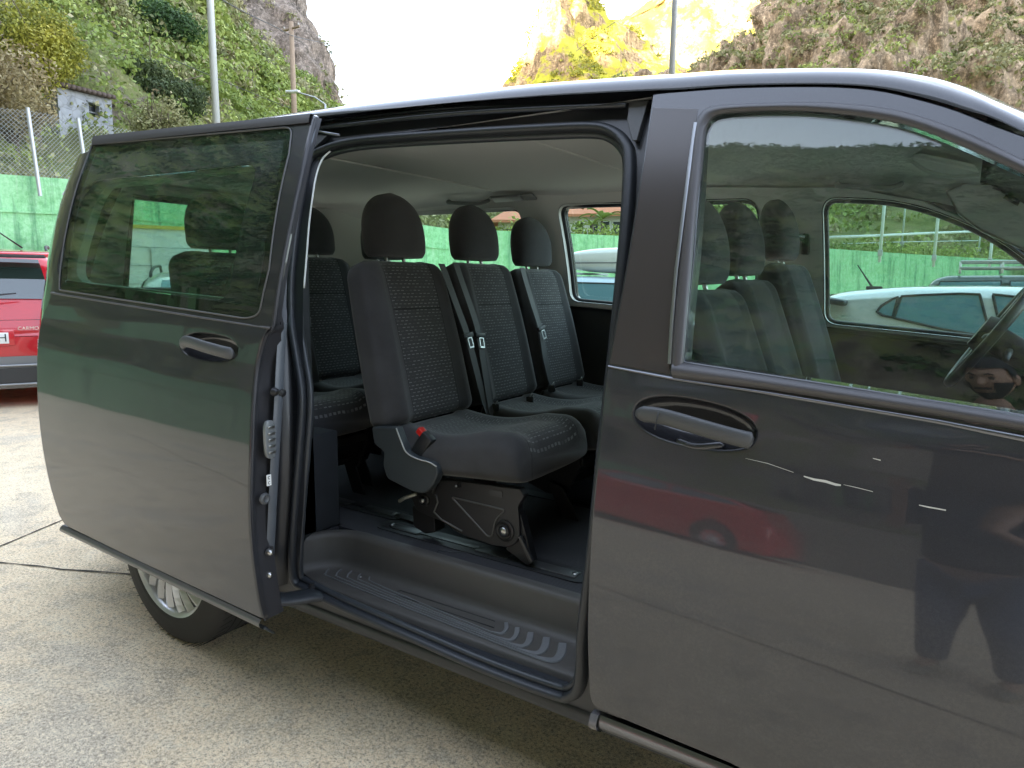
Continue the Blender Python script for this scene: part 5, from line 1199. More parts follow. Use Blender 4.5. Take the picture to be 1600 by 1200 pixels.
r1 = seat(-1.75, .43, .93, rad(13), 'rear row seat behind the side window of the open door', 1., zs=1.02)
r2 = seat(-1.80, .93, .93, rad(13), 'centre seat of the rear row', 1., zs=1.02)
r3 = seat(-1.80, 1.42, .93, rad(13), 'rear row seat beside the far window', 1., zs=1.0)
# front row
FZ = .93
f1 = seat(.27, .46, .81, rad(17), 'near half of the front passenger bench', 1., zs=1.04, frame=False)
f2 = seat(.24, .93, .86, rad(17), 'inner half of the front passenger bench', .92, zs=1.0, frame=False)
f3 = seat(.25, 1.45, .89, rad(17), "driver's seat", 1.08, zs=1.06, frame=False)
for s_, w in ((f1, .9), ): MB().box((.25, .24, -.22), (.42, .92, .20)).build('seat_box', TRIMD, s_, bevel=.02)
MB().box((.25, 0, -.25), (.42, .40, .28)).build('seat_box', TRIMD, f3, bevel=.02)

# detailed near frame of the first middle row seat (world coordinates, parented with inverse)
def wparent(o, parent):
    bpy.context.view_layer.update(); o.parent = parent; o.matrix_parent_inverse = parent.matrix_world.inverted(); return o
def pl(y): return lambda x, z: np.zeros_like(np.asarray(x, float))+y
def pprism(name, px, y, d, mat, parent, bevel=.002, smooth=False):
    Q = [(aty(a, b, y)[0], aty(a, b, y)[2]) for a, b in px]; m = MB(); m.prism(Q, y, y+d, lambda u, v, w: (u, w, v)); return wparent(m.build(name, mat, None, smooth=smooth, bevel=bevel), parent)
YF = .355
sidep = pprism('side_plate', rounded([(640, 772, 6), (662, 748, 3), (720, 752, 3), (812, 764, 3), (819, 776, 4), (809, 792, 4), (811, 815, 6), (812, 842, 10), (798, 856, 10), (770, 853, 8), (722, 836, 8), (690, 815, 6), (668, 806, 6), (650, 797, 6)], 4), YF, .03, DSTEEL, s1, .003)
def tubepx(name, pts, y, r, mat, parent, closed=False): return wparent(MB().tube([tuple(aty(a, b, y)) for a, b in pts], r, 8, closed=closed).build(name, mat, None), parent)
tubepx('plate_rib', rounded([(706, 777, 3), (790, 797, 6), (774, 812, 8), (769, 838, 5), (762, 838, 4)], 5), YF-.001, .0030, simple('rib_edge', (.12, .12, .115), .35, metal=.5), s1, True)
tubepx('plate_rib', [(681, 772), (684, 785), (678, 800), (690, 812), (722, 830)], YF-.001, .0032, MATS['rib_edge'], s1)
def boltpx(px, py, y, r, parent):
    c = aty(px, py, y); m = MB(); m.lathe([(0, r), (-.004, r*.98), (-.006, r*.8), (-.004, r*.72), (-.004, r*.58), (-.009, r*.55), (-.012, r*.42), (-.012, 0)], tuple(c), 'Y', 24); wparent(m.build('pivot_bolt', DSTEEL, None, autos=40), parent)
    m = MB(); m.lathe([(-.0125, r*.40), (-.016, r*.33), (-.016, 0)], tuple(c), 'Y', 16); wparent(m.build('bolt_cap', STEEL, None), parent)
boltpx(663, 781, YF, .022, s1); boltpx(789, 829, YF, .034, s1)
pprism('front_leg', [(812, 800), (820, 830), (832, 878), (824, 884), (790, 858), (800, 840)], YF+.01, .03, DSTEEL, s1)
pprism('front_leg', [(808, 838), (813, 838), (832, 878), (828, 882)], YF-.004, .012, simple('leg_edge', (.06, .06, .062), .3, metal=.5), s1)
pprism('rear_leg', rounded([(644, 790, 3), (678, 800, 3), (680, 832, 3), (664, 834, 2), (646, 822, 3)], 3), YF+.012, .05, DSTEEL, s1)
tubepx('release_lever', [(624, 783), (632, 778), (650, 772)], YF-.02, .006, simple('lever', (.42, .42, .38), .35, metal=.5), s1)
tubepx('recliner_edge', [(682, 746), (681, 758), (676, 770)], YF-.008, .004, MATS['rib_edge'], s1)
pprism('plate_slot', rounded([(765, 765, 2), (785, 768, 2), (785, 778, 2), (765, 774, 2)], 3), YF-.0015, .002, BLK, s1, 0); 
boltpx(717, 758, YF, .010, s1)
# side shield with pale edge
shp = rounded([(580, 667, 5), (618, 668, 2), (626, 690, 5), (634, 706, 6), (652, 716, 6), (679, 724, 10), (685, 738, 8), (676, 760, 10), (662, 772, 6), (644, 768, 5), (604, 748, 8), (598, 726, 5), (600, 706, 4), (584, 694, 5)], 4)
sh = pprism('side_shield', shp, .30, .035, simple('shield_plastic', (.050, .060, .066), .45, bump=.3, bscale=600), s1, .006)
tubepx('shield_edging', cr2([(619, 669), (627, 690), (635, 707), (652, 717), (670, 722), (682, 729)], 4), .298, .0022, simple('edging', (.50, .52, .50), .4), s1)
# buckle on the near side
c = aty(660, 690, .315); Mr = Matrix.Rotation(rad(-25), 3, 'Y')
wparent(MB().box((c[0]-.012, .335, c[2]-.015), (.045, .03, .085), Matrix.Rotation(rad(38), 3, 'Y')).build('seatbelt_buckle', PLB, None, bevel=.005), s1)
c2 = aty(657, 683, .33); wparent(MB().box((c2[0]+.006, .335, c2[2]+.012), (.040, .026, .022), Matrix.Rotation(rad(38), 3, 'Y')).build('red_button', REDP, None, bevel=.004), s1)
wparent(MB().box((c2[0]+.050, .345, c2[2]-.035), (.05, .025, .012), Matrix.Rotation(rad(20), 3, 'Y')).build('buckle_stalk', PLB, None, bevel=.003), s1)
# belts running down the middle row backs
def m_belt():
    t = NT('webbing'); c = t.coord('Object'); w = t.n('ShaderNodeTexWave'); w.bands_direction = 'Y'; w.inputs['Scale'].default_value = 110; t.l(c, w.inputs['Vector']); b = t.mix(w.outputs['Fac'], (.030, .031, .033), (.058, .058, .06)); t.bsdf(Base_Color=b, Roughness=.55, Sheen_Weight=.2); return t.m
BELT = m_belt()
NB = np.array([math.cos(REC), 0, math.sin(REC)])
def belt(pts, wpx, parent, off=.02, x0=RX, z0=RZ, name='seat_belt'):
    p0 = np.array([x0+off, 0, z0]); C_ = [atpl(a, b, p0, NB) for a, b in catmull(pts, 4)]; rings = []
    for i, p in enumerate(C_):
        hw = .5*wpx/1076*np.dot(p-CAM, _F); yv = np.array([0, 1., 0]); rings.append([p-yv*hw, p+yv*hw, p+yv*hw-NB*.0016, p-yv*hw-NB*.0016])
    return wparent(MB().loft(rings).build(name, BELT, None, smooth=False), parent)
belt([(690, 412), (697, 430), (713, 475), (730, 522), (745, 580), (757, 625), (766, 652)], 15, s1, .030)
belt([(712, 410), (722, 440), (736, 480), (748, 520), (756, 570), (764, 620), (770, 652)], 14, s2, .034)
belt([(816, 418), (822, 440), (834, 480), (845, 515), (852, 560), (862, 600), (866, 612)], 13, s3, .034)
def tongue(px, py, parent, ang):
    p = atpl(px, py, np.array([RX+.04, 0, RZ]), NB); m = MB(); R3 = Matrix.Rotation(-REC, 3, 'Y') @ Matrix.Rotation(ang, 3, 'X'); m.box(tuple(p), (.012, .062, .018), R3); o = wparent(m.build('belt_tongue', PLB, None, bevel=.003), parent)
    q = Vector(p)+R3 @ Vector((.002, .004, -.028)); fr = MB(); 
    for (dy, dz, w, h) in ((-.012, 0, .004, .036), (.012, 0, .004, .036), (0, .018, .024, .004), (0, -.018, .028, .006)): fr.box(tuple(q+R3 @ Vector((0, dy, dz))), (.002, w, h), R3)
    wparent(fr.build('metal_tongue', STEEL, None, smooth=False), parent)
tongue(731, 524, s1, .1); tongue(750, 524, s2, -.1); tongue(846, 513, s3, .15)
for (px, py, s_) in ((774, 637, s2), (828, 625, s2), (862, 607, s3), (906, 598, s3)):
    p = atpl(px, py, np.array([RX+.04, 0, RZ]), NB); wparent(MB().box(tuple(p), (.03, .012, .03), .3).build('seatbelt_buckle', PLB, None, bevel=.003), s_); q = Vector(p)+Vector((.006, 0, .016)); wparent(MB().tube([q+Vector((0, -.010, 0)), q+Vector((.004, 0, .012)), q+Vector((0, .010, 0))], .0022, 6).build('buckle_loop', STEEL, None), s_)
# belts of the rear row, near side, seen past the c pillar
bR = np.array([-1.80+.03, 0, .93])
def belt2(pts, wpx, parent, x0): 
    C_ = [atx(a, b, x0) for a, b in catmull(pts, 4)]; rings = []
    for p in C_:
        hw = .5*wpx/1076*np.dot(p-CAM, _F); yv = np.array([0, 1., 0]); xv = np.array([1., 0, 0]); rings.append([p-yv*hw, p+yv*hw, p+yv*hw-xv*.0016, p-yv*hw-xv*.0016])
    return wparent(MB().loft(rings).build('seat_belt', BELT, None, smooth=False), parent)
belt2([(469, 468), (474, 500), (482, 540), (490, 575), (494, 598)], 13, r1, -1.60)
pT = atx(477, 503, -1.59); wparent(MB().box(tuple(pT), (.012, .05, .04), .0).build('belt_tongue', STEEL, None, bevel=.003), r1)
_cb = [aty(a, b, .24) for a, b in catmull([(443, 300), (424, 314), (402, 342), (384, 378), (368, 418), (354, 455), (342, 490), (334, 520)], 4)]
wparent(MB().loft([[(q[0]-.022, q[1], q[2]), (q[0]+.022, q[1]+.01, q[2]+.006), (q[0]+.022, q[1]+.012, q[2]+.006), (q[0]-.022, q[1]+.002, q[2])] for q in _cb]).build('shoulder_belt', simple('webbing_grey_refl', (.16, .17, .17), .6), None, smooth=False), r1)  # grey reflection over the belt is put into its webbing colour
# chest / third row side storage
# ---- steering wheel, dashboard --------------------------------------------------------------------
def cockpit():
    d = MB(); rings = []
    for y in np.linspace(.10, 1.80, 18):
        r = [(1.62, y, 1.12), (1.35, y, 1.16), (1.18, y, 1.15), (1.05, y, 1.10), (1.02, y, 1.02), (1.08, y, .88), (1.12, y, .70), (1.6, y, .70)]; rings.append(r)
    dash = d.loft(rings).build('dashboard', TRIMD, van, autos=50)
    # wheel plane from the photograph: nearly edge-on disc leaning forward at the top
    cc = Vector((.69, 1.43, 1.22)); nrm = Vector((-.85, 0, .52)).normalized(); u = Vector((0, 1, 0)); v = nrm.cross(u)
    w = empty('steering_wheel', (0, 0, 0), parent=van)
    MB().tube([cc+(u*math.cos(a)+v*math.sin(a))*.188 for a in np.linspace(0, 2*math.pi, 48, endpoint=False)], .0155, 12, closed=True).build('rim', simple('wheel_rim', (.03, .032, .034), .4), w)
    MB().tube([cc-nrm*.02, cc+nrm*.035], [.075, .055], 24).build('hub', PLB, w, autos=40)
    for a in (0, math.pi, -math.pi/2, math.pi/2*1.0): MB().tube([cc, cc+(u*math.cos(a)+v*math.sin(a))*.18], .014, 8, flat=1.6).build('spoke', PLB, w)
    MB().tube([cc-nrm*.02, cc-nrm*.30], .045, 16).build('column', PLB, w)
    for s_ in (1, -1): MB().tube([cc-nrm*.07, cc-nrm*.07+u*.17*s_+v*.03], [.012, .008], 8).build('control_stalk', PLB, w)
    b = MB(); 
    # instrument hood
    b.loft([[(1.0+.25*t, 1.43+.20*math.cos(a)*(1-.2*t), 1.13+.07*max(0, math.sin(a))) for a in np.linspace(0, math.pi, 14)] for t in (0, .5, 1)], closed=False, cap=False).build('instrument_hood', TRIMD, dash)
    return w
cockpit()
# front of the van beyond the picture: bonnet, wing, front bulkhead
rings = []
for x, w, zt in ((1.05, .0, 1.15), (1.35, .02, 1.12), (1.6, .03, 1.07), (1.85, .05, 1.0), (2.05, .11, .92), (2.15, .20, .82)):
    r = []
    for (f, z) in ((0, .34), (0, .6), (0, .85)): r.append((x, float(S0(x, z))+w, z))
    r.append((x, float(S0(x, .95))+w+.02, zt-.10)); r.append((x, w+.14, zt-.02)); r.append((x, .5, zt+.03)); r.append((x, .95, zt+.045)); r.append((x, 1.4, zt+.03)); r.append((x, WID-w-.14, zt-.02)); r.append((x, WID-float(S0(x, .95))-w-.02, zt-.10))
    for (f, z) in ((0, .85), (0, .6), (0, .34)): r.append((x, WID-float(S0(x, z))-w, z))
    rings.append([tuple(q) for q in r])
fr = MB().loft(rings, closed=True).build('bonnet_and_wings', VANP, van, autos=50)
# ---- rear wheel ------------------------------------------------------------------------------------
def wheel(x, y, name='wheel', sgn=1, detail=True):
    w = empty(name, (x, y, .355), parent=van)
    R_, r_ = .355, .240
    prof_ = [(.0, r_), (-.004, r_+.006), (-.001, r_+.02), (.001, r_+.045), (.004, R_-.045), (.012, R_-.022), (.026, R_-.008), (.045, R_-.001), (.11, R_), (.18, R_-.001), (.20, R_-.01), (.215, R_-.03), (.22, r_)]
    prof_ = [(a*sgn, b) for a, b in prof_]
    t = MB().lathe(prof_, axis='Y', n=72).build('tyre', TYRE, w, autos=50)
    gr = MB()
    for a in (.075, .115, .155): gr.lathe([((a-.004)*sgn, R_+.0006), ((a+.004)*sgn, R_+.0006)], axis='Y', n=72)
    for k in range(60):
        an = 2*math.pi*k/60
        for (y0, y1, o_) in ((.015, .06, .0), (.165, .21, .03)): 
            p = [Vector(((R_+.0008)*math.cos(an+o_+s_*.04), (y0+(y1-y0)*s_)*sgn, (R_+.0008)*math.sin(an+o_+s_*.04))) for s_ in (0, .5, 1)]; gr.tube(p, .0012, 4)
    gr.build('tread_grooves', simple('groove', (.008, .008, .008), .9), t)
    MB().lathe([(.0, r_), (.004, r_-.004), (.008, r_-.012), (.02, r_-.016), (.06, r_-.022), (.10, r_-.05)], axis='Y', n=60).build('rim', ALLOY, w)
    MB().lathe([(.05*sgn, r_-.02), (.055*sgn, .0)], axis='Y', n=40).build('brake_backing', BLK, w)
    sp = MB(); N = 20
    for k in range(N):      # bladed spokes with a twist
        a0 = 2*math.pi*k/N; V = []
        for i in range(7):
            t_ = i/6; rr = .055+(r_-.012-.055)*t_; tw = .16*t_**1.5; hw = (.006+.0125*t_); dy = .012-.012*t_*(1-t_)
            for s_, dd in ((-1, .006), (0, 0), (1, .016)):
                aa = a0+tw; c_, s2 = math.cos(aa), math.sin(aa); V.append((rr*c_-s_*hw*s2, (dy+dd)*sgn, rr*s2+s_*hw*c_))
        sp.add(V, [q for i in range(6) for q in ((3*i, 3*i+1, 3*i+4, 3*i+3), (3*i+1, 3*i+2, 3*i+5, 3*i+4))])
    sp.build('spokes', ALLOY, w, smooth=False)
    MB().lathe([(.02*sgn, .07), (.008*sgn, .065), (.0, .05), (-.002*sgn, .03), (-.002*sgn, 0)], axis='Y', n=32).build('hub_cap', ALLOY, w)
    return w
wheel(wx, .045); wheel(wx, WID-.045, sgn=-1); wheel(1.52, .045); wheel(1.52, WID-.045, sgn=-1)
def text_arc(s, r, a0, da, w, mat, size=.028):
    for i, ch in enumerate(s):
        a = a0+da*i; M = Matrix.Translation((r*math.cos(a), -.0035, r*math.sin(a))) @ basis((0, 0, 0), (math.sin(a)*-1*-1, 0, -math.cos(a)*1), (math.cos(a), 0, math.sin(a))); text('sidewall_letter', ch, size, mat, w, M, .0008)

# ---- sliding door ------------------------------------------------------------------------------------
DO = -.152
SS = Soff(DO)
so_top = pxz([(148, 214), (250, 202), (370, 190), (487, 178.5)], SS)
so_front = pxz(cr2([(490, 181), (478, 230), (462, 300), (447, 370), (434, 440), (424, 508)], 4), SS)
so_f2 = pxz(cr2([(422, 512), (413, 520), (404, 548), (398, 580), (393, 640), (391, 700), (389, 760), (390, 820), (395, 880), (404, 940), (411, 968)], 4), SS)
so_bot = pxz([(405, 966), (300, 917), (200, 870), (102, 822)], SS)
so_rear = pxz(cr2([(92, 806), (78, 760), (66, 700), (59, 640), (57, 590), (58, 545), (64, 500), (78, 466), (86, 452), (92, 420), (100, 380), (112, 325), (124, 280), (138, 235)], 3), SS)
sd_out = so_top+so_front+so_f2+so_bot+so_rear
win_px = rounded([(92, 453, 4), (143, 226, 6), (457, 198, 14), (452, 240, 0), (421, 420, 0), (405, 492, 18), (385, 498, 12), (240, 476, 0)], 6)
win_xz = pxz(win_px, SS)
hx_px = ell(326, 543, 45, 21, .13)
hrec = pxz(hx_px, SS)
sdoor = panel('sliding_door', sd_out, SS, VANS, van, holes=[win_xz, hrec], th=.018, rim=.005, grid=.035, step=.018)
bowl('handle_recess', hrec, Soff(DO+.004), .04, VANS, sdoor)
bar([(285, 540), (300, 533), (330, 541), (355, 549), (367, 553)], SS, [.004, .016, .020, .014, .004], .008, .017, PLG, 'door_handle', sdoor)
# flush glass, dark rim
plate('window_glass', win_xz, Soff(DO+.001), G_DARK, sdoor, rim=.001)
o_ = np.array(resample(win_xz, .02)); o_ = o_ if area2(o_) > 0 else o_[::-1]
inn, _ = offset(o_, .035); inn = [tuple(p) for p in inn]
panel('ceramic_border', [tuple(p) for p in o_], Soff(DO+.006), simple('ceramic_black', (.008, .008, .009), .3), sdoor, holes=[inn], th=.002, rim=.0005)
MB().tube([(x, float(SS(x, z))-.0005, z) for x, z in o_], .0028, 6, closed=True).build('glass_edge', simple('glass_edge_trim', (.09, .09, .09), .4), sdoor)
# roof-edge cap along the door top
cap = [((148, 213), (146, 227)), ((250, 202), (250, 215)), ((370, 190), (371, 203)), ((488, 178), (485, 192))]
band('top_cap', [a for a, b in cap], [b for a, b in cap], SS, simple('cap_film', (.045, .042, .042), .5), sdoor, d=.006, bulge=.0015)
band('waist_crease', [(80, 456), (200, 476), (300, 492), (400, 508), (423, 511)], [(79, 459), (200, 479), (300, 495.5), (400, 511), (422, 514)], SS, MATGREY, sdoor, d=.001, bulge=.0015)
lm = [((99, 820), (102, 832)), ((200, 868), (203, 881)), ((300, 915), (304, 929)), ((410, 967), (415, 983))]
band('lower_moulding', [a for a, b in lm], [b for a, b in lm], Soff(DO+.004), simple('door_moulding', (.085, .08, .078), .3, coat=.4), sdoor, d=.004, bulge=.012, sub=7)
MB().tube([tuple(on(413, 981, SS)), tuple(on(428, 989, Soff(DO+.03)))], .004, 6).build('rubber_tab', RUB, sdoor)
# shut face: the door's depth seen from the front
def shut_face():
    F_ = [on(a, b, SS) for a, b in cr2([(491, 182), (478, 232), (462, 302), (447, 372), (434, 442), (424, 508), (413, 524), (404, 552), (398, 584), (393, 644), (391, 704), (389, 764), (390, 824), (395, 884), (404, 944), (411, 972)], 4)]
    rings = []
    for p in F_:
        p = np.array(p); dz = p[2]; wdt = .075 if dz < 1.20 else max(.026, .075-.06*(dz-1.20)/.12)
        r = [(p[0]-.001, p[1]+.004, dz), (p[0]+.001, p[1]+.010, dz), (p[0]-.002, p[1]+.014, dz), (p[0]-.004, p[1]+.030, dz), (p[0]-.004, p[1]+wdt*.75, dz), (p[0]-.006, p[1]+wdt, dz), (p[0]-.016, p[1]+wdt+.003, dz), (p[0]-.06, p[1]+wdt+.004, dz)]; rings.append(r)
    sf = MB().loft(rings, closed=False, cap=False).build('shut_face', simple('shut_paint', (.022, .022, .026), .55), sdoor, autos=30)
    # bulb seal
    P = [(p[0]-.006, p[1]+.018, p[2]) for p in F_]; MB().tube(P, .0035, 8).build('edge_seal', RUBS, sf)
    # grey strip
    A = []; B = []
    a = [on(px, py, Soff(DO+.066)) for px, py in ((440, 505), (436, 560), (432, 640), (427, 720), (423, 800), (419, 880), (417, 930))]
    rings = [[(p[0]+.004, p[1]-.012, p[2]), (p[0]+.008, p[1]-.004, p[2]), (p[0]+.008, p[1]+.010, p[2]), (p[0]+.002, p[1]+.018, p[2])] for p in catmull(a, 4)]
    MB().loft(rings, closed=False, cap=False).build('shut_face_strip', simple('strip_grey', (.085, .095, .11), .4), sf, autos=40)
    # latch, stop buffer, tag, striker
    def faceat(px, py, dd): return on(px, py, Soff(DO+dd))
    c = faceat(419, 686, .035); rr = []
    for k in range(20):
        a_ = 2*math.pi*k/20; q = se(a_, 3.2); rr.append((q[0]*.017, q[1]*.052))
    m = MB(); m.prism(rr, 0, .012, lambda u, v, d: (c[0]+d, c[1]+u, c[2]+v)); lt = m.build('door_latch', simple('latch_plastic', (.14, .15, .155), .3, coat=.5), sf, bevel=.002)
    for k in range(5): MB().box((c[0]+.014, c[1]+.001, c[2]-.034+.017*k), (.004, .020, .006)).build('latch_contact', STEEL, lt, bevel=.001)
    c = faceat(428, 612, .045); MB().lathe([(0, .012), (.010, .010), (.014, .005), (.030, .005), (.031, .010), (.038, .010), (.040, 0)], tuple(c), 'X', 16).build('guide_pin', DSTEEL, sf, autos=40)
    c = faceat(419, 750, .045); MB().box((c[0]+.003, c[1], c[2]), (.002, .014, .030)).build('paper_tag', WHITEP, sf, smooth=False)
    for k in (-1, 1): MB().tube([(c[0]+.0045, c[1]+.003*math.cos(a_), c[2]+.007*k+.004*math.sin(a_)) for a_ in np.linspace(.6, 5.6, 9)], .0008, 4).build('tag_print', BLK, sf)
    c = faceat(413, 779, .035); MB().lathe([(0, .016), (.006, .015), (.008, .010), (.005, .006), (.005, 0)], tuple(c), 'X', 18).build('rubber_buffer', PLG, sf, autos=40)
    for (px, py) in ((413, 862), (412, 897)):
        c = faceat(px+6, py, .05); MB().lathe([(0, .010), (.010, .009), (.016, .006), (.017, 0)], tuple(c), 'X', 14).build('striker_bolt', STEEL, sf)
    for (px, py) in ((478, 232), (470, 300), (456, 358), (450, 392)):
        c = faceat(px, py, .05); MB().lathe([(0, .008), (.006, .007), (.010, .004), (.011, 0)], tuple(c), 'X', 12).build('screw', STEEL if py > 340 else DSTEEL, sf)
    # upper roller arm seen between the door and the pillar
    a1 = on(497, 206, SJ); b1 = on(538, 213, SJ); MB().tube([(a1[0], a1[1]-.03, a1[2]), (b1[0], b1[1]-.02, b1[2])], .004, 8).build('upper_roller_arm', simple('arm_metal', (.3, .31, .34), .3, metal=.8), sdoor)
    # lower carrier arm over the sill
    P = [on(404+14, 936, Soff(DO+.06)), on(450, 936, Soff(-.04)), on(490, 930, Soff(.03)), on(508, 932, Soff(.06))]; P = catmull([tuple(p) for p in P], 6); rings = []
    for i, p in enumerate(P):
        q = P[min(i+1, len(P)-1)]-P[max(i-1, 0)]; q[2] = 0; q /= np.linalg.norm(q)+1e-9; s_ = np.array([-q[1], q[0], 0]); w_ = .035; h = .014
        rings.append([tuple(p+s_*w_*se(a_, 3)[0]+np.array([0, 0, h])*se(a_, 3)[1]) for a_ in np.linspace(0, 2*math.pi, 18, endpoint=False)])
    MB().loft(rings).build('lower_carrier_arm', RUB, sdoor, autos=50)
    for (px, py, d) in ((500, 925, .06), (512, 931, .07), (488, 918, .05)):
        c = on(px, py, Soff(d)); MB().lathe([(-.012, .010), (-.006, .012), (.004, .012), (.006, .007), (.014, .007), (.015, 0)], tuple(c), 'Z', 14).build('guide_roller', STEEL if px == 500 else DSTEEL, sdoor, autos=40)
shut_face()
_wl = [on(a, b, Soff(.045)) for a, b in cr2([(516, 236), (503, 250), (494, 275), (488, 310), (483, 350), (479, 400), (475, 450)], 5)]
MB().tube([tuple(p) for p in _wl], .0028, 6).build('pillar_trim_edge', simple('trim_edge_white', (.75, .77, .76), .5), jamb)
# body side between the door edge and the seal: painted pillar with its recess
pp = pxz(cr2([(470, 250), (452, 350), (445, 450), (444, 540), (446, 640), (446, 760), (440, 860), (438, 915)], 3), Soff(.025))
bk = [(x+.06, z) for x, z in pp[::-1]]
pl_ = MB(); 
rings = [[(x-.05, float(Soff(.0)(x, z)), z), (x-.015, float(Soff(.004)(x, z)), z), (x, float(Soff(.018)(x, z)), z), (x+.008, float(Soff(.045)(x, z)), z), (x+.05, float(Soff(.052)(x, z)), z)] for x, z in pp]
pl_.loft(rings, closed=False, cap=False).build('pillar_edge', BLK, jamb, autos=50)
# inner trim of the sliding door
ins = pxz([(110, 460), (400, 505), (385, 700), (395, 930), (120, 800), (80, 640)], SS)
sheet('inner_card', ins, Soff(DO+.07), TRIMD, sdoor, sgn=1)

# re-base: children of the van were built in world coordinates
bpy.context.view_layer.update()
def rebase(root, loc):
    root.location = loc; root.location = Vector(loc)
    inv = Matrix.Translation(-root.location)
    for ch in root.children:
        ch.matrix_local = inv @ ch.matrix_local
KEEP = set()
rebase(van, (-.3, .95, 0))
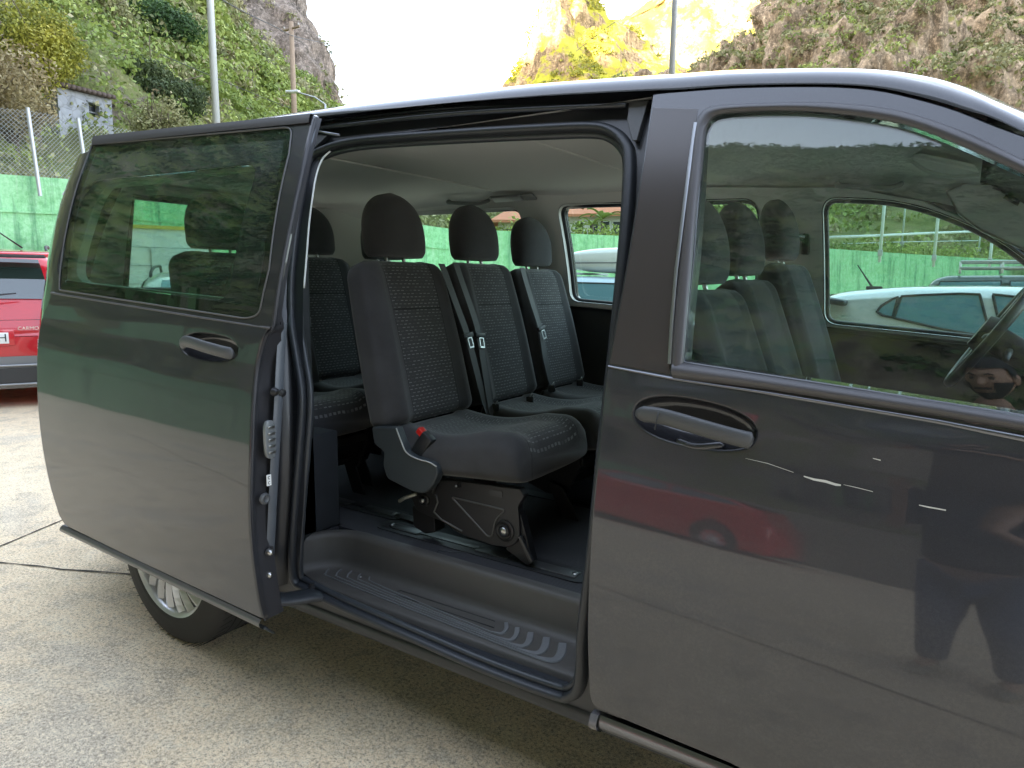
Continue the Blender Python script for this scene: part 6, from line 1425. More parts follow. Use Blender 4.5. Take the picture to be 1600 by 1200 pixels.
# ================================================================== OTHER CARS
GLD = simple('car_glass_dark', (.012, .016, .018), .03, spec=.9, coat=1)
LAMPR = simple('lamp_red', (.45, .02, .02), .12, coat=1); LAMPC = simple('lamp_clear', (.62, .66, .70), .12, coat=1, metal=.3)
CARB = simple('car_black_trim', (.02, .02, .022), .5); CARG = simple('car_grey_cladding', (.20, .205, .21), .5)
def make_car(name, loc, heading, L_, Wd, H, paint_, label, roof, belt, windows, ws, bw, clad=None, rack=None, wheels=True, group=None, glassm=None, rim_grey=True, tumble=.26):
    """roof/belt: (fraction from rear, z) control points; windows: polygons [(frac,z)]; ws/bw: fraction ranges of windscreen and back glass"""
    e = setp(empty(name, loc, heading), label, 'car', group=group); hw = Wd/2
    RF = np.array(roof); BL = np.array(belt)
    def zr(f): return float(np.interp(f, RF[:, 0], RF[:, 1]))
    def zb(f): return float(np.interp(f, BL[:, 0], BL[:, 1]))
    def zrs(f): return sum(zr(min(1, max(0, f+d))) for d in (-.02, -.01, 0, .01, .02))/5
    def tap(f): return 1-.10*max(0, (f-.80)/.20)**2-.07*max(0, (.16-f)/.16)**2
    def ys(f, z):
        t = tap(f)*hw; b = zb(f); lo = .035*((z-.62)/.4)**2 if z < b else .035*((b-.62)/.4)**2+tumble*(z-b)+.20*(z-b)**2
        return t-lo
    def ring(f):
        x = (f-.5)*L_; R0 = zrs(f); b = min(zb(f), R0-.06); pts = []
        for z in (.20, .26, .36, .50, .64, .78): 
            if z < b-.04: pts.append((ys(f, z)-(.05 if z < .22 else 0), z))
        for k in range(9): z = b+(R0-.07-b)*k/8; pts.append((ys(f, z), z))
        while len(pts) < 15: pts.insert(1, (pts[0][0]*.5+pts[1][0]*.5, pts[0][1]*.5+pts[1][1]*.5))
        y0, z0 = pts[-1]
        for k in range(1, 13):
            t = k/12; a = t*math.pi/2; yy = y0*(1-t)**1.0 if t > .25 else y0*(1-t*.9-.0); s_ = min(1, t/.28); pts.append((y0*(1-t*t*.35-t*.65), z0+(R0-z0)*(math.sin(s_*math.pi/2)*.82)+(R0-z0)*.18*math.sin(t*math.pi/2)))
        return x, pts
    fs = sorted(set(list(np.linspace(0, 1, 60))+[bw[0], bw[1], ws[0], ws[1]])); rings = []
    for f in fs:
        sh = 0
        x, pts = ring(f); h = [(x, y, z) for y, z in pts]; rings.append(h+[(x, -y, z) for y, z in pts[::-1][1:]])
    # end caps rounded
    def squeeze(r, dx, s_): cz = .62; return [(p[0]+dx, p[1]*s_, cz+(p[2]-cz)*(1-(1-s_)*.8)) for p in r]
    rings = [squeeze(rings[0], -.07, .90), squeeze(rings[0], -.035, .975)]+rings+[squeeze(rings[-1], .04, .97), squeeze(rings[-1], .08, .88)]
    body = MB().loft(rings).build('body', paint_, e, autos=50)
    gm = glassm or GLD
    def win(poly, s_):
        P = resample(poly, .02/L_*2); n = len(P); c = sum(P)/n; V = []; 
        P = [np.array(p) for p in P]; m = MB(); rg = []
        for k in range(5):
            t = 1-k/4*.995; rg.append([((c[0]+(p[0]-c[0])*t-.5)*L_, s_*(ys(c[0]+(p[0]-c[0])*t, c[1]+(p[1]-c[1])*t)+.006), c[1]+(p[1]-c[1])*t) for p in P])
        m.loft(rg, cap=False); o = m.build('side_window', gm, e)
        MB().tube([(((p[0])-.5)*L_, s_*(ys(p[0], p[1])+.006), p[1]) for p in P], .011, 6, closed=True).build('window_trim', CARB, o)
    for w in windows:
        for s_ in (1, -1): win([(f, z) if z > 0 else (f, z) for f, z in w], s_)
    for nm, (f0, f1) in (('windscreen', ws), ('rear_window', bw)):
        rg = []
        for k in range(9):
            f = f0+(f1-f0)*(.06+.88*k/8); x, pts = ring(f); t = pts[17:]; q = [(x, y, z) for y, z in t]+[(x, -y, z) for y, z in t[::-1][1:]]
            up = 1 if nm == 'windscreen' else -1; rg.append([(a+.012*up, b*.96, c+.012) for a, b, c in q])
        MB().loft(rg, closed=False, cap=False).build(nm, gm, e)
    if wheels:
        for fx_ in (.19, .81):
            for s_ in (1, -1):
                x = (fx_-.5)*L_; y = s_*(ys(fx_, .4)+.01); w = empty('wheel', (x, y, .33), parent=e); P_ = [(0, .215), (.0, .29), (-.02, .325), (-.05, .333), (-.17, .333), (-.20, .31), (-.20, .2)]
                MB().lathe([(a*s_*1., r) for a, r in P_], axis='Y', n=36).build('tyre', TYRE, w, autos=40)
                m = MB(); m.lathe([(0, .216), (-.02*s_, .20), (-.06*s_, .19)], axis='Y', n=36)
                for k in range(10): a = 2*math.pi*k/10; m.tube([(.03*math.cos(a), -.004*s_, .03*math.sin(a)), (.20*math.cos(a), -.012*s_, .20*math.sin(a))], [.018, .012], 6)
                m.lathe([(0.002*s_, 0.001), (0.002*s_, .04), (-.01*s_, .05)], axis='Y', n=18); m.build('rim', ALLOY if rim_grey else CARB, w, autos=40); MB().lathe([(-.07*s_, .21), (-.07*s_, .0)], axis='Y', n=24).build('brake_disc', CARB, w)
                ar = [((x+.385*math.cos(a)), s_*(ys(min(1, max(0, fx_+.385*math.cos(a)/L_)), .33+.385*math.sin(a))+.004), .33+.385*math.sin(a)) for a in np.linspace(.02, math.pi-.02, 22)]
                MB().tube(ar, .028 if clad else .012, 8).build('wheel_arch', clad or CARB, e)
                a2 = MB(); rr = [[(x+r*math.cos(a), s_*(ys(min(1, max(0, fx_+r*math.cos(a)/L_)), max(.2, .33+r*math.sin(a)))+.003), .33+r*math.sin(a)) for a in np.linspace(-.3, math.pi+.3, 24)] for r in (.385, .30)]
                a2.loft(rr, closed=False, cap=False).build('wheel_well', CARB, e)
    if clad:
        for s_ in (1, -1): MB().loft([[((f-.5)*L_, s_*(ys(f, z)+.008), z) for z in (.20, .28, .38)] for f in np.linspace(.02, .98, 40)], closed=False, cap=False).build('side_cladding', clad, e)
    if rack:
        for s_ in (1, -1):
            f0, f1 = rack[0], rack[1]; MB().tube([((f-.5)*L_, s_*(ys(f, zr(f)-.08)-.06), zr(f)+.0+.045*math.sin(math.pi*min(1, max(0, (f-f0)/(f1-f0))))**.3) for f in np.linspace(f0, f1, 20)], .015, 8).build('roof_rail', CARB, e)
    for s_ in (1, -1):
        MB().tube([((ws[0]-.5)*L_+.25, s_*(hw-.06), zb(.62)+.05), ((ws[0]-.5)*L_+.22, s_*(hw+.10), zb(.62)+.09)], [.05, .075], 10).build('wing_mirror', paint_, e)
        MB().box(((.985-.5)*L_, s_*hw*.70, .66), (.12, .34, .14)).build('headlight', LAMPC, e, bevel=.03)
        for f_ in (.42, .63): MB().tube([((f_-.5)*L_, s_*(ys(f_, .80)+.012), .80), ((f_-.5)*L_+.16, s_*(ys(f_, .80)+.012), .80)], .011, 6).build('door_handle', paint_, e)
        for f_ in (.33, .53): MB().tube([((f_-.5)*L_+(.0 if f_ > .4 else -.06*math.sin(k)), s_*(ys(f_, z)+.002), z) for k, z in enumerate(np.linspace(.30, zb(f_), 8))], .003, 4).build('door_gap', CARB, e)
    MB().box(((.5)*L_+.075, 0, .42), (.05, Wd*.55, .16)).build('grille', CARB, e, bevel=.02)
    MB().box(((-.5)*L_-.02, 0, .26), (.12, Wd*.82, .12)).build('rear_diffuser', clad or CARB, e, bevel=.03)
    return e, ys, zr, zb
HROOF = [(0, .82), (.015, .98), (.05, 1.10), (.11, 1.32), (.20, 1.40), (.38, 1.45), (.52, 1.44), (.60, 1.38), (.72, 1.04), (.76, .98), (.90, .88), (.97, .76), (1, .60)]
def sc(rf, H, H0=1.45): return [(a, b*H/H0) for a, b in rf]
# silver hatch on the far side of the van
SIL = paint('silver_paint', (.62, .64, .65), metal=.35, rough=.35)
rf = [(0, .80), (.02, .95), (.05, 1.10), (.085, 1.27), (.12, 1.325), (.24, 1.375), (.38, 1.388), (.52, 1.375), (.60, 1.31), (.72, 1.00), (.76, .94), (.90, .85), (.97, .74), (1, .58)]
bl = [(0, .95), (.14, 1.06), (.22, 1.03), (.36, .94), (.60, .885), (.8, .86), (1, .62)]
def fr(px, y, x0, L_=4.25): return (aty(px, 500, y)[0]-x0)/L_
X0s = -.85
def sw(pts, y=5.42): 
    out = []
    for px, py in pts:
        p = aty(px, py, y); out.append(((p[0]-X0s)/4.25, p[2]))
    return out
wq = sw([(1369, 487), (1376, 478), (1392, 468), (1402, 464), (1394, 496), (1378, 493)])
wr_ = sw([(1407, 463), (1440, 461), (1500, 459), (1531, 460), (1546, 519), (1546, 527), (1470, 514), (1396, 497)])
wf_ = sw([(1552, 460), (1600, 465), (1650, 475), (1720, 500), (1760, 530), (1760, 550), (1640, 538), (1566, 528)])
ec, ys_, zr_, zb_ = make_car('silver_car', (X0s+4.25/2, 6.30, 0), 0, 4.25, 1.78, 1.39, SIL, 'silver hatchback parked on the far side of the van, seen through the driver side window', rf, bl, [wq, wr_, wf_], (.585, .735), (.045, .10), glassm=simple('car_glass_blue_refl', (.12, .24, .29), .06, coat=1), tumble=.22)  # light-blue window reflection is painted into the glass base colour
p0 = aty(1366, 448, 6.0); p1 = aty(1340, 414, 6.0); o = np.array(ec.location)
MB().tube([p0-o-np.array([0, 0, .03]), p1-o], [.012, .004], 8).build('antenna', CARB, ec); MB().box(tuple(p0-o+np.array([0, 0, -.01])), (.14, .04, .03)).build('antenna_base', CARB, ec, bevel=.01)
a, b = aty(1280, 466, 5.9), aty(1321, 470, 5.6); MB().box(tuple((a+b)/2-o), (.34, .9, .05), Matrix.Rotation(rad(8), 3, 'Y')).build('spoiler', CARB, ec, bevel=.015)
for (px, py, s_, t) in ((1328, 496, .055, 'RENT'), (1328, 502, .045, 'A CAR'), (1343, 503, .04, 'TEL')): pass
sp_ = aty(1330, 500, 5.43); lg = MB()
for k in range(3): lg.box((sp_[0]-o[0]-.03+.0*k, ys_(.13, 1.13)*-1-.006, sp_[2]+.03-.025*k), (.12-.02*k, .003, .010))
lg.build('decal_lines', simple('decal_grey', (.25, .33, .33), .5), ec, smooth=False)
# car with the white roof box behind the middle window
BLU = paint('pale_blue_paint', (.42, .52, .60), metal=.3, rough=.35); WHP = paint('white_car_paint', (.72, .72, .70), metal=0, rough=.4)
bx = aty(925, 440, 7.5); L2 = 4.2
rf2 = [(0, .85), (.02, 1.0), (.05, 1.15), (.10, 1.38), (.2, 1.44), (.40, 1.47), (.55, 1.45), (.62, 1.38), (.74, 1.05), (.78, 1.0), (.92, .90), (1, .62)]
e2, y2, z2, b2 = make_car('roof_box_car', (-4.0+.3, 8.4, 0), 0, L2, 1.75, 1.47, BLU, 'pale blue car carrying a white roof box beyond the middle window', rf2, [(0, .95), (.3, .95), (.7, .9), (1, .62)], [[(.12, 1.0), (.16, 1.33), (.36, 1.37), (.36, .97)], [(.38, .97), (.38, 1.37), (.56, 1.36), (.70, 1.0), (.69, .95)]], (.60, .75), (.035, .10), glassm=MATS['car_glass_blue_refl'])
rb_ = setp(empty('roof_box', (-3.75, 8.35, 1.50)), 'white roof box strapped on the pale blue car', 'roof box')
rbm = []
for k in range(17): t = k/16; x = -.95+1.9*t; h = .19*min(1, math.sin(math.pi*min(1, max(0.02, t))*1.0)**.35); w = .38*min(1, math.sin(math.pi*min(.98, max(.02, t)))**.22); rbm.append([(x, se(a, 3.6)[0]*w, .20+se(a, 3.6)[1]*h) for a in np.linspace(0, 2*math.pi, 24, endpoint=False)])
MB().loft(rbm).build('lid', WHITEP, rb_, autos=60); MB().box((0, 0, .16), (1.86, .78, .02)).build('lid_joint', CARG, rb_, bevel=.004)
for x in (-.5, .5): MB().box((x, 0, .0), (.05, 1.1, .03)).build('crossbar', GALV, rb_, bevel=.005)
# dark off-roader with a loaded rack, further right
e3, y3, z3, b3 = make_car('off_roader', (2.0, 15.2, 0), 0, 4.4, 1.85, 1.62, paint('dark_green_paint', (.03, .045, .035)), 'dark off-roader with a flat roof rack parked by the long green wall', [(0, .9), (.02, 1.3), (.05, 1.5), (.10, 1.58), (.5, 1.60), (.60, 1.55), (.70, 1.10), (.74, 1.05), (.95, .98), (1, .7)], [(0, 1.0), (1, .95)], [[(.06, 1.06), (.08, 1.46), (.30, 1.48), (.30, 1.04)], [(.33, 1.04), (.33, 1.48), (.46, 1.48), (.47, 1.04)], [(.49, 1.03), (.49, 1.48), (.58, 1.46), (.66, 1.08)]], (.58, .71), (.02, .06), glassm=MATS['car_glass_blue_refl'])
rk = setp(empty('roof_rack', (1.45, 15.1, 1.62)), 'flat silver roof rack on top of the dark off-roader', 'roof rack'); m = MB()
for y in (-.55, .55): m.tube([(-1.0, y, .22), (1.0, y, .22)], .022, 8); m.tube([(-1.0, y, .10), (1.0, y, .10)], .022, 8)
m.build('side_rail', GALV, rk); m = MB()
for x in (-1, -.33, .33, 1): m.tube([(x, -.55, .10), (x, .55, .10)], .02, 8); m.tube([(x, -.55, 0), (x, -.55, .22)], .018, 8); m.tube([(x, .55, 0), (x, .55, .22)], .018, 8)
m.build('crossbar', WHITEP, rk)
make_car('white_car', (7.4, 15.0, 0), 0, 4.1, 1.75, 1.55, WHP, 'white car right of the dark off-roader by the long green wall', sc(HROOF, 1.52), [(0, .98), (1, .9)], [[(.12, 1.02), (.18, 1.36), (.36, 1.42), (.36, 1.0)], [(.38, 1.0), (.38, 1.42), (.54, 1.40), (.68, 1.04)]], (.60, .74), (.04, .11))
# white estate with roof rails seen through the tailgate
eS = make_car('white_estate_car', (-7.05, 3.9, 0), rad(148), 4.5, 1.8, 1.47, WHP, 'white estate car with black roof rails seen through the glass of the open door', [(0, .85), (.02, 1.05), (.05, 1.2), (.10, 1.38), (.2, 1.44), (.45, 1.47), (.55, 1.44), (.62, 1.36), (.74, 1.04), (.78, .98), (.92, .88), (1, .6)], [(0, 1.0), (.3, .98), (.7, .92), (1, .62)], [[(.09, 1.10), (.13, 1.33), (.25, 1.37), (.27, 1.02)], [(.29, 1.0), (.28, 1.37), (.43, 1.40), (.43, .97)], [(.45, .97), (.45, 1.40), (.56, 1.38), (.69, .99)]], (.59, .75), (.035, .10), rack=(.12, .55), glassm=MATS['car_glass_blue_refl'])
# red crossover at the left edge, tail towards us
REDC = paint('red_paint', (.55, .008, .018), metal=.1, rough=.35)
pr = ath(-36, 500, 9.0); dirx = np.array([pr[0]-CAM[0], pr[1]-CAM[1]]); dirx /= np.linalg.norm(dirx); hd = math.atan2(dirx[1], dirx[0])-rad(7)
L6 = 4.25; hdv = np.array([math.cos(hd), math.sin(hd)]); c6 = np.array([pr[0], pr[1]])+hdv*L6/2
e6, y6, z6, b6 = make_car('red_crossover', (c6[0], c6[1], 0), hd, L6, 1.80, 1.68, REDC, 'red crossover parked at the left edge with its tail towards the camera', [(0, .72), (.012, .98), (.03, 1.12), (.05, 1.34), (.085, 1.60), (.2, 1.68), (.42, 1.71), (.54, 1.68), (.62, 1.57), (.74, 1.14), (.78, 1.08), (.93, .97), (1, .62)], [(0, 1.08), (.3, 1.05), (.7, 1.0), (1, .7)], [[(.10, 1.20), (.13, 1.44), (.26, 1.50), (.27, 1.12)], [(.29, 1.10), (.28, 1.50), (.43, 1.54), (.43, 1.06)], [(.45, 1.06), (.45, 1.54), (.56, 1.52), (.69, 1.09)]], (.59, .75), (.026, .088), clad=CARG, rack=(.14, .55), glassm=simple('car_glass_rear', (.02, .035, .03), .03, coat=1, spec=1))
bk = -L6/2
def rbox(nm, y, z, w, h, d, mt, bev=.01, x=None): return MB().box(((bk-.075 if x is None else x), y, z), (d, w, h)).build(nm, mt, e6, bevel=bev)
for s_ in (1, -1):
    pts = rounded([(s_*.88, 1.06, .04), (s_*.60, 1.05, .05), (s_*.56, .92, .06), (s_*.86, .86, .05)], 5); m = MB(); m.prism([(a, b) for a, b in pts], bk-.075, bk+.05, lambda u, v, d: (d, u, v)); m.build('tail_light', LAMPC, e6, smooth=False, bevel=.012)
rbox('plate', 0, .74, .52, .115, .012, WHITEP, .003, bk-.092); rbox('plate_recess', 0, .745, .62, .17, .010, REDC, .01, bk-.083)
text('plate_text', '68-VR-HH', .115, CARB, e6, basis((bk-.0995, 0, .74), (0, -1, 0), (0, 0, 1)), .001)
text('badge', 'CARMOTORS', .052, simple('badge_chrome', (.8, .8, .8), .2, metal=1), e6, basis((bk-.092, -.50, .835), (0, -1, 0), (0, 0, 1)), .002)
MB().tube([(bk-.084, y, .925-.0*abs(y)) for y in np.linspace(-.86, .86, 12)], .003, 6).build('tailgate_gap', CARB, e6)
MB().loft([[(bk-.085+.05*(abs(y)/.9)**3, y, z) for z in (.22, .28, .42, .52, .545)] for y in np.linspace(-.90, .90, 24)], closed=False, cap=False).build('rear_bumper', CARG, e6)
pi = rounded([(-.66, .27, .07), (.66, .27, .07), (.66, .42, .07), (-.66, .42, .07)], 6); m = MB(); m.prism(pi, bk-.10, bk-.08, lambda u, v, d: (d, u, v)); m.build('bumper_inset', simple('bumper_dark', (.04, .042, .045), .5), e6, smooth=False)
MB().tube([(bk-.10, u, v) for u, v in rounded([(-.70, .25, .09), (.70, .25, .09), (.70, .45, .09), (-.70, .45, .09)], 6)], .012, 8, closed=True).build('bumper_frame', simple('bumper_silver', (.35, .36, .37), .35, metal=.5), e6)
MB().box((bk+.16, 0, 1.62), (.26, 1.36, .035), Matrix.Rotation(rad(-8), 3, 'Y')).build('spoiler', REDC, e6, bevel=.012); MB().box((bk+.12, 0, 1.59), (.18, 1.26, .035)).build('spoiler_underside', CARB, e6, bevel=.005)
MB().tube([(bk+.55, -.40, 1.69), (bk+.35, -.05, 1.98)], [.010, .004], 6).build('antenna', CARB, e6)
MB().tube([(bk-.02, .02, 1.16), (bk+.01, -.35, 1.20)], [.014, .007], 8).build('rear_wiper', CARB, e6); MB().lathe([(0, .03), (.02, .028), (.03, 0)], (bk-.04, .0, 1.16), 'X', 14).build('wiper_hub', CARB, e6)
# red car on the photographer's side of the lot, only met as a reflection
make_car('red_hatchback', (-3.1, -9.6, 0), rad(187), 4.0, 1.75, 1.46, REDC, 'red hatchback parked across the lane behind the photographer', HROOF, [(0, .98), (.14, .98), (.4, .93), (.7, .90), (1, .62)], [[(.10, 1.04), (.15, 1.30), (.36, 1.36), (.36, .98)], [(.38, .97), (.38, 1.36), (.54, 1.35), (.69, .98)]], (.60, .735), (.05, .11))
make_car('white_hatchback', (7.5, -10.5, 0), rad(178), 4.0, 1.75, 1.46, WHP, 'white hatchback parked across the lot, right of the red hatchback', HROOF, [(0, .98), (.14, .98), (.4, .93), (.7, .90), (1, .62)], [[(.10, 1.04), (.15, 1.30), (.36, 1.36), (.36, .98)], [(.38, .97), (.38, 1.36), (.54, 1.35), (.69, .98)]], (.60, .735), (.05, .11))
# slab joints in the concrete
def joint(pts, w, seed, lab):
    rng = np.random.default_rng(seed); P = []
    for a, b in zip(pts[:-1], pts[1:]):
        n = max(2, int(math.dist(a, b)/.04)); P += [(a[0]+(b[0]-a[0])*k/n, a[1]+(b[1]-a[1])*k/n) for k in range(n)]
    P.append(pts[-1]); P = np.array(P); q = fbm(np.stack([P[:, 0]*3, P[:, 1]*3, P[:, 0]*0+seed], 1), 5, seed); d = np.gradient(P, axis=0); d /= np.linalg.norm(d, axis=1)[:, None]; nn = np.stack([-d[:, 1], d[:, 0]], 1)
    c = P+nn*(q*.014)[:, None]; ww = w*(.5+1.2*rng.random(len(P)))[:, None]; V = np.concatenate([np.c_[c+nn*ww, np.full(len(P), .004)], np.c_[c-nn*ww, np.full(len(P), .004)]]); n = len(P)
    mb = MB().add(V, [(i, i+1, n+i+1, n+i) for i in range(n-1)]); o = mb.build('concrete_joint', simple('joint_dirt', (.05, .045, .038), .95), smooth=False); setp(o, lab, 'ground', kind='structure'); return o
def g2(px, py): p = atz(px, py, 0); return (p[0], p[1])
joint([g2(-60, 880), g2(0, 855), g2(95, 815), g2(200, 772)], .0045, 1, 'dark joint line slanting up from the left edge towards the open door')
joint([g2(-60, 874), g2(0, 880), g2(60, 886), g2(95, 891), g2(190, 896), g2(330, 905)], .005, 2, 'dark joint line running from the left edge to the rear wheel')
joint([(-9, -4.0), (-2.2, -1.9), (1.5, -1.0), (6, .3)], .004, 3, 'dark joint line crossing the concrete behind the photographer')

# ================================================================== THE PHOTOGRAPHER
SKIN = simple('skin', (.42, .25, .17), .5, vary=.12, vscale=20); HAIR = simple('hair', (.018, .014, .012), .6, bump=.8, bscale=300); SHIRT = simple('shirt_black', (.018, .019, .021), .85, bump=.4, bscale=200); JEANS = simple('jeans', (.07, .10, .16), .85, bump=.5, bscale=400, vary=.25, vscale=12); SHOE = simple('shoe', (.30, .27, .20), .7)
def skin(name, verts, edges, radii, mat, parent, root=0, sub=2):
    me = bpy.data.meshes.new(name); me.from_pydata(verts, edges, []); o = bpy.data.objects.new(name, me); COL.objects.link(o); me.materials.append(mat); o.parent = parent
    sk = o.modifiers.new('skin', 'SKIN'); sk.use_smooth_shade = True
    for i, v in enumerate(me.skin_vertices[0].data):
        r = radii[i]; v.radius = r if isinstance(r, tuple) else (r, r); v.use_root = (i == root)
    s_ = o.modifiers.new('sub', 'SUBSURF'); s_.levels = s_.render_levels = sub; return o
def person():
    HX, HY = .79, -1.70; e = setp(empty('person', (HX, HY, 0)), 'bearded man in a black t-shirt and jeans holding up a phone beside the van', 'person')
    F2 = Vector((_F[0], _F[1], 0)).normalized(); R2 = Vector((F2.y, -F2.x, 0))
    bodydir = Vector((-.25, 1, 0)).normalized(); side = Vector((bodydir.y, -bodydir.x, 0))
    def L(s_, f, z): v = side*s_+bodydir*f; return (v.x, v.y, z*1.03)
    c = Vector(CAM)-Vector((HX, HY, 0)); Rv = Vector(_R); Uv = Vector(_U); Fv = Vector(_F)
    hr = c+Rv*.092-Fv*.03-Uv*.02; hl_ = c-Rv*.092-Fv*.03-Uv*.02
    v = []; ed = []; rr = []
    def add(p, r, par=None):
        v.append(tuple(p)); rr.append(r)
        if par is not None: ed.append((par, len(v)-1))
        return len(v)-1
    pel = add(L(0, 0, .96), (.125, .095)); ch0 = add(L(0, -.01, 1.12), (.11, .08), pel); ch1 = add(L(0, -.02, 1.30), (.125, .085), ch0); ch2 = add(L(0, -.025, 1.43), (.10, .065), ch1); nk = add(L(0, .0, 1.50), .058, ch2); nk2 = add(L(0, .03, 1.565), .055, nk)
    joints = {}
    for s_, hand in ((1, hr), (-1, hl_)):
        sh = add(L(.185*s_, -.02, 1.41), .058, ch2); el = Vector(L(.26*s_, .10, 1.16)); u1 = add(Vector(v[sh]).lerp(el, .5), .048, sh); e1 = add(el, .040, u1); m1 = add(el.lerp(hand, .45), .037, e1); w1 = add(el.lerp(hand, .86), .026, m1); pm = add(hand-Vector((0, 0, .012)), (.036, .018), w1); joints[s_] = (sh, e1, pm)
        # fingers curl round the phone, thumb on the near face
        for k in range(4):
            off = Uv*(.030-.020*k); b0 = hand+off+Fv*.004; p1 = add(b0+Fv*.022-Rv*s_*.004, .0105, pm); p2 = add(b0+Fv*.034-Rv*s_*.022, .0092, p1); p3 = add(b0+Fv*(.030)-Rv*s_*(.040-.004*k), .0080, p2)
        t1 = add(hand+Uv*.018-Fv*.022-Rv*s_*.012, .0125, pm); t2 = add(hand+Uv*.030-Fv*.012-Rv*s_*.034, .0105, t1)
    for s_ in (1, -1):
        hp = add(L(.095*s_, 0, .90), (.095, .10), pel); kn = add(L(.12*s_, .03, .50), .062, hp); cf = add(L(.135*s_, -.005, .34), .055, kn); an = add(L(.14*s_, -.02, .10), .038, cf); ft = add(L(.15*s_, .10, .045), (.045, .035), an)
    skin('body', v, ed, rr, SKIN, e)
    # shirt
    v2 = [L(0, 0, .88), L(0, 0, .98), L(0, -.01, 1.14), L(0, -.02, 1.31), L(0, -.025, 1.44), L(0, .0, 1.50)]; r2 = [(.19, .15), (.185, .145), (.175, .135), (.20, .145), (.165, .115), (.085, .075)]; e2_ = [(0, 1), (1, 2), (2, 3), (3, 4), (4, 5)]
    for s_ in (1, -1):
        k = len(v2); a = Vector(L(.19*s_, -.02, 1.41)); b = Vector(L(.26*s_, .10, 1.16)); v2 += [tuple(a), tuple(a.lerp(b, .45)), tuple(a.lerp(b, .70))]; r2 += [.088, .078, .074]; e2_ += [(4, k), (k, k+1), (k+1, k+2)]
    skin('t_shirt', v2, e2_, r2, SHIRT, e, sub=2)
    v3 = [L(0, 0, .98)]; r3 = [(.165, .125)]; e3_ = []
    for s_ in (1, -1):
        k = len(v3); v3 += [L(.095*s_, 0, .86), L(.115*s_, .03, .50), L(.13*s_, -.005, .32), L(.138*s_, -.02, .09)]; r3 += [(.105, .11), .078, .072, .062]; e3_ += [(0, k), (k, k+1), (k+1, k+2), (k+2, k+3)]
    skin('jeans', v3, e3_, r3, JEANS, e)
    for s_ in (1, -1):
        a = Vector(L(.14*s_, -.07, .0)); rg = []
        for k in range(12):
            t = k/11; w = .045*math.sin(math.pi*min(.97, .12+t*.86))**.5*(1.08 if t > .5 else .92); h = (.085 if t < .4 else .085-.045*(t-.4)/.6); p = a+bodydir*(-.02+.29*t); rg.append([tuple(p+side*(se(q, 2.8)[0]*w)+Vector((0, 0, h/2+se(q, 2.8)[1]*h/2))) for q in np.linspace(0, 2*math.pi, 18, endpoint=False)])
        MB().loft(rg).build('shoe', SHOE, e)
    # head
    hc_ = Vector(L(0, .055, 1.655)); look = (Vector((CAM[0]-HX, CAM[1]-HY, CAM[2]))-hc_); look.normalize(); fw = Vector((look.x, look.y, -.30)).normalized(); rt = fw.cross(Vector((0, 0, 1))).normalized(); up = rt.cross(fw)
    M = Matrix(((rt.x, fw.x, up.x, hc_.x), (rt.y, fw.y, up.y, hc_.y), (rt.z, fw.z, up.z, hc_.z), (0, 0, 0, 1)))
    nu, nv = 72, 56; V = []; 
    def hp_(th, ph, grow=0):
        x = math.sin(ph)*math.cos(th); y = math.sin(ph)*math.sin(th); z = math.cos(ph); X = x*.075; Y = y*.098; Z = z*.120
        if z < 0: X *= 1+.30*z*abs(z)*1.3; Y = Y*(1+.10*z)+(.010*-z if y > 0 else .012*z)
        if y > .3:
            g = lambda a, b, sx_, sz_: math.exp(-((X-a)/sx_)**2-((Z-b)/sz_)**2)
            Y += .024*g(0, -.020, .010, .016)+.014*g(0, .0, .008, .022)-.010*(g(.030, .012, .015, .010)+g(-.030, .012, .015, .010))+.006*(g(.030, .032, .022, .008)+g(-.030, .032, .022, .008))+.006*g(0, -.055, .022, .007)+.005*g(0, -.068, .018, .005)-.004*g(0, -.0615, .022, .003)+.010*g(0, -.095, .022, .016)
        n = Vector((x/.075, y/.098, z/.120)).normalized(); return Vector((X, Y, Z))+n*grow
    def grid(keep, grow):
        P = [[hp_(2*math.pi*i/nu, math.pi*(j+.001)/nv, grow(2*math.pi*i/nu, math.pi*j/nv)) for j in range(nv+1)] for i in range(nu)]; m = MB(); vs = [tuple(p) for r in P for p in r]; F = []
        for i in range(nu):
            for j in range(nv):
                if keep(2*math.pi*(i+.5)/nu, math.pi*(j+.5)/nv): F.append((i*(nv+1)+j, ((i+1) % nu)*(nv+1)+j, ((i+1) % nu)*(nv+1)+j+1, i*(nv+1)+j+1))
        m.add(vs, F); return m
    hd_ = grid(lambda a, b: True, lambda a, b: 0).build('head', SKIN, e); hd_.matrix_local = M
    def hairk(a, b):
        y = math.sin(a)*math.sin(b); z = math.cos(b); return z > (.52 if y > .25 else .25-.9*(.25-y))-.0 if y > -.4 else z > -.45
    h = grid(hairk, lambda a, b: .010+.003*math.sin(a*17)*math.sin(b*23)).build('hair', HAIR, e); h.matrix_local = M
    def beard(a, b):
        y = math.sin(a)*math.sin(b); z = math.cos(b); x = math.cos(a)*math.sin(b); X = x*.075; Z = z*.12
        if y < .05: return False
        return (Z < -.070) or (abs(X) > .036 and Z < -.015 and y < .85) or (abs(Z+.047) < .006 and abs(X) < .03)
    bd = grid(beard, lambda a, b: .0035).build('beard', HAIR, e); bd.matrix_local = M
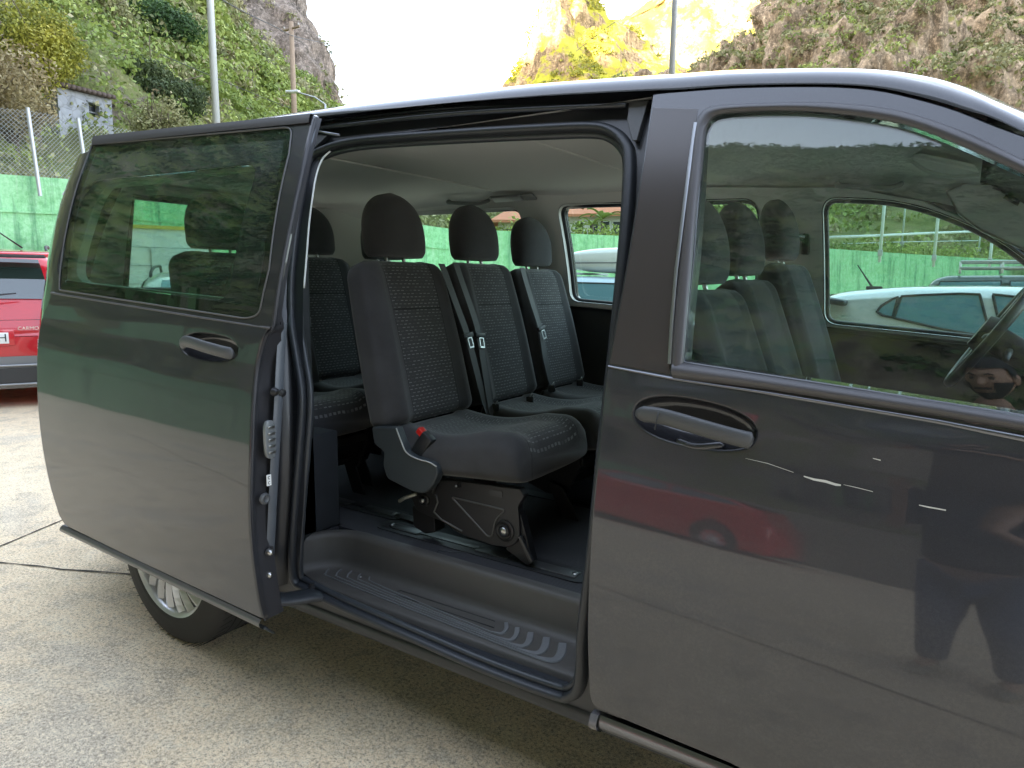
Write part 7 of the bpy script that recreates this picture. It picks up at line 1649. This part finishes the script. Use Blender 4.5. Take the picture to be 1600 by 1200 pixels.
    for s_ in (1, -1):
        rg = []
        for k in range(8): t = k/7; rg.append([(s_*(.072+.016*t), -.006-.010*t+math.cos(q)*(.012+.006*math.sin(t*3.1)), -.002+math.sin(q)*(.022+.010*math.sin(t*3.1))) for q in np.linspace(0, 2*math.pi, 14, endpoint=False)])
        er = MB().loft(rg).build('ear', SKIN, e); er.matrix_local = M
        ey = MB().lathe([(.013*math.cos(t), .013*math.sin(t)) for t in np.linspace(0.001, math.pi, 12)], (0, 0, 0), 'Y', 16).build('eye', simple('eye', (.10, .07, .05), .15), e); ey.matrix_local = M @ Matrix.Translation((s_*.030, .074, .010))
        br = MB().tube([(s_*.016, .099, .030), (s_*.030, .098, .036), (s_*.046, .086, .031)], [.004, .0045, .002], 6).build('eyebrow', HAIR, e); br.matrix_local = M
    # shirt emblem and glasses cord
    # phone (behind the lens)
    ph = setp(empty('phone', CAM-_F*.012), 'black phone held sideways in both hands', 'phone')
    Mp = Matrix(((_R[0], _U[0], -_F[0], 0), (_R[1], _U[1], -_F[1], 0), (_R[2], _U[2], -_F[2], 0), (0, 0, 0, 1)))
    m = MB(); m.prism(rounded([(-.125, -.060, .012), (.030, -.060, .012), (.030, .014, .012), (-.125, .014, .012)], 5), 0, .008, lambda u, v_, d: (u, v_, d)); o = m.build('case', CARB, ph, smooth=False, bevel=.002); o.matrix_local = Mp
    m = MB(); m.prism(rounded([(-.120, -.056, .010), (.026, -.056, .010), (.026, .010, .010), (-.120, .010, .010)], 5), .0082, .0092, lambda u, v_, d: (u, v_, d)); o = m.build('screen', simple('screen_glass', (.03, .04, .05), .08, coat=1), ph, smooth=False); o.matrix_local = Mp
person()

# groups: look-alikes placed together
GROUPS = {'evergreen_tree': 'trees on the left hillside', 'leafy_tree': 'trees on the left hillside', 'dry_tree': 'trees on the left hillside', 'bare_shrub': 'shrubs above the fence', 'flowering_shrub': 'shrubs above the fence',
    'light_mast': 'light masts round the lot', 'overhead_cable': 'overhead cables', 'house': 'houses beyond the long green wall', 'banana_plant': 'garden plants by the houses', 'green_wall': 'green walls round the lot',
    'silver_car': 'cars parked round the lot', 'roof_box_car': 'cars parked round the lot', 'off_roader': 'cars parked round the lot', 'white_car': 'cars parked round the lot', 'white_estate_car': 'cars parked round the lot', 'red_crossover': 'cars parked round the lot', 'red_hatchback': 'cars parked round the lot', 'white_hatchback': 'cars parked round the lot', 'concrete_joint': 'joints in the concrete'}
for o in bpy.data.objects:
    if o.parent is None and o.name.split('.')[0] in GROUPS: o['group'] = GROUPS[o.name.split('.')[0]]
